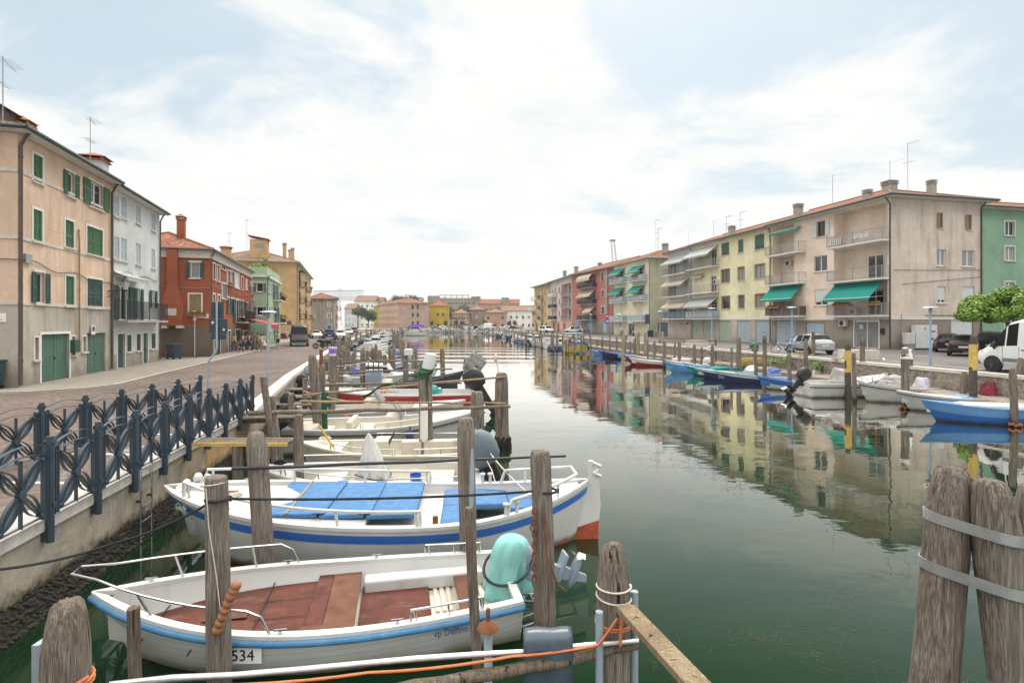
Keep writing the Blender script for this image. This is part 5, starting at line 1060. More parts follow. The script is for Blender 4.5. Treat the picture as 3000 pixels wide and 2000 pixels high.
# ------------------------------------------------------------------ boats
class Boat:
    def __init__(s, label, stern, bow, B, zmin=.5, bowh=.35, sternh=.05, draft=.25, tr=.75, rake=.5, hull='white', band=None, bandm='blue_stripe', name='motorboat', cat='boat', group=None, double=False, flare=.25, cap='white', inner='white', floor=None, floorm='offwhite', capw=.09, n=22, m=9, full=2.3, bandk=(1, 2), sdraft=None, sub=True):
        stern, bow = Vector(stern), Vector(bow); s.L = (bow-stern).length; s.B = B; d = bow-stern
        s.zmin, s.bowh, s.sternh, s.tr, s.double, s.full = zmin, bowh, sternh, tr, double, full
        s.root = thing(name, label, cat, ((bow.x+stern.x)/2, (bow.y+stern.y)/2, 0), math.atan2(d.y, d.x), group)
        ts = [i/n for i in range(n+1)]; rows = []; s.ts = ts
        def pt(t, k, side):
            b, zs = s.b(t), s.z(t); a = k/m; th = a*PI/2; e = .45+1.0*max(0, (t-.45)/.55)**1.5+(1.0*max(0, (.35-t)/.35)**1.5 if double else 0)
            zk = -draft+ (draft+.02)*max(0, (t-.8)/.2)**2*.7
            if double: zk += (draft*.3)*max(0, (.15-t)/.15)**2
            y = b*(1-flare*a*.6)*math.cos(th)**e if k < m else 0; z = zs+(zk-zs)*(math.sin(th)**.95 if k else 0)
            x = (t-.5)*s.L-rake*((zs-z)/(zs+draft))*max(0, (t-.55)/.45)**2
            if double: x += rake*.35*((zs-z)/(zs+draft))*max(0, (.4-t)/.4)**2
            return Vector((x, side*y, z))
        s.pt = pt; s.m = m; mb = MB()
        for t in ts: rows.append([pt(t, k, 1) for k in range(m+1)]+[pt(t, k, -1) for k in range(m-1, -1, -1)])
        w_ = 2*m+1
        for i in range(n):
            for k in range(w_-1):
                kk = k if k < m else 2*m-1-k; mi = 1 if band and bandk[0] <= kk < bandk[1] else (2 if band == 'af' else 0)
                mb.add([], [])
        o0 = len(mb.v); mb.v += [tuple(p) for r in rows for p in r]
        for i in range(n):
            for k in range(w_-1):
                kk = k if k < m else 2*m-1-k
                zmid = (rows[i][k].z+rows[i][k+1].z+rows[i+1][k].z)/3
                mi = 1 if band and bandk[0] <= kk < bandk[1] else (2 if zmid < .04 else 0)
                mb.f.append([i*w_+k, i*w_+k+1, (i+1)*w_+k+1, (i+1)*w_+k]); mb.m.append(mi)
        if not double: mb.f.append(list(range(w_))); mb.m.append(0)
        hm = M[hull] if isinstance(hull, str) else hull
        s.hull = mb.build('hull', [hm, M[bandm], M['antifoul' if double else hull] if isinstance(hull, str) else hm], s.root, 55)
        # gunwale, liner and sole
        s.capw = capw; g = MB()
        for side in (1, -1):
            rings = []
            for t in ts:
                b, z = s.b(t), s.z(t); ib = max(.0, b-capw); x = pt(t, 0, 1).x
                rings.append([(x, side*(b+.015), z-.03), (x, side*(b+.015), z+.025), (x, side*ib, z+.025), (x, side*ib, z-.03)])
            g.loft(rings, 0)
        if not double: g.box((-s.L/2-.01, -s.b(0), s.z(0)-.03), (-s.L/2+capw, s.b(0), s.z(0)+.026))
        s.cap = g.build('gunwale', M[cap], s.root, 40)
        if floor is not None:
            l = MB(); f = MB(); sec = []
            for t in ts:
                if t > .965 or (double and t < .035): continue
                b, z = s.b(t), s.z(t); ib = max(.01, b-capw+.004); x = pt(t, 0, 1).x; fz = min(floor+.25*max(0, t-.75)*4*.35, z-.05)
                fb = ib*(.80 if t < .7 else .80-.35*(t-.7)/.3); sec.append(((x, ib, z), (x, ib*.97, z-(z-fz)*.55), (x, fb, fz), t))
            for side in (1, -1): l.loft([[(x, side*y, z) for x, y, z in q[:3]] for q in sec], 0, False, False)
            if not double:
                q = sec[0]; l.quad((q[0][0]+.05, q[0][1], q[0][2]), (q[2][0]+.05, q[2][1], q[2][2]), (q[2][0]+.05, -q[2][1], q[2][2]), (q[0][0]+.05, -q[0][1], q[0][2]))
            l.build('liner', M[inner], s.root, 40)
            f.loft([[(q[2][0], q[2][1], q[2][2]), (q[2][0], -q[2][1], q[2][2])] for q in sec], 0, False, False); f.build('floor', M[floorm], s.root)
    def stripe(s, d0, d1, m, off=.006, name='stripe', t0=.0, t1=1.0):
        mb = MB()
        for side in (1, -1):
            rings = []
            for i in range(41):
                t = t0+(t1-t0)*i/40; P = [s.pt(t, k*.25, side) for k in range(0, s.m*2)]; zt = s.z(t)
                def atz(z):
                    for a, b_ in zip(P, P[1:]):
                        if b_.z <= z <= a.z: q = a.lerp(b_, (a.z-z)/max(1e-6, a.z-b_.z)); return (q.x, q.y+side*off, q.z)
                    return tuple(P[-1])
                rings.append([atz(zt-d0-(d1-d0)*j/3) for j in range(4)])
            mb.loft(rings, 0, False, False)
        return mb.build(name, M[m], s.root, 60)
    def b(s, t):
        if s.double: return s.B/2*max(0, 1-abs(2*t-1.0)**s.full)**.85
        if t < .42: return s.B/2*(s.tr+(1-s.tr)*math.sin(t/.42*PI/2))
        return s.B/2*max(0, 1-((t-.42)/.58)**s.full)
    def z(s, t): return s.zmin+s.bowh*max(0, (t-.35)/.65)**2+s.sternh*max(0, (.35-t)/.35)**2
    def x(s, t): return (t-.5)*s.L
    def deck(s, t0, t1, m='white', camber=.06, name='deck', drop=.02, inset=.04):
        mb = MB(); rings = []; k = max(3, int((t1-t0)*22))
        for i in range(k+1):
            t = t0+(t1-t0)*i/k; b = max(.005, s.b(t)-inset); z = s.z(t)-drop; rings.append([(s.x(t), b*q, z+camber*(1-q*q)) for q in (-1, -.6, -.2, .2, .6, 1)])
        mb.loft(rings, 0, False, False)
        for i in (0, k): r = rings[i]; mb.add(r+[(r[0][0], r[5][1]*.8, max(.1, r[0][2]-.35)), (r[0][0], r[0][1]*.8, max(.1, r[0][2]-.35))], [tuple(range(8))])
        return mb.build(name, M[m], s.root, 40)
    def rail(s, t0, t1, side, h=.22, m='steel', r=.014, n=9, stan=(.05, .5, .95), out=-.03, name='rail', ends=True):
        mb = MB(); P = []
        for i in range(n+1): t = t0+(t1-t0)*i/n; P.append(Vector((s.x(t), side*(s.b(t)+out), s.z(t)+h)))
        if ends: P = [Vector((P[0].x, P[0].y, P[0].z-h)), P[0]+Vector((0, 0, -h*.25))]+P+[P[-1]+Vector((0, 0, -h*.25)), Vector((P[-1].x, P[-1].y, P[-1].z-h))]
        mb.tube(P, r, 7)
        for q in stan: t = t0+(t1-t0)*q; mb.tube([(s.x(t)-.03, side*(s.b(t)+out-.02), s.z(t)), (s.x(t), side*(s.b(t)+out), s.z(t)+h)], r*.9, 6)
        return mb.build(name, M[m], s.root, 50)
    def pulpit(s, t0=.72, h=.28, m='steel', r=.015, over=.12):
        mb = MB(); P = []
        for side in (1, -1):
            seq = [t0+(1-t0)*i/7 for i in range(8)]; seq = seq if side == 1 else seq[::-1]
            P += [(s.x(t)+over*((t-t0)/(1-t0))**2, side*(max(.10, s.b(t))), s.z(t)+h+.03) for t in seq]
        P = [(s.x(t0-.05), s.b(t0-.05)-.04, s.z(t0-.05)), (s.x(t0-.03), s.b(t0-.03)-.03, s.z(t0)+h*.8)]+P+[(s.x(t0-.03), -s.b(t0-.03)+.03, s.z(t0)+h*.8), (s.x(t0-.05), -s.b(t0-.05)+.04, s.z(t0-.05))]
        mb.tube(P, r, 7)
        for side in (1, -1):
            for t in (t0+.07, (t0+1)/2+.04): mb.tube([(s.x(t)-.06, side*(s.b(t)-.05), s.z(t)), (s.x(t)+over*((t-t0)/(1-t0))**2, side*max(.1, s.b(t)), s.z(t)+h+.03)], r, 6)
        return mb.build('bow_rail', M[m], s.root, 50)
    def rub(s, m, r=.035, dz=-.06, t0=0, t1=1, trans=True):
        mb = MB(); P = [(s.x(t), s.b(t)+r*.3, s.z(t)+dz) for t in s.ts]+[(s.x(t), -s.b(t)-r*.3, s.z(t)+dz) for t in s.ts[::-1][1:]]
        if trans and not s.double: P = P+[P[0]]
        mb.tube(P, r, 8); return mb.build('rub_rail', M[m], s.root, 50)
    def box(s, name, a, b, m, par=None, bev=.02): mb = MB(); mb.box(a, b); return mb.build(name, M[m], par or s.root, bev=bev)
    def outboard(s, m='motor_grey', tilt=0, cover=None, y=0, sc_=1.0, dx=-.12):
        e = MB(); k = sc_; prof = [(-.30, .00, .20), (-.34, .16, .24), (-.28, .34, .24), (-.12, .46, .20), (.14, .50, .17), (.30, .40, .14)]
        rings = []
        for z, hx, hy in ((.02, .17, .11), (.1, .23, .15), (.26, .27, .165), (.42, .25, .155), (.53, .17, .11), (.55, .05, .04)):
            rings.append([(k*(hx*math.copysign(abs(math.cos(a))**.55, math.cos(a))-.08+.05*z), k*hy*math.copysign(abs(math.sin(a))**.6, math.sin(a)), k*z) for a in [2*PI*j/14 for j in range(14)]])
        e.loft(rings, 0); z0 = s.z(0)+.12
        o = e.build('outboard_motor', M[cover or m], s.root, 50, (-s.L/2+dx, y, z0), (0, tilt, 0))
        l = MB(); l.prism([(-.16*k, .05), (.10*k, .05), (.07*k, -.5*k), (-.12*k, -.5*k)], -.06*k, .06*k); l.prism([(-.34*k, -.48*k), (.10*k, -.48*k), (.08*k, -.54*k), (-.32*k, -.54*k)], -.12*k, .12*k)
        l.prism([(-.14*k, -.54*k), (.08*k, -.54*k), (.02*k, -.98*k), (-.10*k, -.95*k)], -.03*k, .03*k); l.tube([(.16*k, 0, -.74*k), (.06*k, 0, -.74*k), (-.22*k, 0, -.74*k), (-.30*k, 0, -.74*k)], [.02*k, .07*k, .07*k, .05*k], 10); l.box((.05, -.12*k, -.2), (.16, .12*k, .02))
        leg = l.build('leg', M[m], o, 40, bev=.018); pr = MB()
        for j in range(3):
            a = j*2.09; c, sn = math.cos(a), math.sin(a); q = [(-.33*k, 0, 0), (-.30*k, .10*k, .06*k), (-.36*k, .15*k, .0), (-.36*k, .08*k, -.06*k)]
            pr.add([(x, yy*c-zz*sn, -.74*k+yy*sn+zz*c) for x, yy, zz in q], [(0, 1, 2, 3)])
        pr.lathe([(.05*k, -.30*k), (.03*k, -.38*k)], (0, 0, -.74*k), 8, axis='x'); pr.build('propeller', M['pvc'], leg); return o
    def cleat(s, t, side, m='steel'):
        mb = MB(); x, y, z = s.x(t), side*(s.b(t)-s.capw/2), s.z(t)+.03; mb.box((x-.02, y-.012, z), (x+.02, y+.012, z+.03)); mb.box((x-.07, y-.012, z+.03), (x+.07, y+.012, z+.045)); mb.build('cleat', M[m], s.root)
from mathutils import noise as mno
def lump(mb, c, size, seed=0, n=30, k=12, sharp=.25, drape=0, tent=False):   # cloth thrown over something: lumpy top, folds running down
    rr = random.Random(seed); o = Vector((rr.uniform(0, 90), rr.uniform(0, 90), 0)); nf = rr.randint(5, 8); ph = rr.uniform(0, 6); rings = []
    for i in range(k+1):
        th = PI*.5*(1-i/k); ring = []; dn = 1-math.sin(th)
        for j in range(n):
            a = 2*PI*j/n; sq = 1/max(abs(math.cos(a))**6+abs(math.sin(a))**6, 1e-6)**(1/6); rad_ = min(1, math.cos(th))**.6*(1+(sq-1)*.7)
            if tent: u = i/k; rad_ = (1-.52*min(1, u*1.15)) if u < .9 else .47*(1-(u-.9)*9.5); rad_ *= 1+(sq-1)*.8; th = math.asin(min(1, u*1.12))
            p = Vector((rad_*math.cos(a), rad_*math.sin(a), math.sin(th))); f = mno.noise(p*1.7+o); g = mno.noise(p*4.2+o)
            w_ = 1+f*.34*sharp*2+g*.16*sharp*2+drape*.07*math.sin(nf*a+ph+f*4)*dn
            w_ -= .10*(1-min(1, abs(g)*6))*(1 if drape else 0); ring.append((c[0]+size[0]*p.x*w_, c[1]+size[1]*p.y*w_, c[2]+size[2]*(p.z*(.82+(.18 if tent else .5)*f*(1 if sharp else 0))+(.10*g*dn if drape else 0))))
        rings.append(ring)
    mb.loft(rings[::-1], 0)

# near boat: white clinker hull, light blue rubber, red boards
cl = clinker('white clinker moulding', (.57, .58, .56), .085)
B1 = Boat('small white clinker motorboat with blue rubber edge and red plywood floor', (-.02, 7.48), (-4.98, 6.45), 1.98, .52, .28, .03, .22, .78, .55, cl, floor=.18, floorm='cream', inner='white', cap='white', capw=.10, n=26, full=2.5)
B1.rub('rub_blue', .042, -.055); B1.pulpit(.62, .26, over=.16); B1.rail(.06, .22, -1, .16, n=5); B1.rail(.10, .27, 1, .16, n=5)
def board(bt, t0, t1, y0, y1, z, m, name='floor_board', th=.03):
    mb = MB(); x0, x1 = bt.x(t0), bt.x(t1); mb.box((x0, y0, z), (x1, y1, z+th)); return mb.build(name, M[m], bt.root, bev=.006)
mb = MB(); rings = []
for i in range(13):
    t = .50+.42*i/12; b_ = max(.05, (B1.b(t)-.12)*.93-max(0, t-.75)*.5); zz = .34+.10*(t-.5); rings.append([(B1.x(t), -b_, zz), (B1.x(t), b_, zz), (B1.x(t), b_, zz-.03), (B1.x(t), -b_, zz-.03)])
mb.loft(rings); fb = mb.build('foredeck_boards', M['red_ply'], B1.root)
mb = MB(); mb.box((B1.x(.66), -.10, .375), (B1.x(.76), .10, .385)); mb.build('patch', M['brown_ply'], fb)
mb = MB(); [mb.box((B1.x(t), -.82, .36+.1*(t-.5)), (B1.x(t)+.012, .82, .372+.1*(t-.5))) for t in (.63, .74, .86)]; [mb.box((B1.x(.5), y, .362), (B1.x(.64), y+.01, .366)) for y in (-.3, .15)]; mb.build('seam', M['ink'], fb)
for t0, t1, y0, y1, z, m in ((.475, .515, -.86, .86, .365, 'red_ply'), (.40, .474, -.86, .50, .365, 'brown_ply'), (.40, .52, .52, .88, .385, 'brown_ply'), (.215, .395, -.72, .36, .215, 'red_ply'), (.10, .145, -.74, .80, .34, 'brown_ply')): board(B1, t0, t1, y0, y1, z, m)
mb = MB()
for i in range(9): mb.box((B1.x(.05)+i*.09, -.6, .19), (B1.x(.05)+i*.09+.05, .1, .21))
mb.build('duckboard', M['cream'], B1.root)
mb = MB(); lump(mb, (B1.x(.30), .80, .2), (.85, .09, .26), 1, sharp=0); 
mb = MB(); mb.box((B1.x(.06), -.76, .20), (B1.x(.39), -.52, .40)); mb.build('side_bench', M['white'], B1.root, bev=.03)
for t, sd in ((.36, -1), (.30, 1), (.60, -1), (.9, -1), (.55, 1)): B1.cleat(t, sd)
ob = B1.outboard('motor_grey', rad(70), None, .02, .92, -.24)
mb = MB(); k = 72; rings = []
for zz, hx, hy in ((.42, .04, .04), (.41, .13, .12), (.37, .20, .18), (.29, .25, .22), (.18, .27, .235), (.05, .28, .24), (-.08, .29, .25), (-.20, .30, .26), (-.31, .32, .28), (-.40, .35, .30)):
    low = max(0, .34-zz)/.6; ring = []
    for j in range(k):
        a = 2*PI*j/k; f = 1+(.05+.13*low)*math.sin(5*a+zz*2.2)*low+.05*math.sin(11*a-zz*5)*low+.07*mno.noise(Vector((math.cos(a)*2, math.sin(a)*2, zz*3)))-.24*(1-min(1, abs(mno.noise(Vector((math.cos(a)*2.1+zz*1.6, math.sin(a)*2.1-zz*1.3, zz*1.2+5)))*3.6)))*min(1, max(.45, (.45-zz)*2)); ring.append((hx*f*math.cos(a)-.10*max(0, zz), hy*f*math.sin(a), zz+(.06*math.sin(3*a+1)+.04*math.sin(7*a))*low))
    rings.append(ring)
mb.loft(rings); cv = mb.build('cloth_cover', M['turq'], B1.root, 60, (-B1.L/2+.04, .02, .68), (0, rad(-5), 0), subd=1)
mb = MB(); mb.tube([(.33*math.cos(a), .29*math.sin(a), .02+.17*math.cos(a+2.2)) for a in [2*PI*j/24 for j in range(25)]], .02, 5); mb.build('strap', M['black'], cv)
mb = MB(); [mb.tube([(-B1.L/2-.05, y, .45), (-B1.L/2-.32, y, .42), (-B1.L/2-.36, y, .2), (-B1.L/2-.05, y*.9, .1)], .014, 6) for y in (.34, .55)]; [mb.tube([(-B1.L/2-.30+i*.1, .34, .42), (-B1.L/2-.30+i*.1, .55, .42)], .012, 6) for i in range(3)]; [mb.tube([(-B1.L/2-.02, y, .44), (-B1.L/2-.40, y, .40), (-B1.L/2-.02, y, .16)], .014, 6) for y in (-.52, -.3)]; mb.build('boarding_ladder', M['steel'], B1.root)
def side_letter(bt, txt, t, side, dz, size, m, plate=None):
    x = bt.x(t); y = side*(bt.b(t)+.012); dt = .02; sl_ = (bt.b(t+dt)-bt.b(t-dt))/(2*dt*bt.L); rz = -math.atan(sl_) if side < 0 else PI+math.atan(sl_)
    # at the chosen depth below the gunwale, on the skin
    best = min(range(0, 8), key=lambda k: abs(bt.pt(t, k, side).z-(bt.z(t)+dz))); p = bt.pt(t, best, side); y = p.y+side*.03
    if plate: mb = MB(); mb.box((-plate[0]/2, -.006, -plate[1]/2), (plate[0]/2, .006, plate[1]/2)); q = mb.build('number_plate', M['pvc'], bt.root, None, (x, y, bt.z(t)+dz), (0, 0, rz)); return lettering(txt, size, m, q, (0, -.010, 0), (PI/2, 0, 0))
    return lettering(txt, size, m, bt.root, (x, y-.004*(-side), bt.z(t)+dz), (PI/2-.15, 0, rz))
# boat points left in the picture: its starboard side (local -y after turning) faces away; +y faces the camera
side_letter(B1, '534', .625, 1, -.19, .17, M['ink'], (.40, .17)); side_letter(B1, 'vp Delfino 520', .16, 1, -.15, .10, M['ink_blue'])
mb = MB(); [mb.tube([(B1.x(.80)+.09*math.cos(a*1.0+i)*(1+.3*math.sin(i*2)), .42+.06*math.sin(a)+.01*i, .40+.012*i) for a in [j*.5 for j in range(14)]], .012, 5) for i in range(5)]; mb.build('coiled_rope', M['rope_white'], B1.root)

# second boat: double ended, blue stripe and blue mattresses
B2 = Boat('long double ended white boat with royal blue stripe and sky blue mattresses', (1.45, 10.15), (-6.1, 9.55), 2.55, .72, .42, .36, .45, .7, .95, 'white', double=True, full=2.5, floor=.30, inner='white', floorm='offwhite', capw=.13, n=30, m=11, flare=.15); B2.stripe(.10, .23, 'blue_stripe')
B2.deck(.52, .97, 'offwhite', .10, 'foredeck', .05, .10); B2.deck(.03, .13, 'white', .05, 'stern_deck', .03, .10); B2.deck(.355, .52, 'offwhite', .06, 'bridge_deck', .16, .12)
def pad(bt, t0, t1, y0, y1, z, name='mattress', th=.11, zt=0):
    mb = MB(); mb.box((bt.x(t0), y0, z), (bt.x(t1), y1, z+th)); return mb.build(name, M['blue_pad'], bt.root, bev=.03)
for t0, t1, z in ((.625, .755, .80), (.525, .622, .77), (.412, .522, .75)): pad(B2, t0, t1, -.98, .86, z, th=.09)
for t, z in ((.623, .875), (.524, .85)): mb = MB(); mb.box((B2.x(t)-.10, -.985, z), (B2.x(t)+.10, .865, z+.022)); mb.build('mattress_fold', M['blue_pad'], B2.root, bev=.02)
mb = MB(); mb.bar((B2.x(.70), -.99, .90), (B2.x(.69), .87, .90), .035, .012); mb.build('wooden_slat', M['tan'], B2.root)
pad(B2, .20, .36, -1.0, -.05, .56); pad(B2, .11, .20, -.72, .2, .56); pad(B2, .30, .36, -.05, .85, .56)
for sd in (1, -1):
    B2.rail(.40, .93, sd, .26, 'white', .026, 12, (.02, .33, .66, .98), -.07); 
mb = MB(); P = [(B2.x(t), sd*max(.06, B2.b(t)-.05), B2.z(t)+.26) for sd, seq in ((1, [.20-.02*i for i in range(9)]), (-1, [.04+.02*i for i in range(9)])) for t in seq]
P = [(P[0][0]+.1, P[0][1], P[0][2]-.26)]+P+[(P[-1][0]+.1, P[-1][1], P[-1][2]-.26)]; mb.tube(P, .03, 8); [mb.tube([(B2.x(t), sd*(B2.b(t)-.08), B2.z(t)), (B2.x(t), sd*(B2.b(t)-.05), B2.z(t)+.26)], .025, 6) for t in (.09, .15) for sd in (1, -1)]; mb.build('stern_rail', M['white'], B2.root, 50)
mb = MB(); mb.prism([(-B2.L/2+.02, 1.15), (-B2.L/2-.16, 1.28), (-B2.L/2-.20, .6), (-B2.L/2-.10, -.2), (-B2.L/2+.5, -.4), (-B2.L/2+.35, .3)], -.035, .035); rd = mb.build('rudder', M['white'], B2.root); mb = MB(); mb.prism([(-B2.L/2-.16, .34), (-B2.L/2-.14, -.25), (-B2.L/2+.9, -.3), (-B2.L/2+1.2, -.05), (-B2.L/2+.45, .16)], -.05, .05); mb.build('rudder_blade', M['antifoul'], rd)
mb = MB(); mb.tube([(-B2.L/2-.02, 0, 1.0), (-B2.L/2-.02, 0, 1.44)], .05, 10); mb.tube([(-B2.L/2-.0, 0, 1.42), (-B2.L/2-.20, .06, 1.34)], .035, 8); mb.tube([(-B2.L/2-.0, 0, 1.24), (-B2.L/2-.20, .06, 1.16)], .03, 8); mb.build('stern_post', M['white'], B2.root, 50)
for t, sd in ((.215, 1), (.19, 1), (.26, -1), (.24, -1)):
    mb = MB(); mb.lathe([(.03, 0), (.03, .16), (.055, .17), (.055, .2), (.02, .21)], (B2.x(t), sd*(B2.b(t)-.07), B2.z(t)+.02), 10); mb.build('bollard', M['white'], B2.root, 50)
for t, sd in ((.83, 1), (.815, 1), (.85, -1)): B2.cleat(t, sd)
mb = MB(); x = B2.x(.93); mb.tube([(x, -.15, 1.1), (x-.1, -.15, 1.28), (x-.35, -.1, 1.26), (x-.5, -.1, 1.08)], .03, 7); mb.ball((x+.1, .12, 1.2), (.07, .1, .1), 8, 5); mb.ball((x+.06, -.2, 1.22), (.08, .1, .1), 8, 5); mb.box((x-.2, -.1, 1.02), (x+.1, .1, 1.16)); mb.build('anchor_roller', M['white'], B2.root, 50)
mb = MB(); mb.tube([(B2.x(.37), .9, .62), (B2.x(.37), .9, .8)], .045, 8); mb.build('rusty_pipe', M['rust'], B2.root)
side_letter(B2, '078', .145, 1, -.32, .17, M['ink']); side_letter(B2, 'Giuly', .93, 1, -.13, .15, M['offwhite'])

# cream boats behind
B3 = Boat('cream open motorboat with slate covered outboard and a silver tarpaulin cone', (-.72, 12.35), (-5.7, 12.0), 2.05, .62, .22, .0, .25, .8, .45, 'cream', floor=.22, inner='cream', cap='white', floorm='cream', capw=.12)
B3.deck(.80, .99, 'white', .05); B3.rail(.10, .40, 1, .16); B3.rail(.5, .85, 1, .2); B3.rail(.5, .85, -1, .2); B3.rail(.1, .3, -1, .16)
mb = MB(); rings = []
for i in range(19):
    u = i/18; r = .47*(1-u)**.75+.025; ring = []
    for j in range(56):
        a = 2*PI*j/56; p = Vector((math.cos(a)*1.6, math.sin(a)*1.6, u*1.4+7)); w_ = 1+.16*mno.noise(p)-.22*(1-min(1, abs(mno.noise(Vector((math.cos(a)*2.2+u, math.sin(a)*2.2-u*1.5, u*.8)))*5)))*(1-u*.6)
        ring.append((B3.x(.47)+r*w_*math.cos(a)+.14*u, r*.92*w_*math.sin(a), .22+1.3*u+.05*mno.noise(p*2)))
    rings.append(ring)
mb.loft(rings); mb.build('tarpaulin', M['silver_tarp'], B3.root, 45)
mb = MB(); mb.tube([(B3.x(.47)+.05+.40*math.cos(a), .38*math.sin(a), .62+.05*math.sin(2*a)) for a in [2*PI*j/24 for j in range(25)]], .012, 4); mb.build('tie_cord', M['rope_black'], B3.root)
B3.outboard('black', rad(30), 'grey_cover', 0, 1.5); B3.box('bench', (B3.x(.12), -.75, .22), (B3.x(.24), .75, .5), 'cream'); B3.box('bench', (B3.x(.62), -.8, .25), (B3.x(.75), .8, .5), 'white')
B4 = Boat('cream motorboat with steering wheel and rusty side locker', (-.9, 14.75), (-5.6, 14.3), 2.0, .66, .22, .0, .25, .85, .45, 'cream', floor=.3, inner='cream', cap='cream', floorm='cream', capw=.13)
B4.deck(.75, .99, 'cream', .05); B4.rail(.08, .35, 1, .18); B4.rail(.45, .8, 1, .18); B4.rail(.08, .6, -1, .2); B4.box('locker', (B4.x(.1), -.85, .35), (B4.x(.45), -.5, .72), 'cream'); B4.box('console', (B4.x(.5), -.25, .3), (B4.x(.58), .45, .95), 'cream')
mb = MB(); mb.lathe([(.2, -.015), (.22, 0), (.2, .015), (.18, 0), (.2, -.015)], (0, 0, 0), 16, axis='x'); [mb.tube([(0, 0, 0), (0, .2*math.cos(a), .2*math.sin(a))], .014, 5) for a in (0, 2.1, 4.2)]; mb.build('steering_wheel', M['black'], B4.root, 50, (B4.x(.49), .1, .95), (0, -.4, 0))
mb = MB(); mb.tube([(B4.x(.8), .3, .8), (B4.x(.88), .2, 1.35)], .025, 6); mb.build('yellow_stick', M['yellow'], B4.root)
mb = MB(); [mb.tube([(B4.x(.08)+.3*math.cos(a)*(1+.2*math.sin(i)), .1*i-.4+.2*math.sin(a), .72+.03*i) for a in [j*.6 for j in range(12)]], .02, 5) for i in range(6)]; mb.build('rope_heap', M['rope_white'], B4.root)
B5 = Boat('white motorboat with cream cushions and a navy fender', (-7.0, 17.2), (-.9, 17.9), 2.35, .78, .42, .0, .3, .85, .9, 'white', floor=.35, inner='cream', cap='white', floorm='cream', capw=.16)
B5.deck(.68, .99, 'white', .08); B5.rub('tar', .03, -.14); B5.rail(.38, .66, -1, .2); B5.rail(.38, .66, 1, .2); B5.outboard('black', rad(25), None, 0, 1.0)
for x0, x1, y0, y1, z0, z1 in ((.03, .13, -.85, .85, .5, .76), (.14, .2, -.85, .85, .4, .6), (.30, .33, -.8, .5, .4, 1.0), (.335, .42, -.8, .5, .4, .72), (.48, .56, -.2, .6, .35, 1.05)): B5.box('cushion' if z1 < 1.02 else 'console', (B5.x(x0), y0, z0), (B5.x(x1), y1, z1), 'cream', bev=.05)
mb = MB(); mb.add([(B5.x(.565), -.3, 1.0), (B5.x(.565), .7, 1.0), (B5.x(.52), .6, 1.4), (B5.x(.52), -.2, 1.4), (B5.x(.58), -.3, 1.0), (B5.x(.58), .7, 1.0), (B5.x(.53), .6, 1.41), (B5.x(.53), -.2, 1.41)], [(0, 1, 2, 3), (7, 6, 5, 4), (0, 4, 5, 1), (1, 5, 6, 2), (2, 6, 7, 3), (3, 7, 4, 0)]); mb.build('windscreen', M['glass2'], B5.root)
mb = MB(); mb.lathe([(.02, -.62), (.10, -.56), (.12, -.3), (.11, -.08), (.03, .0), (.02, .12)], (0, 0, 0), 10); mb.build('fender', M['navy'], B5.root, 50, (B5.x(.62), -B5.b(.62)-.12, .78)); side_letter(B5, 'N62144', .27, -1, -.3, .22, M['ink'])
B6 = Boat('white open boat lying inside the red banded boat', (-8.4, 20.6), (-1.8, 21.2), 2.2, .72, .3, .0, .3, .8, .6, 'white', floor=.3, inner='white', cap='white', floorm='cream', capw=.14)
B6.outboard('black', rad(20), None); B6.deck(.7, .99, 'white', .06); B6.box('console', (B6.x(.42), -.3, .3), (B6.x(.5), .5, 1.1), 'cream'); B6.box('bench', (B6.x(.18), -.8, .3), (B6.x(.28), .8, .62), 'cream'); mb = MB(); mb.add([(B6.x(.51), -.4, 1.0), (B6.x(.51), .6, 1.0), (B6.x(.46), .5, 1.5), (B6.x(.46), -.3, 1.5), (B6.x(.525), -.4, 1.0), (B6.x(.525), .6, 1.0), (B6.x(.475), .5, 1.5), (B6.x(.475), -.3, 1.5)], [(0, 1, 2, 3), (7, 6, 5, 4), (0, 4, 5, 1), (1, 5, 6, 2), (2, 6, 7, 3), (3, 7, 4, 0)]); mb.build('windscreen', M['glass2'], B6.root)
B7 = Boat('white boat with a broad red band and black covered outboard', (-1.6, 23.6), (-8.8, 23.1), 2.2, 1.02, .3, .0, .3, .8, .6, 'white', True, 'red_hull', floor=.5, inner='white', cap='white', bandk=(0, 4)); B7.deck(.6, .99, 'white', .06); B7.outboard('black', rad(35), 'black', 0, 1.7); B7.rail(.5, .9, 1, .2, 'white', .02); B7.rail(.5, .9, -1, .2, 'white', .02)
B8 = Boat('long dark slate workboat with a high pointed bow', (-10.2, 26.6), (-2.4, 27.6), 2.5, .85, .75, .0, .35, .8, 1.0, 'dark_hull', floor=.4, inner='dark_hull', cap='dark_hull', floorm='grey_cover'); B8.outboard('black', rad(25), None, 0, 1.0); B8.box('console', (B8.x(.38), -.4, .4), (B8.x(.48), .4, 1.7), 'motor_grey'); B8.box('seat', (B8.x(.2), -.6, .4), (B8.x(.3), .6, .9), 'dark_hull')
mb = MB(); [mb.tube([(B8.x(.4)+i*.25, -.4, 1.7), (B8.x(.4)+i*.25, -.4, 2.1), (B8.x(.36)+i*.25, -.4, 2.3)], .03, 6) for i in range(3)]; mb.build('console_rail', M['iron'], B8.root)
B9 = Boat('white cabin boat with dark windows behind the slate workboat', (-11.5, 31), (-4.3, 31.8), 2.4, .95, .4, 0, .3, .8, .8, 'white', floor=.5, inner='white', cap='white'); B9.deck(.62, .99, 'white', .1)
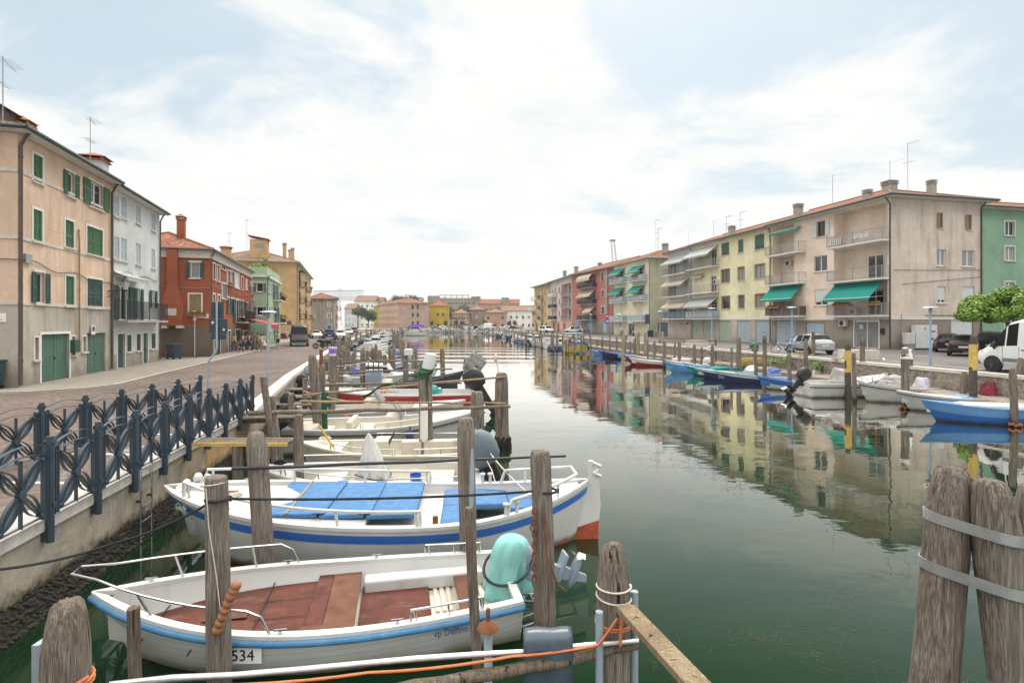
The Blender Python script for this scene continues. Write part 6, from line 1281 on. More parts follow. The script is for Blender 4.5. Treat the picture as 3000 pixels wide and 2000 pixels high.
mb = MB(); mb.loft([[(B9.x(.40), -.85, .9), (B9.x(.68), -.75, .95), (B9.x(.68), .75, .95), (B9.x(.40), .85, .9)], [(B9.x(.42), -.7, 1.7), (B9.x(.60), -.62, 1.65), (B9.x(.60), .62, 1.65), (B9.x(.42), .7, 1.7)]]); cbn = mb.build('cabin', M['white'], B9.root, bev=.06)
mb = MB(); mb.loft([[(B9.x(.425), -.815, 1.2), (B9.x(.63), -.745, 1.2), (B9.x(.66), .745, 1.2), (B9.x(.425), .815, 1.2)], [(B9.x(.43), -.74, 1.55), (B9.x(.60), -.67, 1.5), (B9.x(.625), .67, 1.5), (B9.x(.43), .74, 1.55)]]); mb.build('cabin_window', M['carglass'], cbn); B9.outboard('motor_grey', rad(20))
# small gear on the near boats
def fender(bt, t, side, m, lb, dz=.05):
    mb = MB(); mb.lathe([(.02, -.50), (.075, -.45), (.085, -.25), (.075, -.08), (.02, -.02), (.015, .08)], (0, 0, 0), 10); o = mb.build('fender', M[m], None, 50); d = bt.root.matrix_basis; z = bt.root.rotation_euler.z
    x, y = bt.x(t), side*(bt.b(t)+.10); c, s_ = math.cos(z), math.sin(z); o.location = (bt.root.location.x+c*x-s_*y, bt.root.location.y+s_*x+c*y, bt.z(t)+dz); tag(o, lb, 'fender')
fender(B6, .35, -1, 'rope_orange', 'orange fender on the side of the white open boat'); fender(B4, .55, 1, 'blind', 'white fender on the side of the cream boat with the wheel'); fender(B3, .35, 1, 'navy', 'dark blue fender beside the slate covered motor boat'); fender(B7, .3, 1, 'blind', 'white fender against the red band'); fender(B8, .7, -1, 'rust', 'rust brown fender at the slate workboat bow')
def onboat(bt, t, y, z): c, s_ = math.cos(bt.root.rotation_euler.z), math.sin(bt.root.rotation_euler.z); x = bt.x(t); return Vector((bt.root.location.x+c*x-s_*y, bt.root.location.y+s_*x+c*y, z))
for bt, t, y, z, m, r, lb in ((B2, .84, .15, 1.02, 'rope_white', .16, 'on the foredeck of the mattress boat'), (B3, .88, .1, .93, 'rope_black', .14, 'on the bow of the slate covered motor boat'), (B4, .86, 0, .95, 'rope_white', .16, 'on the bow of the cream boat with the wheel'), (B5, .85, 0, 1.2, 'rope_white', .15, 'on the bow of the white motorboat'), (B1, .19, .45, .22, 'rope_white', .13, 'in the stern of the near white boat')):
    p = onboat(bt, t, y, z); mb = MB(); mb.tube([p+Vector((r*(1-.05*(i//12))*math.cos(i*.55+.05*(i//12))*(1+.08*math.sin(i*1.7)), r*.9*(1-.06*(i//12))*math.sin(i*.55), .010*(i//11)+.006*math.sin(i))) for i in range(60)], .011, 5); tag(mb.build('coiled_rope', M[m], None, 60), 'small coil of rope lying '+lb, 'rope')
for bt, t, y, z, m, lb in ((B3, .30, -.4, .24, 'sign_blue', 'blue bucket standing in the slate covered motor boat'), (B4, .62, -.3, .32, 'blind', 'white bucket standing in the cream boat with the wheel'), (B6, .35, .2, .32, 'sh_dark', 'dark green bucket standing in the white open boat'), (B5, .62, -.3, .37, 'awn_red', 'red bucket standing in the white motorboat')):
    q = thing('bucket', lb, 'bucket', onboat(bt, t, y, z)); mb = MB(); mb.lathe([(.10, 0), (.135, .26), (.125, .26), (.095, .03)], (0, 0, 0), 14); mb.build('shell', M[m], q, 40); mb = MB(); mb.tube([(.13*math.cos(a), .02, .25+.13*math.sin(a)*.9) for a in [PI*i/10 for i in range(11)]], .005, 4); mb.build('handle', M['steel'], q)
# ------------------------------------------------------------------ boats along the right hand quay
def cover(bt, name, t0, t1, h, m, y=0, wd=.8, seed=1, z=None, tent=True):
    mb = MB(); x = (bt.x(t0)+bt.x(t1))/2; lump(mb, (x, y, (z if z is not None else bt.z((t0+t1)/2)-.08)), ((bt.x(t1)-bt.x(t0))/2, wd*bt.B/2, h), seed, sharp=.22 if tent else .4, drape=1.3, n=34, tent=tent); return mb.build(name, M[m], bt.root, 65)
def on(line, Y):
    for (x0, y0), (x1, y1) in zip(line, line[1:]):
        if y0 <= Y <= y1: return x0+(x1-x0)*(Y-y0)/(y1-y0), math.atan2(y1-y0, x1-x0)
def rboat(label, bow, stern, B, hull, deck, band=None, bandm='white', bandk=(0, 2), zmin=.42, bowh=.35, rake=.9, deckt=(.55, .985), **k):
    b = Boat(label, stern, bow, B, zmin, bowh, .05, .22, .7, rake, hull, band, bandm, bandk=bandk, floor=.2, inner=deck, cap=deck, floorm='conc', full=2.0, **k); b.deck(*deckt, deck, .05); return b
r = rboat('red and white boat with a pointed bow, left of the chalky blue boat', (11.0, 51.35), (17.4, 49.95), 1.7, 'red_hull', 'white', True)
mb = MB(); mb.box((r.x(.15), -.5, .3), (r.x(.4), .5, .75)); mb.build('engine_box', M['white'], r.root, bev=.04)
rboat('small dark red bow showing behind the red and white boat', (11.0, 53.65), (16.0, 52.75), 1.5, 'maroon', 'maroon')
r = rboat('long white boat with a folded white canopy behind the chalky blue boat', (13.6, 48.75), (18.2, 47.35), 1.7, 'white', 'white'); cover(r, 'folded_canopy', .05, .35, .75, 'silver_tarp', seed=4)
rboat('chalky blue wooden boat with a raised pointed bow', (12.3, 44.35), (17.6, 43.15), 1.5, 'sky_hull', 'sky_hull', zmin=.45, bowh=.45)
r = rboat('teal wooden boat with white bagged gear at its stern', (13.2, 41.65), (18.6, 40.35), 1.5, 'teal', 'teal', zmin=.4, bowh=.35); cover(r, 'bagged_gear', .06, .24, .6, 'blind', seed=8); mb = MB(); lump(mb, (r.x(.5), .3, .5), (1.1, .35, .22), 6, sharp=.5); mb.build('green_sheet', M['awn_green'], r.root, 60)
r = rboat('navy boat with a pale blue deck and blue bundled tarpaulin', (13.3, 39.75), (19.2, 37.95), 1.6, 'navy', 'garage_blue', True, 'white', (0, 1)); cover(r, 'bundled_tarpaulin', .02, .24, .55, 'tarp_blue', seed=2)
r = rboat('dark navy boat with a grey deck and white bagged outboard', (13.7, 36.95), (19.9, 35.55), 1.6, 'navy', 'garage_slate', True, 'white', (0, 1), deckt=(.25, .985)); cover(r, 'bagged_motor', -.05, .05, .75, 'blind', wd=.3, seed=9, z=.5)
rboat('white boat with a bright blue painted foredeck', (14.8, 32.95), (20.0, 32.15), 1.7, 'white', 'blue_stripe', True, 'blue_stripe', (0, 2), zmin=.45, bowh=.35)
r = Boat('white motorboat with a black outboard raised toward the open water', (15.9, 29.75), (21.0, 30.35), 2.1, .75, .45, .0, .3, .85, .7, 'white', True, 'blue_stripe', floor=.35, inner='white', cap='white', bandk=(8, 9), capw=.14); r.deck(.6, .99, 'white', .1); r.outboard('black', rad(42), None, .1, 1.35, -.05); cover(r, 'grey_canopy', .34, .58, .95, 'tarp_grey', seed=3); r.rail(.66, .92, -1, .25); r.rub('tar', .03, -.16)
mb = MB(); [mb.tube([(-r.L/2-.02, y, .7), (-r.L/2-.32, y, .55), (-r.L/2-.3, y, .15)], .016, 6) for y in (-.75, -.5)]; [mb.tube([(-r.L/2-.31, -.75, z), (-r.L/2-.31, -.5, z)], .014, 5) for z in (.2, .35, .5)]; mb.build('boarding_ladder', M['steel'], r.root)
r = Boat('white boat with grey canopy and lilac draped motor', (22.0, 28.15), (17.6, 27.65), 1.9, .72, .3, .0, .3, .85, .6, 'white', floor=.3, inner='white', cap='white', capw=.14); r.rub('tar', .025, -.14); cover(r, 'grey_canopy', .42, .68, .75, 'tarp_grey', seed=5); cover(r, 'draped_cloth', .12, .26, .7, 'lilac', wd=.5, seed=7); r.pulpit(.7, .25); r.outboard('black', 0, 'lilac', 0, 1.1)
r = Boat('low white boat with a maroon covered motor', (22.5, 24.75), (17.7, 25.05), 1.8, .62, .28, .0, .28, .85, .8, 'white', floor=.3, inner='white', cap='white', capw=.14); r.rub('tar', .025, -.12); r.deck(.5, .99, 'white', .08); cover(r, 'maroon_cover', .02, .24, .95, 'maroon', wd=.6, seed=12); cover(r, 'blue_sheet', .3, .5, .18, 'sky_hull', seed=13)
r = Boat('blue and white boat cut by the right edge', (22.2, 21.55), (16.75, 22.35), 1.8, .62, .25, .0, .28, .85, .8, 'blue_stripe', True, 'sky_hull', floor=.3, inner='white', cap='sky_hull', bandk=(0, 2), capw=.2); r.deck(.72, .99, 'sky_hull', .06); mb = MB(); mb.loft([[(r.x(.25), -.7, .55), (r.x(.75), -.4, .72), (r.x(.75), .4, .72), (r.x(.25), .7, .55)], [(r.x(.25), -.65, .72), (r.x(.70), -.3, .80), (r.x(.70), .3, .80), (r.x(.25), .65, .72)]]); mb.build('low_cabin', M['white'], r.root, bev=.04)
rboat('small pale blue boat lying close to the quay behind the teal boat', (14.6, 46.6), (18.2, 45.8), 1.4, 'garage_blue', 'garage_blue', zmin=.38, bowh=.25); rboat('small white boat between the red boat and the long navy boat', (12.2, 56.3), (16.2, 55.3), 1.6, 'white', 'white'); rboat('slim grey boat tucked behind the blue foredeck boat', (16.0, 34.6), (20.1, 33.9), 1.4, 'garage_slate', 'garage_slate', zmin=.38, bowh=.25); rboat('small white boat moored before the slate garage', (11.3, 59.0), (15.6, 58.0), 1.6, 'white', 'sky_hull')
for Y in (27.6, 32.9, 37.6, 39.8, 43.2, 46.9, 51.6, 53.5, 57.6, 62): x = on(RQ, Y)[0]; pole(x-1.6-R.uniform(0, 2.5), Y, R.uniform(1.9, 2.5), R.uniform(.09, .13), 'plain grey post close to the ledge of the right hand quay', (R.uniform(-.03, .03), 0), group='plain posts close to the right quay ledge', tipr=.7)
# fishing boat
r = Boat('turquoise and mustard wooden fishing boat with orange deck and blue mast', (8.4, 79.5), (9.1, 70.3), 3.3, .95, .75, .35, .5, .75, .9, 'turq_hull', True, 'yellow', floor=.6, inner='orange_paint', cap='orange_paint', floorm='orange_paint', bandk=(1, 4), capw=.25, name='fishing_boat'); r.rub('rub_blue', .06, -.08); r.deck(.62, .98, 'blue_pad', .12)
mb = MB(); mb.box((r.x(.12), -1.1, .7), (r.x(.45), 1.1, .8)); [mb.box((r.x(t)-.06, y-.06, .7), (r.x(t)+.06, y+.06, 2.55)) for t in (.13, .44) for y in (-1.05, 1.05)]; mb.box((r.x(.10), -1.25, 2.55), (r.x(.47), 1.25, 2.63)); mb.build('canopy', M['garage_blue'], r.root); mb = MB(); mb.tube([(r.x(.62), 0, .7), (r.x(.62), 0, 4.4)], .07, 8); mb.tube([(r.x(.62), -.6, 3.6), (r.x(.62), .6, 3.6)], .04, 6); mb.build('mast', M['blue_pole'], r.root)
mb = MB(); [mb.lathe([(.16, -.06), (.24, 0), (.16, .06), (.12, 0), (.16, -.06)], (r.x(.55+.1*i), r.b(.55+.1*i)+.1, .6), 12, axis='y') for i in range(3)]; mb.build('tyre_fender', M['tyre'], r.root); mb = MB(); mb.ball((r.x(.3), -1.3, 1.5), (.3, .3, .35), 8, 5); mb.build('yellow_barrel', M['yellow'], r.root)
rboat('long navy boat below the cream apartment house', (10.4, 62.4), (15.6, 60.6), 1.7, 'navy', 'navy', deckt=(.3, .985), rake=1.2); rboat('blue decked boat behind the long navy boat', (10.2, 65), (15.0, 63.5), 1.7, 'navy', 'blue_stripe', deckt=(.3, .985)); rboat('short blue boat beside the fishing boat', (9.6, 67.5), (13.0, 66.8), 1.5, 'sky_hull', 'sky_hull')
# far rows: a few kinds, copied
def stand(o): return o
pr = []
b = Boat('small white motorboat in the crowded far moorings', (-2.4, 0), (2.4, 0), 1.9, .65, .35, 0, .25, .85, .6, 'white', floor=.3, inner='cream', cap='white', n=10, m=5); b.deck(.6, .98, 'white'); b.outboard('black', rad(20)); b.box('console', (0, -.3, .3), (.4, .3, 1.1), 'white'); pr.append(b)
b = Boat('dark hulled open boat in the crowded far moorings', (-2.6, 0), (2.6, 0), 1.9, .6, .4, 0, .25, .8, .8, 'navy', floor=.3, inner='garage_slate', cap='navy', n=10, m=5); b.deck(.55, .98, 'garage_slate'); b.outboard('black', rad(25)); pr.append(b)
b = Boat('white boat under a pale tent cover in the crowded far moorings', (-2.7, 0), (2.7, 0), 2.1, .7, .4, 0, .25, .85, .7, 'white', floor=.3, inner='white', cap='white', n=10, m=5); b.deck(.62, .98, 'white'); cover(b, 'tent_cover', .15, .62, .95, 'tarp_grey', seed=21); b.outboard('motor_grey', rad(20)); pr.append(b)
b = Boat('blue hulled wooden boat in the crowded far moorings', (-2.6, 0), (2.6, 0), 1.7, .5, .5, 0, .22, .7, .9, 'sky_hull', floor=.25, inner='sky_hull', cap='blue_stripe', n=10, m=5); b.deck(.55, .98, 'sky_hull'); pr.append(b)
b = Boat('white cabin cruiser in the crowded far moorings', (-3, 0), (3, 0), 2.3, .85, .5, 0, .3, .85, .8, 'white', True, 'blue_stripe', floor=.4, inner='white', cap='white', n=10, m=5); b.deck(.5, .98, 'white', .1); mb = MB(); mb.loft([[(-.6, -.8, .85), (1.2, -.6, 1.0), (1.2, .6, 1.0), (-.6, .8, .85)], [(-.5, -.65, 1.75), (.5, -.5, 1.7), (.5, .5, 1.7), (-.5, .65, 1.75)]]); cc = mb.build('cabin', M['white'], b.root, bev=.05); mb = MB(); mb.loft([[(-.58, -.76, 1.15), (1.02, -.59, 1.2), (1.02, .59, 1.2), (-.58, .76, 1.15)], [(-.54, -.71, 1.5), (.72, -.56, 1.5), (.72, .56, 1.5), (-.54, .71, 1.5)]]); mb.build('cabin_window', M['carglass'], cc); pr.append(b)
b = Boat('green hulled open boat in the crowded far moorings', (-2.5, 0), (2.5, 0), 1.8, .55, .4, 0, .22, .8, .8, 'teal', floor=.25, inner='sh_dark', cap='sh_dark', n=10, m=5); b.outboard('black', rad(20)); pr.append(b)
FB = 'boats crowded along the far moorings'; used = set()
def place_far(k, x, y, rz):
    b = pr[k]; b.root['group'] = FB
    if k not in used: used.add(k); b.root.location = (x, y, 0); b.root.rotation_euler = (0, 0, rz); return
    dup(b.root, (x, y, 0), rz, b.root['label'], FB)
Y = 35.5; i = 0
while Y < 215:
    x, a = on(LQ, Y); k = R.choice((0, 0, 2, 4, 1, 0, 3, 2)); place_far(k, x+3.9+R.uniform(-.4, .8), Y, a-PI/2+R.choice((0, PI))+R.uniform(-.1, .1)); Y += R.uniform(2.5, 3.2)+(Y > 90)*2.2; i += 1
Y = 84
while Y < 222:
    x, a = on(RQ, Y); k = R.choice((0, 2, 0, 4, 5, 2, 1, 0)); place_far(k, x-4.3-R.uniform(-.3, .9), Y, a+PI/2+R.choice((0, 0, PI))+R.uniform(-.15, .15)); Y += R.uniform(2.8, 3.6)+(Y > 120)*2.6
for x in range(-46, -12, 3): place_far(R.choice((0, 2, 0, 4, 2)), x+R.uniform(-.3, .3), 227.8, R.choice((PI/2, -PI/2)))
r = Boat('white and violet fishing boat with a wheelhouse at the far left quay', (-27.5, 174), (-34.5, 172), 3, 1.1, .9, .2, .5, .8, .9, 'white', floor=.7, inner='white', cap='navy', name='fishing_boat', n=12, m=6); mb = MB(); mb.box((r.x(.35), -1, .9), (r.x(.62), 1, 3.1)); wh = mb.build('wheelhouse', M['white'], r.root); mb = MB(); mb.box((r.x(.34), -1.02, 2.2), (r.x(.63), 1.02, 2.8)); mb.build('window', M['carglass'], wh); mb = MB(); mb.box((r.x(.1), -1.1, 2.6), (r.x(.68), 1.1, 3.6)); mb.build('violet_awning', M['purple'], r.root)
# far poles
FP = 'thin mooring poles among the far boats'
proto = pole(0, 0, 2.2, .12, 'thin mooring pole among the crowded far boats', seg=7, group=FP, tipr=.6); first = True
def farpole(x, y, s):
    global first
    o = proto if first else proto.copy()
    if not first: COL.objects.link(o)
    first = False; o.location = (x, y, -.8); o.scale = (R.uniform(.8, 1.25), R.uniform(.8, 1.25), s); o.rotation_euler = (R.uniform(-.05, .05), R.uniform(-.05, .05), R.uniform(0, 6))
Y = 31
while Y < 215:
    x, a = on(LQ, Y)
    for q in (R.uniform(.8, 1.6), R.uniform(6.6, 7.6)) if Y > 45 else (R.uniform(.8, 2.5), R.uniform(2, 5), R.uniform(6.2, 7.6)): farpole(x+q, Y+R.uniform(-.4, .4), R.uniform(.8, 1.15))
    Y += R.uniform(1.9, 2.9)+(Y > 90)*2.5
Y = 63
while Y < 225:
    x, a = on(RQ, Y)
    for q in (R.uniform(1, 2), R.uniform(6.2, 7.8)): farpole(x-q, Y, R.uniform(.85, 1.2))
    Y += R.uniform(2, 3)+(Y > 110)*2.5
for i in range(22): farpole(R.uniform(-46, -11), R.uniform(222, 225), R.uniform(.9, 1.3))

# ------------------------------------------------------------------ jetties, rails, ropes and odds
q = thing('jetty', 'small wooden landing plank with a yellow painted edge', 'jetty', (-5.75, 11.8, 0)); mb = MB(); [mb.box((-1.0, -.28+i*.19, 1.42), (1.0, -.11+i*.19, 1.47)) for i in range(3)]; mb.build('boards', M['log'], q); mb = MB(); mb.box((-1.0, -.31, 1.40), (1.0, -.283, 1.475)); mb.build('painted_edge', M['yellow_paint'], q)
q = thing('jetty', 'grey plank landing beside the slanting props', 'jetty', (-7.0, 16.0, 0), .15); mb = MB(); [mb.box((-.9, -.7+i*.22, 1.30+.01*(i % 2)), (.9, -.5+i*.22, 1.35+.01*(i % 2))) for i in range(6)]; mb.build('boards', M['wood'], q); mb = MB(); [mb.box((-.8, y, 1.18), (.8, y+.1, 1.29)) for y in (-.6, .4)]; mb.build('bearers', M['wood'], q)
for i, yy in enumerate((20.5, 22.5, 25, 29)):
    x, _ = on(LQ, yy); q = thing('jetty', 'rough plank jetty %s among the left hand boats' % ('before the white boats', 'before the red banded boat', 'before the slate workboat', 'before the white cabin boat')[i], 'jetty', (x+.9, yy, 0)); mb = MB(); [mb.box((-.8, -.4+k*.2, .95), (.8, -.22+k*.2, 1.0)) for k in range(4)]; mb.build('boards', M['wood'], q); mb = MB(); [mb.box((a, -.3, -.6), (a+.1, -.2, .95)) for a in (-.6, .6)]; mb.build('legs', M['wood'], q)
def log(name, label, cat, p, q, r, m='log', group=None, n=10):
    p, q = Vector(p), Vector(q); mb = MB(); k = 9; mb.tube([p.lerp(q, i/k)+Vector((R.uniform(-.3, .3)*r, R.uniform(-.3, .3)*r, R.uniform(-.3, .3)*r)) for i in range(k+1)], [r*(1-.25*i/k)*R.uniform(.95, 1.05) for i in range(k+1)], n); return tag(mb.build(name, M[m], None, 50), label, cat, group)
log('mooring_rail', 'thick horizontal timber rail crossing above the white motorboat', 'rail', (-6.3, 13.0, 1.84), (-.05, 14.1, 1.83), .055)
log('mooring_rail', 'thin horizontal pole just behind the thick timber rail', 'rail', (-5.7, 14.6, 1.90), (-.15, 14.55, 1.86), .035, 'wood_pale')
log('mooring_rail', 'sloping pole tied to the lone mooring pole', 'rail', at(700, 907, 17.6), at(1163, 864, 17.15), .04, 'wood_pale')
log('oar', 'long black pole with a grey tip lying across two mooring posts', 'boat hook', (-4.1, 7.95, 1.87), (.83, 8.45, 1.94), .026, 'black')
log('metal_rail', 'aluminium pipe rail along the bottom edge lashed with orange rope', 'rail', (-3.25, 4.40, 1.08), (1.12, 4.84, 1.17), .030, 'alu')
log('log_rail', 'barked grey log tied below the aluminium pipe', 'rail', (-1.05, 4.44, .99), (1.12, 4.90, 1.10), .058, 'log', n=14)
for x, y, zt, lb in ((.77, 4.80, 1.46, 'left'), (1.13, 5.02, 1.53, 'right')): mb = MB(); mb.tube([(x, y, -.5), (x, y, zt)], .034, 10); mb.lathe([(.026, zt), (.026, zt+.002)], (x, y, 0), 10); tag(mb.build('plastic_pipe', M['pipe'], None, 50), 'grey plastic pipe strapped to the rounded pole on its %s' % lb, 'pipe')
q = thing('plastic_pipe', 'pale plastic pipe topped by a rusty disc near the slim jointed pole', 'pipe', (-.235, 5.35, 0)); mb = MB(); mb.tube([(0, 0, -.5), (0, 0, 1.0)], .042, 10); mb.build('tube', M['garage_blue'], q, 50); mb = MB(); mb.lathe([(.11, 1.0), (.10, 1.03), (.02, 1.08), (.02, 1.2)], (0, 0, 0), 14); mb.build('rusty_disc', M['rust'], q, 40)
mb = MB(); mb.tube([at(1082, 1165, 8.12), at(1084, 1078, 8.12), at(1084, 1030, 8.12)], [.035, .035, .015], 8); tag(mb.build('metal_pipe', M['galv'], None, 50), 'grey metal pipe lashed to the mooring pole between the two largest boats', 'pipe')
p0, p1 = at(1436, 1396, 4.80), at(1690, 1668, 3.1); mb = MB(); d = (p1-p0).normalized(); mb.bar(p0, p1, .165, .05); tag(mb.build('plank', M['wood_pale'], None), 'raw pale plank slanting from the rope wound pole toward the bridge', 'plank')
mb = MB(); rings = []
for i in range(16):
    a = i/15; 
    if a < .42: y, z = 4.705, .42+(1.26-.42)*a/.42
    elif a < .6: s_ = (a-.42)/.18*PI; y, z = 4.81-.105*math.cos(s_), 1.26+.04*math.sin(s_)
    else: y, z = 4.915, 1.26-(1.26-.6)*(a-.6)/.4
    rings.append([(x, y+.012*math.sin(x*25+i*.3)+ (.03*(x-.3)), z) for x in [.10+.43*j/10 for j in range(11)]])
mb.loft(rings, 0, False, False); o = tag(mb.build('rubber_sheet', M['rubber'], None, 70), 'dark wet rubber sheet draped over the pipe rail at the bottom', 'rubber sheet'); s_ = o.modifiers.new('thick', 'SOLIDIFY'); s_.thickness = .014
def rope(label, pts, r=.014, m='rope_black', sag=0, name='rope', group=None, n=6, cat='rope'):
    P = []
    for a, b in zip(pts, pts[1:]):
        a, b = Vector(a), Vector(b); k = max(4, int((b-a).length/.12))
        for i in range(k): t = i/k; p = a.lerp(b, t); p.z -= sag*4*t*(1-t)*(b-a).length; P.append(p)
    P.append(Vector(pts[-1])); mb = MB(); mb.tube(P, [r*(1+.14*(i % 2)) for i in range(len(P))], n); return tag(mb.build(name, M[m], None, 60), label, cat, group)
def wrap(b, x, y, z, r, turns, rr, dz=.03): b.tube([(x+r*math.cos(a), y+r*math.sin(a), z+dz*a/6.28) for a in [2*PI*turns*i/(turns*18) for i in range(turns*18+1)]], rr, 5)
p2, p5 = Vector((-3.12, 5.75, 2.15)), Vector((.32, 6.72, 1.93))
rope('black mooring rope stretched between the split pole and the chained pole', [p2, p5], .014, sag=.012)
rope('black mooring rope slanting from the split pole down to the quay fence', [p2, (-4.3, 5.9, 1.62), (-5.35, 5.55, 1.48), (-6.1, 5.4, 1.5)], .014, sag=.04)
rope('orange rope running along the aluminium pipe from the stout pole', [(-3.02, 3.97, 1.36), (-2.55, 4.36, 1.10), (-1.2, 4.52, 1.10), (.0, 4.66, 1.15), (.75, 4.74, 1.20), (.92, 4.76, 1.42)], .011, 'rope_orange', sag=.02)
mb = MB(); wrap(mb, -3.235, 3.95, 1.38, .16, 2, .012); mb.tube([(-3.08, 3.9, 1.38), (-3.04, 3.88, 1.30), (-3.02, 3.88, 1.2)], [.02, .03, .015], 6); tag(mb.build('rope', M['rope_orange'], None, 50), 'orange rope knotted round the stout bottom left pole', 'rope')
mb = MB(); wrap(mb, .935, 5.0, 1.58, .155, 1, .010, .02); wrap(mb, .935, 5.0, 1.53, .158, 1, .008, -.05); mb.tube([(1.05, 4.85, 1.50), (1.12, 4.74, 1.38), (1.3, 4.2, 1.40), (1.42, 3.6, 1.46), (1.48, 3.2, 1.5)], .008, 5); tag(mb.build('rope', M['rope_white'], None, 50), 'thin white rope wound on the rounded pole and along the plank', 'rope')
mb = MB(); wrap(mb, .935, 5.0, 1.24, .165, 2, .010, .02); mb.tube([(.98, 4.83, 1.46), (.96, 4.8, 1.3), (.95, 4.78, 1.17)], .014, 6); tag(mb.build('rope', M['rope_orange'], None, 50), 'orange rope knot fastening pipe and plank to the rounded pole', 'rope')
for a, b_, lb in ((p2, .125, 'split pole'), (p5+Vector((.07, .04, 0)), .135, 'chained pole')): mb = MB(); wrap(mb, a.x+(.02 if a.x < 0 else .05), 5.75 if a.x < 0 else 6.75, a.z-.02, b_, 1, .016); tag(mb.build('rope', M['rope_black'], None, 50), 'turn of black rope tied round the '+lb, 'rope')
mb = MB(); P = [Vector((-3.15, 5.60, 2.3)), Vector((-3.12, 5.60, 1.9)), Vector((-3.05, 5.6, 1.45)), Vector((-3.0, 5.6, 1.05))]; mb.tube(P, .006, 4); wrap(mb, -3.15, 5.75, 2.3, .13, 1, .006); tag(mb.build('rope', M['rope_white'], None), 'thin pale cord hanging down the split pole', 'rope')
mb = MB()
for i in range(9): p = Vector((-3.02+.03*i-.0, 5.58-.005*i, .86+.07*i)) if i < 6 else Vector((-2.86+.02*(i-6), 5.56, 1.22+.05*(i-6))); mb.ball(p, (.055, .055, .05), 8, 5)
tag(mb.build('float_string', M['cork'], None, 60), 'string of terracotta floats tied to the split pole', 'floats')
mb = MB()
for i in range(13):
    z = 1.72-i*.068; a = i*PI/2; c, s_ = math.cos(a), math.sin(a); mb.tube([(.27+.024*c*math.cos(t), 6.60+.024*s_*math.cos(t), z+.044*math.sin(t)) for t in [2*PI*j/8 for j in range(9)]], .009, 4)
tag(mb.build('chain', M['rust'], None, 50), 'rusty chain hanging beside the chained pole', 'chain')
rope('frayed rope looping from the chained pole to the raised propeller', [(.38, 6.6, 1.7), (.42, 6.55, 1.2), (.55, 6.55, .85), (.66, 6.7, .7)], .012, 'rust')
rope('pale rope from the broad pole down to the stern of the blue striped boat', [at(1092, 985, 13.9), at(1150, 1070, 11.2), at(1235, 1150, 9.8)], .012, 'rope_white', sag=.02); rope('thin pale rope from the broad pole to the boat with mattresses', [at(1092, 985, 13.9), at(1130, 1080, 11.4), at(1145, 1130, 10.9)], .009, 'rope_white', sag=.03)
rope('cord between the lone pole and the crate pole', [at(1152, 880, 17.3), at(1104, 850, 26)], .012, 'rope_white', sag=.02)
q = thing('bucket', 'white plastic bucket upturned over the paired poles', 'bucket', at(984, 846, 15.3), 0); mb = MB(); mb.lathe([(.185, 0), (.19, .03), (.155, .42), (.0, .425)], (0, 0, 0), 16); mb.build('shell', M['blind'], q, 40); q.rotation_euler = (.05, .18, 0)
mb = MB(); rings = []; c = at(984, 852, 15.3)
for i in range(15):
    t = i/14; rr = (.30 if i < 4 else .12-.06*t)+.03*math.sin(i*2); cx, cz = c.x-.05-(max(0, t-.2)*2.2), c.z+.12-.55*t-.25*t*t+.05*math.sin(i*1.3); rings.append([(cx+rr*.8*math.cos(a)*(1+.2*math.sin(3*a+i)), c.y-.05+rr*.7*math.sin(a), cz+rr*.55*math.sin(a+i*.2)) for a in [2*PI*j/10 for j in range(10)]])
mb.loft(rings); tag(mb.build('fishing_net', M['green_net'], None), 'green fishing net draped from the white bucket', 'net')
q = thing('crate', 'tilted grey plastic crate hung on a mooring pole', 'crate', at(1090, 836, 25.7), 0); q.rotation_euler = (.3, .6, .2); mb = MB()
for x in (-.36, .36):
    for y in (-.2, .2): mb.box((x-.03, y-.03, -.42), (x+.03, y+.03, .42))
for z in (-.42, -.14, .14, .42): mb.box((-.36, -.22, z-.04), (.36, -.19, z+.04)); mb.box((-.36, .19, z-.04), (.36, .22, z+.04)); mb.box((-.38, -.2, z-.03), (-.34, .2, z+.03)); mb.box((.34, -.2, z-.03), (.38, .2, z+.03))
mb.build('lattice', M['rail_grey'], q); mb = MB(); mb.box((-.34, .15, -.40), (.34, .18, .40)); mb.build('back_panel', M['silver_tarp'], q)
q = thing('bucket', 'white bucket with violet print on a mooring pole', 'bucket', at(764, 817, 21.0)); mb = MB(); mb.lathe([(.13, 0), (.165, .34), (.15, .34), (.13, .05)], (0, 0, 0), 16); mb.build('shell', M['blind'], q, 40); mb = MB(); mb.lathe([(.142, .09), (.160, .28)], (0, 0, 0), 16); mb.build('label_print', M['purple'], q)
mb = MB(); mb.lathe([(.03, 1.08), (.105, 1.05), (.11, .1), (.05, 0)], at(974, 1014, 15.0), 14); tag(mb.build('fender', M['pvc'], None, 50), 'long white cylindrical fender hanging on the paired poles', 'fender')
mb = MB(); p = at(938, 816, 29); mb.box((p.x-.2, p.y-.2, p.z), (p.x+.2, p.y+.2, p.z+.34)); tag(mb.build('box', M['blind'], None, bev=.03), 'small white box perched on a pole before the slate boat', 'box')
p = at(1146, 858, 17.35); mb = MB(); mb.tube([p, p+Vector((-.10, 0, .48))], .018, 6); mb.ball(p+Vector((-.10, 0, .5)), (.07, .07, .12), 8, 6); tag(mb.build('marker_light', M['cream'], None, 50), 'small cream marker on a rod above the lone pole', 'marker')
rope('rusty horizontal rail linking poles before the garages', [at(1515, 784, 55), at(1600, 784, 50), at(1635, 783, 46)], .05, 'rust', name='rail', cat='rail')
mb = MB(); c = Vector((17.6, 42.0, .95)); [mb.tube([(c.x+i*0+.0, c.y, c.z)]*1+[(c.x+2.0, c.y-.5, c.z+.05)], .03, 5) for i in range(1)]
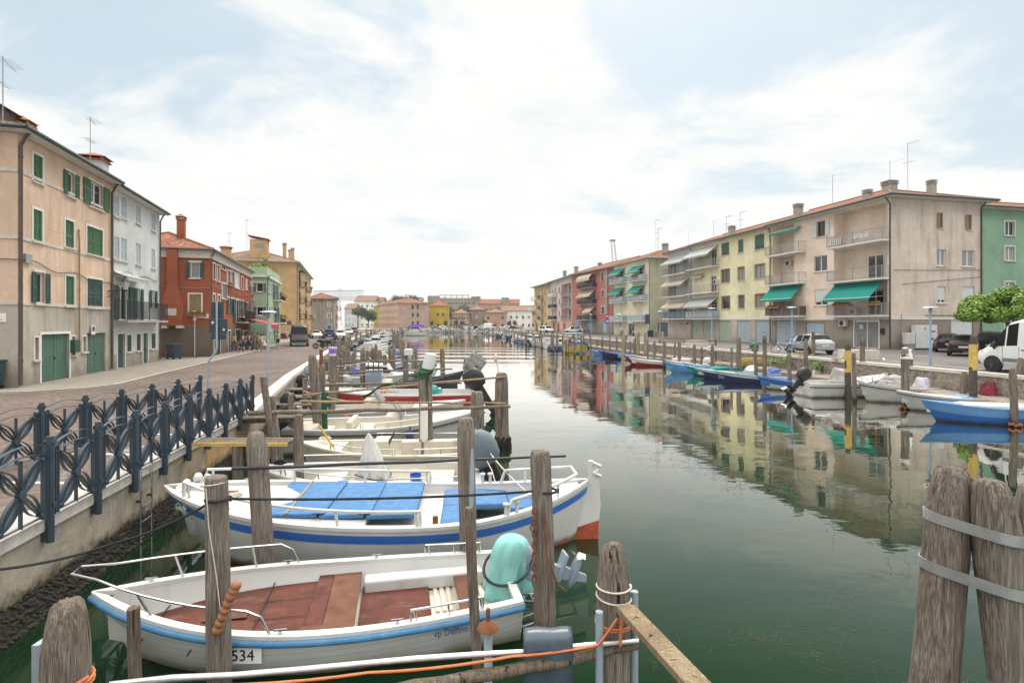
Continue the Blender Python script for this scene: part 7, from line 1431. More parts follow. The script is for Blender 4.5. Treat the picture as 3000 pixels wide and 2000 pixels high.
for j in range(16): a = j*PI/8; mb.tube([(c.x, c.y+.33*math.cos(a), c.z+.33*math.sin(a)), (c.x+2.1, c.y-.4+.30*math.cos(a), c.z+.1+.30*math.sin(a))], .045, 5)
tag(mb.build('wicker_roll', M['stem'], None), 'roll of dry wicker matting lying on the right ledge', 'wicker roll')
for x, y, w_, lb in ((21.7, 34.4, 2.3, 'before the silver hatchback'), (14.9, 66, 1.9, 'near the slate garage'), (17.8, 53, 2.0, 'before the pale blue garages')):
    q = thing('planter', 'long pale concrete planter on the right quay '+lb, 'planter', (x+.2, y, ZR), .05-PI*.0); mb = MB(); mb.box((-w_/2, -.3, 0), (w_/2, .3, .62)); mb.box((-w_/2+.08, -.22, .62), (w_/2-.08, .22, .63)); mb.build('trough', M['stone'], q, bev=.02); mb = MB(); foliage(mb, [(0, 0, .66, w_*.4, .15, .08)], 30, .06); mb.build('soil_plants', M['stem'], q)
mb = MB(); foliage(mb, [(19.3, 38.2, 1.35, .5, .3, .45), (19.9, 35.3, 1.2, .5, .2, .35), (19.0, 39.4, 1.2, .3, .3, .3)], 120, .10); tag(mb.build('weeds', M['leaf'], None), 'green weeds sprouting from the right quay wall', 'weeds', None, 'stuff')
mb = MB(); foliage(mb, [(19.9, 37.4, 1.85, 1.0, .25, .15), (20.6, 34.0, 1.75, .8, .15, .1)], 160, .07); tag(mb.build('dry_grass', M['stem'], None), 'dry yellow grass along the right kerb', 'grass', None, 'stuff')
# gear and extra posts in the crowded near moorings
for px, yt, Y, wd, lb in ((668, 905, 16.8, 13, 'beside the grey plank landing'), (700, 868, 20.4, 12, 'behind the white open boat stern'), (757, 838, 24, 11, 'left of the slate workboat'), (782, 822, 26.5, 11, 'over the slate workboat stern'), (800, 806, 31, 11, 'before the white cabin boat'), (815, 800, 34, 9, 'left of the dark netting'), (856, 798, 36, 9, 'in the middle of the crowded boats'), (872, 803, 33, 9, 'near the man in the boat'), (895, 796, 36, 9, 'right of the man in the boat'), (905, 800, 33, 8, 'next to the boxed pole'), (950, 806, 31.5, 9, 'right of the boxed pole'), (775, 846, 22.5, 9, 'right of the violet bucket pole')):
    pole_at(px, yt, Y, wd, 'weathered mooring pole '+lb, bx=px+R.uniform(-5, 8), tipr=R.uniform(.5, .9), tip=R.uniform(.15, .4), seg=12)
for p, q_, lb in (((-7.0, 20.3, 1.7), (-1.9, 20.6, 1.75), 'white open boat'), ((-8.6, 22.6, 1.9), (-2.6, 23.9, 2.0), 'red banded boat'), ((-9.8, 27.9, 2.0), (-3.6, 28.2, 2.05), 'slate workboat'), ((-10.6, 30.3, 1.95), (-5.2, 30.5, 1.9), 'white cabin boat')): log('mooring_rail', 'grey timber rail spanning the posts by the '+lb, 'rail', p, q_, .05, 'log')
for c, s_, m, nm, lb, ct in (((-7.4, 21.0, .82), (.5, .35, .35), 'green_net', 'net_heap', 'heap of dark green netting in the white open boat', 'net'), ((-8.5, 26.9, 1.05), (.55, .4, .45), 'tarp_grey', 'tarpaulin', 'grey brown tarpaulin bundle at the slate workboat stern', 'tarpaulin'), ((-3.4, 23.3, 1.0), (.35, .3, .35), 'teal', 'bag', 'teal bag lying in the red banded boat', 'bag'), ((-6.2, 27.0, .95), (.3, .3, .3), 'rope_white', 'rope_heap', 'pale rope heap amidships in the slate workboat', 'rope'), ((-9.0, 31.2, 1.0), (.4, .4, .5), 'tarp_blue', 'tarpaulin', 'blue tarpaulin bundle in the white cabin boat', 'tarpaulin'), ((-5.6, 23.5, 1.0), (.25, .25, .3), 'rope_orange', 'buoy', 'orange bundle on the red banded boat foredeck', 'buoy')):
    mb = MB(); lump(mb, c, s_, int(abs(c[0]*10)), sharp=.5, drape=1, n=22, k=9); tag(mb.build(nm, M[m], None, 60), lb, ct)
for k in range(9):
    a = Vector((R.uniform(-9, -4), R.uniform(18, 31), R.uniform(1.2, 2.1))); b_ = a+Vector((R.uniform(1, 3), R.uniform(-2.5, 2.5), R.uniform(-.5, .4))); rope('slack mooring line strung among the crowded left hand posts', [a, b_], .010, R.choice(('rope_white', 'rope_black', 'rope_white')), sag=.03, group='slack mooring lines')
mb = MB(); mb.box((-3.55, 4.02, .4), (-3.50, 4.3, 1.62)); tag(mb.build('board', M['galv'], None), 'grey flat board standing behind the stout bottom left pole', 'board')
for x, y in ((-16, 30), (-12.5, 24.5), (-20, 47), (-13, 34)):
    mb = MB(); mb.box((x-.3, y-.3, ZL), (x+.3, y+.3, ZL+.006)); tag(mb.build('manhole_cover', M['iron'], None), 'dark iron manhole cover in the brick street', 'manhole cover', 'manhole covers')
# weed drifting on the water
mb = MB()
def strand(p, a, l, wd):
    P = []; k = R.uniform(-2.2, 2.2)
    for i in range(5): P.append(p.copy()); p = p+Vector((math.cos(a), math.sin(a), 0))*l/4; a += k/4+R.uniform(-.25, .25)
    L_ = []; Rr = []
    for i, q in enumerate(P):
        d = (P[min(i+1, 4)]-P[max(i-1, 0)]).normalized(); nn = Vector((-d.y, d.x, 0))*wd*(1-abs(i-2)/2.6); L_.append(q+nn); Rr.append(q-nn)
    mb.add(L_+Rr, [(i, i+1, i+6, i+5) for i in range(4)])
for pat in range(34):
    c = spot(R.uniform(1480, 2600), R.uniform(1090, 1600)); c.z = .006; a0 = R.uniform(-.7, .5)
    for i in range(R.randint(10, 60)): strand(c+Vector((R.gauss(0, .30), R.gauss(0, .12), 0)), a0+R.gauss(0, .7), R.uniform(.05, .30), R.uniform(.001, .0024))
for pat in range(90):
    x = R.uniform(1400, 2250); c = spot(x, 985+(x-1400)*.27+R.gauss(0, 30)); c.z = .006
    for i in range(R.randint(10, 40)): strand(c+Vector((R.gauss(0, .5), R.gauss(0, .16), 0)), R.gauss(0, .5), R.uniform(.04, .22), R.uniform(.003, .008))
tag(mb.build('floating_weed', paint('drifting weed', (.048, .056, .015), .8, .5, 3, stain=((.08, .055, .024), .8, (.8, .8, .8), .48)), None), 'yellowish weed strands floating on the green water', 'weed', None, 'stuff')
# ------------------------------------------------------------------ vehicles
CARS = dict(
 hatch=dict(L=4.0, st=[(-2.0, .42, .78, .80, .66, .64, .5), (-1.93, .30, .92, .95, .78, .76, .62), (-1.72, .24, .96, 1.10, .83, .80, .60), (-1.32, .22, .96, 1.42, .84, .82, .56), (-1.2, .22, .95, 1.45, .845, .82, .56), (-.42, .22, .93, 1.49, .85, .83, .57), (-.32, .22, .93, 1.49, .85, .83, .57), (.42, .22, .91, 1.44, .85, .83, .56), (.52, .22, .91, 1.41, .85, .83, .57), (1.18, .24, .90, .97, .84, .81, .70), (1.75, .28, .78, .82, .80, .75, .60), (1.98, .34, .58, .60, .66, .60, .5)], side=[(4, 5), (6, 7)], front=[(8, 9)], rear=[(2, 3)], wh=.31, ax=(-1.25, 1.28)),
 suv=dict(L=4.3, st=[(-2.15, .5, .85, .87, .72, .70, .55), (-2.1, .36, 1.0, 1.04, .84, .82, .70), (-2.0, .3, 1.05, 1.2, .88, .85, .66), (-1.75, .28, 1.05, 1.58, .89, .86, .62), (-1.62, .28, 1.05, 1.63, .89, .86, .62), (-.5, .28, 1.03, 1.68, .9, .87, .63), (-.38, .28, 1.03, 1.68, .9, .87, .63), (.5, .28, 1.01, 1.62, .9, .87, .62), (.6, .28, 1.01, 1.58, .9, .87, .63), (1.15, .3, 1.0, 1.08, .89, .86, .75), (1.85, .34, .92, .96, .86, .82, .68), (2.13, .42, .66, .68, .74, .68, .58)], side=[(4, 5), (6, 7)], front=[(8, 9)], rear=[(2, 3)], wh=.35, ax=(-1.3, 1.35)),
 van=dict(L=5.5, st=[(-2.75, .45, 1.3, 2.35, .92, .92, .82), (-2.70, .36, 1.3, 2.46, .97, .96, .86), (-.1, .34, 1.3, 2.52, 1.0, .99, .88), (.55, .34, 1.28, 2.50, 1.0, .99, .87), (.66, .34, 1.27, 2.47, 1.0, .99, .86), (1.15, .34, 1.24, 2.33, 1.0, .98, .82), (1.22, .34, 1.24, 2.26, 1.0, .98, .82), (1.95, .34, 1.16, 1.40, .99, .95, .80), (2.05, .34, 1.12, 1.28, .98, .94, .78), (2.5, .36, .95, .98, .93, .87, .70), (2.74, .42, .68, .70, .78, .70, .6)], side=[(4, 5), (6, 7)], front=[(6, 7)], rear=[], wh=.36, ax=(-1.75, 1.75)))
def car(name, label, kind, colr, loc, rz, cat='car', group=None, plate=True):
    C = CARS[kind]; root = thing(name, label, cat, loc, rz, group); st = C['st']; prof = lambda s: [(s[0], s[4]*.93, s[1]), (s[0], s[4], s[1]+.18), (s[0], s[4]*1.005, (s[1]+s[2])/2+.08), (s[0], s[5], s[2]), (s[0], (s[5]*.15+s[6]*.85), s[2]+(s[3]-s[2])*.88), (s[0], s[6]*.82, s[3]), (s[0], 0, s[3]+.025)]
    rows = [prof(s) for s in st]; full = [r+[(x, -y, z) for x, y, z in r[-2::-1]] for r in rows]; n = len(full[0]); mb = MB(); gl = {k: MB() for k in ('side_window', 'windscreen', 'rear_window')}
    mb.v = [p for r in full for p in r]
    for i in range(len(full)-1):
        for j in range(n-1):
            kind_ = None
            if j in (3, 8) and (i, i+1) in C['side']: kind_ = 'side_window'
            if j in (4, 5, 6, 7) and (i, i+1) in C['front']: kind_ = 'windscreen'
            if j in (4, 5, 6, 7) and (i, i+1) in C['rear']: kind_ = 'rear_window'
            if kind == 'van' and j in (3, 8) and (i, i+1) in ((6, 7),): pass
            if kind_: gl[kind_].add([full[i][j], full[i][j+1], full[i+1][j+1], full[i+1][j]], [(0, 1, 2, 3)])
            else: mb.f.append([i*n+j, i*n+j+1, (i+1)*n+j+1, (i+1)*n+j]); mb.m.append(1 if j in (0, 11) and kind != 'van' else 0)
    mb.f += [list(range(n)), list(range(len(full)*n-1, (len(full)-1)*n-1, -1))]; mb.m += [0, 0]
    body = mb.build('body', [colr, M['black']], root, 38)
    for k, g in gl.items():
        if g.v: g.build(k, M['carglass'], root, 30)
    W_ = st[len(st)//2][4]; w_ = C['wh']
    for ax in C['ax']:
        for s in (1, -1):
            a = MB(); a.lathe([(w_*1.16, s*W_*.90), (w_*1.16, s*(W_+.008)), (w_*.5, s*(W_+.01))], (0, 0, 0), 18, axis='y'); a.build('wheel_arch', M['black'], body, 40, (ax, 0, w_))
            t = MB(); t.lathe([(w_*.66, s*(W_-.18)), (w_*.97, s*(W_-.18)), (w_, s*(W_-.14)), (w_, s*(W_-.0)), (w_*.95, s*(W_+.03)), (w_*.66, s*(W_+.03))], (0, 0, 0), 20, axis='y'); tyre = t.build('wheel', M['tyre'], root, 40, (ax, 0, w_))
            r = MB(); r.lathe([(w_*.66, s*(W_+.018)), (w_*.6, s*(W_+.025)), (w_*.55, s*(W_-.02))], (0, 0, 0), 18, axis='y')
            for q in range(5): c, sn = math.cos(q*1.2566), math.sin(q*1.2566); r.bar((0, s*(W_+.02), 0), (w_*.6*c, s*(W_+.02), w_*.6*sn), w_*.22, .02, 0, (0, 1, 0))
            r.build('rim', M['rim'], tyre, 40)
    f, b_ = st[-2], st[1]
    for s in (1, -1):
        l = MB(); zf = f[2]-.06; l.loft([[(f[0]-.18, s*(f[4]*1.0), zf-.02), (f[0]-.2, s*(f[4]*1.0), zf+.10), (f[0]+.08, s*(f[4]*.82), zf-.0), (f[0]+.14, s*(f[4]*.84), zf-.12)], [(f[0]-.1, s*(f[4]*.8), zf), (f[0]-.1, s*(f[4]*.8), zf+.1), (f[0]+.05, s*(f[4]*.55), zf), (f[0]+.16, s*(f[4]*.55), zf-.12)]]); l.build('headlight', M['glass2'], root)
        l = MB(); z = b_[2]; x = b_[0]
        if kind == 'van': l.box((x-.07, s*.80-.09, .9), (x-.02, s*.80+.09, 1.5))
        else: l.loft([[(x-.05, s*.52, z-.20), (x-.05, s*.52, z-.02), (x+.12, s*.80, z+.04), (x+.02, s*.83, z-.22)], [(x+.1, s*.5, z-.2), (x+.1, s*.5, z-.02), (x+.32, s*.79, z+.04), (x+.22, s*.79, z-.2)]])
        l.build('tail_light', M['sign_red'], root)
        l = MB(); k = C['front'][0][1]; xx = st[k][0]-.35; l.ball((xx, s*(st[k][5]+.14), st[k][2]+.1), (.07, .11, .10 if kind != 'van' else .2), 8, 5); l.bar((xx, s*st[k][5]*.98, st[k][2]+.04), (xx, s*(st[k][5]+.1), st[k][2]+.06), .06, .05); l.build('wing_mirror', M['black'] if kind == 'van' else colr, root, 60)
        d = MB(); dx = (-.36, .35, .98) if kind != 'van' else (.58, 1.3)
        for x in dx: d.box((x-.006, s*(W_*1.0)-.004, .35), (x+.006, s*(W_*1.0)+.006, C['st'][5][2]-.02))
        d.box((dx[0]-.28, s*(W_*.985)-.01, .80 if kind != 'van' else 1.05), (dx[0]-.10, s*(W_*.985)+.025, .84 if kind != 'van' else 1.10)); d.build('door_seam', M['black'], body)
    e = MB(); e.box((st[-1][0]-.05, -.42, .30), (st[-1][0]+.03, .42, .50)); e.build('grille', M['black'], root, bev=.02)
    if kind == 'van': e = MB(); e.box((st[-1][0]-.3, -.92, .33), (st[-1][0]+.05, .92, .52)); [e.box((-2.4, s*1.0-.02, .52), (1.3, s*1.0+.02, .68)) for s in (1, -1)]; e.build('bumper_trim', M['grey_cover'], root, bev=.04)
    if kind != 'van': e = MB(); e.box((st[0][0]-.04, -.7, .34), (st[0][0]+.15, .7, .56)); e.build('rear_bumper', colr, root, bev=.05)
    for x, z in ((st[-1][0]+.035, .40), (st[0][0]-.045 if kind != 'van' else st[0][0]-.02, .66)): e = MB(); e.box((x-.008, -.26, z-.055), (x+.008, .26, z+.055)); e.build('number_plate', M['blind'], root)
    return root
def cpaint(n, c, r=.25): m = glossy(n, c, r+(.1 if max(c) < .1 else 0), .08 if max(c) < .1 else .6, .04); m.node_tree.nodes['Principled BSDF'].inputs['Specular IOR Level'].default_value = .2 if max(c) < .1 else .5; return m
P_silver = cpaint('silver car paint', (.30, .315, .33)); P_black = cpaint('black car paint', (.012, .012, .015)); P_white = cpaint('white car paint', (.62, .63, .63)); P_blue = cpaint('dark blue car paint', (.02, .035, .085)); P_cream = cpaint('ivory car paint', (.52, .50, .40)); P_dark = cpaint('dark brown car paint', (.022, .018, .018)); P_grey = cpaint('grey car paint', (.12, .13, .14))
def gnd(px, Y, z): p = at(px, 742, Y); return (p.x, Y, z)
car('parked_car', 'silver hatchback parked beside the bicycle on the right quay', 'hatch', P_silver, (22.55, 41.3, ZR), rad(92))
car('parked_car', 'black hatchback parked nearest the white utility cabinet', 'hatch', P_black, gnd(2176, 44.0, ZR), rad(55))
car('parked_car', 'dark brown hatchback seen from behind next to the white van', 'hatch', P_dark, gnd(2213, 38.9, ZR), rad(50))
car('parked_car', 'dark car half hidden behind the white van', 'suv', P_black, gnd(2275, 42.0, ZR), rad(48))
car('parked_van', 'large white panel van at the right edge', 'van', P_white, (24.1, 24.3, ZR), rad(98.6), 'van')
car('delivery_van', 'black van driving toward the camera on the brick street', 'van', P_black, gnd(687, 65.5, ZL), rad(-68), 'van')
car('parked_car', 'ivory hatchback parked facing the camera beside the dark blue car', 'hatch', P_cream, gnd(726, 97, ZL), rad(-62)); car('parked_car', 'dark blue people carrier parked beside the ivory hatchback', 'suv', P_blue, gnd(755, 93.5, ZL), rad(112)); car('parked_car', 'white car parked right of the dark blue people carrier', 'hatch', P_white, gnd(781, 99, ZL), rad(-66))
car('parked_car', 'grey car parked against the grimy grey house', 'hatch', P_grey, gnd(735, 122, ZL), rad(10)); car('parked_car', 'white car farther up the left street, left of a dark one', 'hatch', P_white, gnd(801, 128, ZL), rad(-70)); car('parked_car', 'dark car farther up the left street by the kerb', 'suv', P_black, gnd(813, 134, ZL), rad(-70)); car('parked_car', 'distant pale car at the top of the left street', 'hatch', P_silver, gnd(846, 190, ZL), rad(-70))
car('parked_car', 'white car parked under the amber yellow house', 'suv', P_white, gnd(1255, 128, ZR), rad(-60)); car('parked_car', 'white car parked under the pale pink house', 'suv', P_white, gnd(1318, 118, ZR), rad(160))
FC = 'cars parked on the far quay'; protoc = []
for i, (px, cl_) in enumerate(((944, P_grey), (956, P_white), (1000, P_grey), (1018, P_white), (1030, P_silver), (1058, P_black), (1070, P_white), (1084, P_silver), (1096, P_black), (1108, P_white), (1150, P_silver), (1165, P_white), (1180, P_black), (1196, P_grey))):
    lb = 'tiny %s car parked on the far quay across the canal end' % {P_grey: 'grey', P_white: 'white', P_silver: 'silver', P_black: 'black'}[cl_]; car('parked_car', lb, 'hatch', cl_, (gnd(px, 236, 0)[0], 236+R.uniform(0, 2), ZF), R.uniform(-.3, .3)+R.choice((0, PI/2)), 'car', FC)
car('parked_van', 'small white van parked on the far quay before the orange brick house', 'van', P_white, (gnd(1125, 238, 0)[0], 238, ZF), .4, 'van')
# ------------------------------------------------------------------ two wheelers
def wheel(mb, x, r, t, spokes=10, m=0):
    mb.tube([(x+r*math.cos(a), 0, r+r*math.sin(a)) for a in [2*PI*i/20 for i in range(21)]], t, 6, m)
def bicycle(label, loc, rz, m='iron', group=None, lean=.1):
    q = thing('bicycle', label, 'bicycle', loc, rz, group); q.rotation_euler = (lean, 0, rz)
    for x in (-.52, .54):
        b = MB(); wheel(b, 0, .33, .02); w_ = b.build('wheel', M['tyre'], q, 50, (x, 0, 0)); b = MB(); [b.tube([(0, 0, .33), (.32*math.cos(a), 0, .33+.32*math.sin(a))], .003, 3) for a in [i*PI/6 for i in range(12)]]; b.build('spokes', M['steel'], w_)
    b = MB(); [b.tube(p, .016, 6) for p in (((-.52, 0, .33), (-.15, 0, .30), (.38, 0, .72)), ((-.52, 0, .33), (-.24, 0, .72), (-.15, 0, .30)), ((-.24, 0, .72), (.36, 0, .80)), ((.54, 0, .33), (.34, 0, .95)), ((-.24, 0, .72), (-.27, 0, .90)))]; b.build('frame', M[m], q, 50)
    b = MB(); b.tube([(.28, -.28, 1.0), (.34, 0, .97), (.28, .28, 1.0)], .014, 6); b.build('handlebar', M['steel'], q, 50); b = MB(); b.loft([[(-.40, -.09, .92), (-.40, .09, .92), (-.40, .09, .96), (-.40, -.09, .96)], [(-.13, -.02, .93), (-.13, .02, .93), (-.13, .02, .97), (-.13, -.02, .97)]]); b.build('saddle', M['black'], q); b = MB(); b.lathe([(.10, -.01), (.10, .01)], (-.15, .04, .30), 12, axis='y'); b.tube([(-.15, .06, .30), (-.08, .1, .18)], .012, 5); b.tube([(-.15, -.06, .30), (-.22, -.1, .42)], .012, 5); b.build('crank', M['iron'], q)
    return q
def motorbike(label, loc, rz, m, group=None):
    q = thing('motorcycle', label, 'motorcycle', loc, rz, group)
    for x in (-.68, .70):
        b = MB(); b.tube([(.25*math.cos(a), 0, .31+.25*math.sin(a)) for a in [2*PI*i/18 for i in range(19)]], .062, 8); w_ = b.build('wheel', M['tyre'], q, 60, (x, 0, 0)); b = MB(); b.lathe([(.20, -.02), (.20, .02)], (0, 0, .31), 14, axis='y'); b.build('rim', M['rim'], w_)
    b = MB(); b.loft([[(x, -w*.5, z0), (x, w*.5, z0), (x, w*.35, z1), (x, -w*.35, z1)] for x, w, z0, z1 in ((-.95, .12, .72, .78), (-.5, .24, .6, .82), (-.1, .26, .62, .80), (.1, .34, .62, .98), (.38, .3, .66, .95), (.5, .2, .7, .86))]); b.build('body', m, q, 50, bev=.02)
    b = MB(); b.box((-.28, -.16, .22), (.32, .16, .60)); b.tube([(-.1, .2, .28), (-.75, .2, .34)], .05, 8); b.build('engine', M['iron'], q, 50, bev=.03); b = MB(); b.loft([[(x, -w, z), (x, w, z), (x, w*.8, z+.07), (x, -w*.8, z+.07)] for x, w, z in ((-.85, .09, .83), (-.45, .15, .80), (.0, .12, .79))]); b.build('saddle', M['black'], q, 50)
    b = MB(); [b.tube([(.70, y, .31), (.42, y, .95)], .03, 6) for y in (-.09, .09)]; b.tube([(.30, -.36, 1.06), (.42, 0, 1.0), (.30, .36, 1.06)], .016, 6); [b.tube([(.38, y*.6, 1.03), (.34, y, 1.24)], .01, 4) for y in (-.3, .3)]; b.build('handlebar', M['black'], q, 50)
    b = MB(); b.ball((.55, 0, .86), (.10, .11, .11), 10, 6); b.build('headlight', M['glass2'], q, 60); b = MB(); b.tube([(-.1, -.12, .3), (-.05, -.34, .0)], .014, 5); b.build('side_stand', M['iron'], q)
    return q
bicycle('pale city bicycle leaning beside the silver hatchback', (20.6, 41.3, ZR), rad(150), 'blind')
GB = 'bicycles parked outside the bar'
for i, (px, Y, rz) in enumerate(((536, 50.8, 75), (545, 51.5, 60), (553, 52.3, 85), (566, 53.0, 70), (575, 54, 95), (584, 53.2, 60), (598, 56, 80), (604, 57, 100))): bicycle('dark bicycle parked in the cluster outside the bar awning', gnd(px, Y, ZL), rad(rz), 'iron', GB)
motorbike('black motorcycle parked at the kerb, nearer the camera', gnd(741, 57.8, ZL), rad(200), P_black); motorbike('black motorcycle parked just behind the nearer one', gnd(756, 60.2, ZL), rad(215), P_grey); motorbike('dark motorcycle parked third along the left kerb', gnd(776, 67, ZL), rad(205), P_black)
motorbike('white scooter like motorcycle by the cream house door', gnd(1455, 93, ZR), rad(80), P_white); motorbike('dark motorcycle by the cream house, left of the white one', gnd(1428, 98, ZR), rad(70), P_black); motorbike('dark scooter parked by the mint green house', gnd(606, 68, ZL), rad(80), P_black)
# ------------------------------------------------------------------ people
def person(label, loc, rz, pose='stand', shirt=(.6, .6, .6), legs=(.03, .03, .05), bare=True, h=1.74, dress=False, hair='hair', cap=None, sleeve=True, arms=0):
    q = thing('person', label, 'person', loc, rz); k = h/1.75; q.scale = (k, k, k)
    hipz = .92 if pose != 'sit' else .52
    dz = hipz-.92; J = dict(pel=(0, 0, .95+dz), waist=(0, 0, 1.08+dz), chest=(.01, 0, 1.30+dz), neck=(.0, 0, 1.49+dz), chin=(.03, 0, 1.57+dz), head=(.02, 0, 1.66+dz), crown=(.01, 0, 1.73+dz))
    for s, n in ((1, 'l'), (-1, 'r')):
        st = .13*s if pose == 'walk' else .02*s
        J['hip'+n] = (0, .09*s, .90+dz)
        if pose == 'sit': J['kne'+n] = (.42, .12*s, .50); J['ank'+n] = (.46, .12*s, .08); J['toe'+n] = (.60, .13*s, .03)
        else: J['kne'+n] = (st*.7+.03, .10*s, .48); J['ank'+n] = (st*1.3-.02, .10*s, .08); J['toe'+n] = (st*1.3+.14, .12*s, .03)
        J['sh'+n] = (0, .19*s, 1.43+dz); sw = -st*1.1
        J['elb'+n] = (sw*.5-.02+(.08 if arms else 0), .25*s, 1.14+dz); J['wri'+n] = ((sw+.12 if not arms else .28), (.24 if not arms else .12)*s, (.90 if not arms else 1.16)+dz); wx, wy, wz = J['wri'+n]
        fwd = Vector((.25, 0, -1)).normalized() if not arms else Vector((.9, -.3*s, .1)).normalized()
        J['pal'+n] = tuple(Vector(J['wri'+n])+fwd*.06)
        for f in range(4): o_ = Vector(((f-1.5)*.018, .0, 0)) if not arms else Vector((0, 0, (f-1.5)*.018)); J['f%d%s' % (f, n)] = tuple(Vector(J['pal'+n])+o_+fwd*(.075+.012*(1 if f in (1, 2) else 0)))
        J['th'+n] = tuple(Vector(J['wri'+n])+fwd*.06+Vector((.045, -.01*s, 0)))
    Rr = dict(pel=.13, waist=.115, chest=.135, neck=.055, chin=.062, head=.085, crown=.06); Rr2 = dict(hip=.088, kne=.058, ank=.038, toe=.03, sh=.06, elb=.042, wri=.029, pal=.032, th=.010)
    def skin(names, edges, m, name, gk=1.0, par=None, rfun=None):
        me = bpy.data.meshes.new(name); me.from_pydata([J[n] for n in names], [(names.index(a), names.index(b)) for a, b in edges], []); o = bpy.data.objects.new(name, me); COL.objects.link(o); o.parent = par or q
        sk = o.modifiers.new('skin', 'SKIN'); sk.use_smooth_shade = True
        for i, n in enumerate(names):
            r = Rr.get(n) or (.009 if n[0] == 'f' and n[1].isdigit() else Rr2[n[:-1]]); r *= gk; sy = r
            if n in ('pel', 'waist', 'chest'): me.skin_vertices[0].data[i].radius = (r*1.18, r*.86) if 1 else (r, r)
            else: me.skin_vertices[0].data[i].radius = (r, r)
            me.skin_vertices[0].data[i].use_root = i == 0
        sb = o.modifiers.new('subsurf', 'SUBSURF'); sb.levels = 1; sb.render_levels = 1; me.materials.append(m); return o
    names = list(J); E = [('pel', 'waist'), ('waist', 'chest'), ('chest', 'neck'), ('neck', 'chin'), ('chin', 'head'), ('head', 'crown')]
    for n in 'lr': E += [('pel', 'hip'+n), ('hip'+n, 'kne'+n), ('kne'+n, 'ank'+n), ('ank'+n, 'toe'+n), ('chest', 'sh'+n), ('sh'+n, 'elb'+n), ('elb'+n, 'wri'+n), ('wri'+n, 'pal'+n), ('wri'+n, 'th'+n)]+[('pal'+n, 'f%d%s' % (f, n)) for f in range(4)]
    body = skin(names, E, M['skin'], 'body')
    cm = paint('cloth '+label[:14], shirt or (.3, .3, .3), .85, .1, 6, .2, 30); lm = paint('trousers '+label[:14], legs, .85, .1, 6, .2, 30)
    if shirt: 
        tn = ['waist', 'pel', 'chest', 'shl', 'shr', 'elbl', 'elbr']; skin(tn, [('waist', 'pel'), ('waist', 'chest'), ('chest', 'shl'), ('chest', 'shr'), ('shl', 'elbl'), ('shr', 'elbr')], cm, 'shirt', 1.17)
    if dress:
        b = MB(); b.loft([[(r*math.cos(a), r*1.15*math.sin(a), z+dz) for a in [2*PI*j/16 for j in range(16)]] for r, z in ((.15, 1.1), (.19, .9), (.25, .62), (.28, .5))]); b.build('skirt', cm, q, 60)
    else:
        pn = ['pel', 'hipl', 'hipr', 'knel', 'kner']+([] if bare else ['ankl', 'ankr']); skin(pn, [('pel', 'hipl'), ('pel', 'hipr'), ('hipl', 'knel'), ('hipr', 'kner')]+([] if bare else [('knel', 'ankl'), ('kner', 'ankr')]), lm, 'shorts' if bare else 'trousers', 1.18)
    b = MB(); c = J['head']; b.ball((c[0]-.018, 0, c[2]+.035), (.105, .098, .105), 12, 8); hb = b.build('cap' if cap else 'hair', M[cap or hair], q, 60)
    b = MB(); [b.ball((c[0]+.078, s*.032, c[2]+.005), (.010, .014, .008), 6, 4) for s in (1, -1)]; b.build('eyes', M['ink'], q); b = MB(); b.add([(c[0]+.075, -.014, c[2]-.03), (c[0]+.075, .014, c[2]-.03), (c[0]+.108, 0, c[2]-.028), (c[0]+.078, 0, c[2]+.012)], [(0, 1, 2), (0, 2, 3), (1, 3, 2)]); b.build('nose', M['skin'], q)
    b = MB(); [b.ball((J['toe'+n][0]-.06, J['toe'+n][1], .04), (.13, .05, .045), 8, 5) for n in 'lr']; b.build('shoes', M['blind'], q, 60)
    return q
person('man in white shirt and black shorts standing in the brick street', gnd(638, 60.5, ZL), rad(-80), 'stand', (.66, .66, .66), (.015, .015, .02)); person('person in yellow shirt sitting at the bicycles', gnd(538, 52.2, ZL+.35), rad(-20), 'sit', (.42, .28, .10), (.08, .08, .10)); person('person in navy clothes standing by the bicycles', gnd(557, 51.2, ZL), rad(-40), 'walk', (.03, .04, .09), (.03, .04, .08))
person('man in dark blue top and shorts walking past the bar', gnd(573, 51.6, ZL), rad(-100), 'walk', (.03, .045, .10), (.05, .06, .10)); person('person in olive trousers and dark jacket near the red awning', gnd(592, 52.4, ZL), rad(20), 'stand', (.13, .12, .07), (.17, .15, .07), False); person('woman in beige top beside the olive trousered person', gnd(600, 53.2, ZL), rad(160), 'stand', (.42, .34, .27), (.35, .3, .25), False, 1.65); person('woman in a white dress beside the bar', gnd(606, 54.5, ZL), rad(-120), 'walk', (.62, .58, .57), dress=True, h=1.64)
person('person in black sitting under the red awning', gnd(566, 56.5, ZL+.3), rad(-50), 'sit', (.02, .02, .025), (.03, .03, .04), False); person('person in dark red top at the bar tables', gnd(580, 57.5, ZL), rad(-90), 'stand', (.14, .03, .04), (.03, .03, .05), False); person('person in pale blue walking beyond the black van', gnd(661, 86, ZL), rad(100), 'walk', (.30, .42, .48), (.5, .5, .48))
person('man in dark top sitting in a boat by the crowded poles', (-9.3, 38.2, .75), rad(-60), 'sit', None, (.03, .03, .04), cap='black', arms=1); person('person in black sitting on the right quay by the pink house', gnd(1343, 114, ZR+.2), rad(-100), 'sit', (.02, .02, .02), (.03, .03, .04), False); person('person in white standing on the right quay by the pink house', gnd(1333, 114.5, ZR), rad(-90), 'stand', (.55, .55, .55), (.05, .05, .08), False); person('person in dark blue sitting right of the one in black', gnd(1352, 113, ZR+.2), rad(-80), 'sit', (.03, .04, .08), (.03, .03, .04), False)
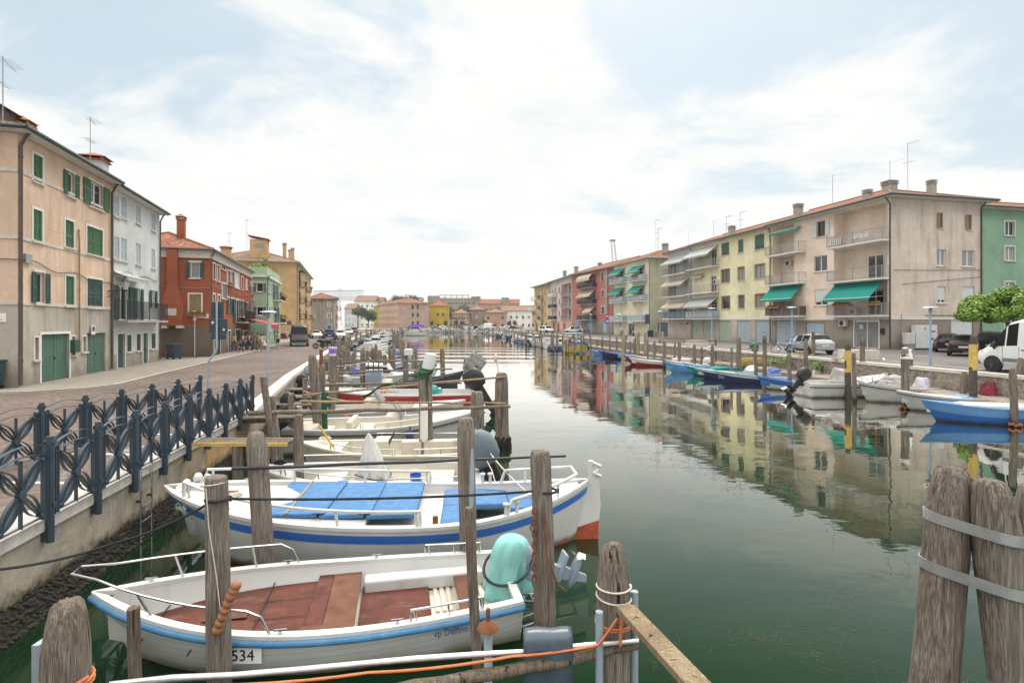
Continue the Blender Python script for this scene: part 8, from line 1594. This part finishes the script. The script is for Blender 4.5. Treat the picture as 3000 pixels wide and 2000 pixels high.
# ------------------------------------------------------------------ street furniture
def lamp(label, px, Y, ytop, z, m='blue_pole', disc=.38):
    p = at(px, ytop, Y); q = thing('street_lamp', label, 'street lamp', (p.x, Y, z)); H = p.z-z; b = MB(); b.tube([(0, 0, 0), (0, 0, .9), (0, 0, H-.2)], [.07, .055, .045], 10); b.build('post', M[m], q, 50); b = MB(); b.lathe([(.05, H-.32), (.09, H-.28), (.09, H-.1), (.04, H-.02)], (0, 0, 0), 10); b.build('lamp_head', M['rail_grey'], q, 50); b = MB(); b.lathe([(disc, H-.02), (disc*.9, H+.02), (.03, H+.06)], (0, 0, 0), 18); b.build('shade', M['galv'], q, 40)
lamp('grey street lamp with flat disc shade behind the end of the fence', 616, 25.5, 716, ZL, 'galv'); lamp('light blue street lamp before the white utility cabinet', 2137, 30, 706, ZR); lamp('light blue street lamp near the parked bicycle', 1819, 41.5, 706, ZR); lamp('light blue street lamp before the green garages', 1635, 49, 708, ZR); lamp('light blue street lamp beside the slate garage', 1516, 70, 715, ZR); lamp('light blue street lamp before the cream house', 1422, 82, 722, ZR); lamp('light blue street lamp before the pink house', 1357, 100, 722, ZR)
p = Vector((-9.76, 18, ZL)); q = thing('road_sign', 'cluster of dark sign backs on a bent grey pole', 'road sign', p); b = MB(); b.tube([(-.30, 0, -.05), (-.30, 0, 1.35), (-.24, 0, 1.5), (-.04, 0, 1.75), (0, 0, 1.9), (0, 0, 3.42)], .035, 8); b.build('pole', M['galv'], q, 50)
for x, z0, z1, w_ in ((0, 2.84, 3.40, .40), (.02, 2.36, 2.83, .60), (.02, 2.16, 2.35, .50)): b = MB(); b.box((x-w_/2, .04, z0), (x+w_/2, .06, z1)); b.box((x-w_/2+.05, .02, (z0+z1)/2-.03), (x+w_/2-.05, .04, (z0+z1)/2+.03)); pl = b.build('sign_plate', M['sign_back'], q); 
b = MB(); b.lathe([(.045, .0), (.045, .012)], (-.16, .03, 2.72), 12, axis='y'); b.box((.18, .028, 2.45), (.24, .038, 2.53)); b.build('sticker', M['blind'], q)
p = at(1394, 742, 74); q = thing('road_sign', 'no entry sign above a blue arrow sign on the right quay', 'road sign', (p.x, 74, ZR)); b = MB(); b.tube([(0, 0, 0), (0, 0, 3.6)], .04, 8); b.build('pole', M['galv'], q); zc = at(0, 726, 74).z-ZR
b = MB(); b.lathe([(.33, 0), (.33, .015)], (0, -.06, zc), 22, axis='y'); d_ = b.build('no_entry_disc', M['sign_red'], q); b = MB(); b.box((-.23, -.07, zc-.05), (.23, -.062, zc+.05)); b.build('bar', M['pvc'], d_); b = MB(); b.lathe([(.33, 0), (.33, .015)], (0, -.06, zc-.68), 22, axis='y'); d_ = b.build('arrow_disc', M['sign_blue'], q); b = MB(); b.box((-.2, -.07, zc-.72), (.08, -.062, zc-.64)); b.add([(.06, -.066, zc-.82), (.24, -.066, zc-.68), (.06, -.066, zc-.54)], [(0, 1, 2)]); b.build('arrow', M['pvc'], d_)
p = at(1487, 742, 68); q = thing('road_sign', 'dark sign back on a pole before the cream house', 'road sign', (p.x, 68, ZR)); b = MB(); b.tube([(0, 0, 0), (0, 0, 3.5)], .04, 8); b.build('pole', M['galv'], q); b = MB(); b.box((-.3, -.05, 2.2), (.3, -.03, 3.4)); b.build('sign_plate', M['sign_back'], q)
def bins(label, loc, rz, w_=.65, m='sign_back', hh=1.05): q = thing('rubbish_bin', label, 'rubbish bin', loc, rz); b = MB(); b.loft([[(-w_*.8, -.3, .12), (w_*.8, -.3, .12), (w_*.8, .3, .12), (-w_*.8, .3, .12)], [(-w_, -.38, hh), (w_, -.38, hh), (w_, .38, hh), (-w_, .38, hh)]]); b.build('body', M[m], q, bev=.04); b = MB(); b.box((-w_*1.04, -.42, hh), (w_*1.04, .42, hh+.1)); b.build('lid', M[m], q, bev=.04); b = MB(); [b.lathe([(.09, -.03), (.09, .03)], (x, y, .09), 10, axis='y') for x in (-w_*.7, w_*.7) for y in (-.28, .28)]; b.build('wheels', M['tyre'], q); return q
q = bins('dark wheeled bin with red and white stripes beside the pale grey house', (-25.5, 41.0, ZL), -.3, .42)
for x in (-.27, .27): b = MB(); [b.add([(x-.08, -.375, .45+i*.13), (x+.08, -.375, .53+i*.13), (x+.08, -.375, .59+i*.13), (x-.08, -.375, .51+i*.13)], [(0, 1, 2, 3)]) for i in range(3)]; b.build('warning_stripe', M['sign_red'], q)
bins('low purple bin by the ochre apartment block', gnd(652, 92, ZL), -.3, .5, 'maroon', .9); bins('grey wheeled bin cut by the left edge', (-21.35, 22.2, ZL), 0, .4, 'sign_back', 1.1); bins('dark bin beside the cream house', gnd(1493, 90, ZR), 0, .5, 'sign_back', 1.0)
def cabinet(label, r, w_, c='blind', legs=False):
    a, z, ww, hh = PK.rect('R', 'G', r, d=-.7); p = PK.O+PK.u*(PK.L+.7)+PK.vv*(a+ww/2); q = thing('utility_cabinet', label, 'utility cabinet', (p.x, p.y, ZR), math.atan2(PK.vv.y, PK.vv.x)); b = MB(); z0 = max(0, z); b.box((-ww/2, 0, z0), (ww/2, .45, z+hh)); bd = b.build('body', M[c], q, bev=.02)
    b = MB(); b.box((-.006, -.004, z0+.05), (.006, .003, z+hh-.05)); b.build('door_seam', M['rail_grey'], bd)
    if z0 > .3: b = MB(); b.box((-ww/2+.05, .05, 0), (ww/2-.05, .4, z0)); b.build('plinth', M['conc'], bd)
    return q, ww, z+hh
q, ww, zt = cabinet('tall white double utility cabinet with red and yellow warning labels', (718, 1193, 875, 1365), 1); b = MB(); b.box((ww*.2, -.01, zt-.62), (ww*.42, -.003, zt-.48)); b.build('red_label', M['sign_red'], q); b = MB(); [b.add([(x-.07, -.008, zt-1.0), (x+.07, -.008, zt-1.0), (x, -.008, zt-.86)], [(0, 1, 2)]) for x in (-ww*.08, ww*.3)]; b.build('warning_triangle', M['yellow'], q); b = MB(); b.lathe([(.09, -.008), (.09, -.003)], (-ww*.08, 0, zt-.3), 12, axis='y'); b.build('round_label', M['sign_red'], q)
cabinet('small grey meter cabinet on a concrete plinth beside the tall white one', (650, 1250, 712, 1335), 1, 'ac')
# ------------------------------------------------------------------ trees, crane, lattice tower
def tree(label, loc, h, blobs, leafm, n, size, trunk=.16, trunkh=None, group=None, name='tree'):
    q = thing(name, label, 'tree', loc, 0, group); b = MB(); th = trunkh or h*.5; tops = [(bx*.6, by*.6, bz) for bx, by, bz, *_ in blobs]
    b.tube([(0, 0, -.1), (.05, 0, th*.5), (0, .05, th)], [trunk*1.25, trunk, trunk*.8], 8)
    for t in tops[:9]: b.tube([(0, .05, th*.95), (t[0]*.5, t[1]*.5, th+(t[2]-th)*.6), t], [trunk*.6, trunk*.35, trunk*.12], 6)
    b.build('trunk', M['bark'], q, 50); b = MB(); foliage(b, blobs, n, size); b.build('crown', M[leafm], q); return q
p = at(2290, 742, 37.5); bl = []
for i in range(46): a = R.uniform(0, 6.3); d = R.uniform(.0, 1)**.55; bl.append((3.0*d*math.cos(a), 2.0*d*math.sin(a), 2.6+1.95*math.sqrt(1.02-d*d)*R.uniform(.15, 1), .78, .7, .52))
tree('round leafy bright green tree in front of the cream pink corner house', (p.x+1.0, 37.5, ZR), 4.8, bl, 'leaf', 620, .115, .13, 2.0)
mb = MB()
def pine(label, px, Y, ytop, wpx, ybot, n=900, leafm='leaf_dark', grp=None):
    p = at(px, ytop, Y); wd = wpx/1250*Y/2; zt = p.z-ZF; zb = at(px, ybot, Y).z-ZF; bl = []
    for i in range(14): a = R.uniform(0, 6.3); d = R.uniform(0, 1)**.5; hh = (zt-zb)/2; bl.append((wd*.72*d*math.cos(a), wd*.72*d*math.sin(a), zb+hh*(.55+1.0*R.random()*(1-d*.5)), wd*.42, wd*.42, hh*.55))
    return tree(label, (p.x, Y, ZF), zt, bl, leafm, int(n/14*1.5), wd*.06+.13, max(.15, wd*.06), max(zb*.9, .8), grp)
pine('broad dark umbrella pine before the white gabled house, left one', 822, 262, 701, 44, 726, 1500); pine('broad dark umbrella pine before the white gabled house, right one', 846, 268, 702, 42, 740, 1500); pine('airy treetop rising behind the long peach house, left', 912, 330, 672, 40, 702, 1100); pine('airy treetop rising behind the long peach house, right', 946, 330, 669, 52, 702, 1400)
pine('dark pine beside the bright yellow house', 1036, 300, 699, 40, 735, 1000); pine('wide dark pine row behind the low brick houses', 1068, 310, 699, 56, 724, 1300); pine('dark pine behind the low orange brick house', 1142, 300, 700, 18, 720, 800); pine('dark hedge like tree right of the white house', 1236, 258, 708, 26, 740, 900); pine('small tree top on the skyline above the brown block', 1024, 345, 680, 16, 694, 500)
GT = 'small clipped round trees on the far quay'
for px in (992, 1024, 1048, 1062, 1114, 1170, 1182): pine('small clipped round tree on the far quay', px, 240, 729+R.uniform(0, 4), 11, 747, 420, 'leaf_dark', GT)
def truss(mb, p, q, h, w_, n, r):
    p, q = Vector(p), Vector(q); d = (q-p); s_ = Vector((-d.y, d.x, 0)).normalized()*w_/2
    for s in (1, -1):
        for z in (0, h): mb.tube([p+s_*s+Vector((0, 0, z)), q+s_*s+Vector((0, 0, z))], r*1.5, 4)
        for i in range(n):
            a = p.lerp(q, i/n)+s_*s; b = p.lerp(q, (i+1)/n)+s_*s; m_ = p.lerp(q, (i+.5)/n)+s_*s+Vector((0, 0, h)); mb.tube([a, m_, b], r, 4)
q = thing('gantry_crane', 'pale gantry crane bridge standing far behind the left houses', 'crane', (at(720, 0, 620).x, 620, ZF)); a, b_ = at(721, 690, 620), at(836, 688, 620); ht = at(0, 668, 620).z-a.z; mb = MB(); truss(mb, (0, 0, a.z-ZF), (b_.x-a.x, 0, b_.z-ZF), ht, 6, 18, .42); mb.build('bridge', M['crane'], q)
for fx in (.48, .93): x = (b_.x-a.x)*fx; mb = MB(); [mb.tube([(x+s*2.5, y*7, 0), (x+s*1.5, y*3, a.z-ZF)], .6, 5) for s in (1, -1) for y in (1, -1)]; [mb.tube([(x-2.5+.05*z*.5, -7+.1*z, z), (x+2.3-.05*z*.5, -7+.1*z, z+5)], .3, 4) for z in range(2, int(a.z-8), 6)]; mb.build('leg', M['crane'], q)
mb = MB(); mb.box(((b_.x-a.x)*.5, -4, a.z-ZF+ht), ((b_.x-a.x)*.58, 4, a.z-ZF+ht+2)); mb.build('trolley', M['crane'], q)
p = at(1415, 0, 320); zt = at(0, 553, 320).z-ZF; q = thing('lattice_mast', 'leaning lattice mast with a dark platform behind the rose house', 'mast', (p.x+2.6, 320, ZF)); mb = MB()
for sx in (1, -1):
    for sy in (1, -1): mb.tube([(sx*1.9, sy*1.9, 0), (sx*.9-4.6, sy*.9, zt)], .13, 4)
for i in range(22): t0, t1 = i/22, (i+1)/22; w0, w1 = 1.9-t0, 1.9-t1; [mb.tube([(s*w0-4.6*t0, -w0, zt*t0), (-s*w1-4.6*t1, -w1, zt*t1)], .07, 3) for s in (1, -1)]
mb.build('lattice', M['rail_grey'], q); mb = MB(); mb.lathe([(1.8, zt), (1.9, zt+.4), (.6, zt+.9)], (-4.6, 0, 0), 10); mb.build('platform', M['copper'], q)
# ------------------------------------------------------------------ air
mb = MB(); mb.box((-1300, -60, -2.6), (1300, 1600, 62)); hz = tag(mb.build('haze', bpy.data.materials.new('summer haze')), 'thin pale summer haze over the canal town', 'haze', None, 'stuff')
t = hz.data.materials[0]; t.use_nodes = True; t = t.node_tree; t.nodes.remove(t.nodes['Principled BSDF']); pv = nd(t, 'ShaderNodeVolumePrincipled'); pv.inputs['Density'].default_value = .00022; pv.inputs['Color'].default_value = (.93, .95, .97, 1); pv.inputs['Anisotropy'].default_value = .2
t.links.new(pv.outputs[0], [q for q in t.nodes if q.type == 'OUTPUT_MATERIAL'][0].inputs['Volume'])
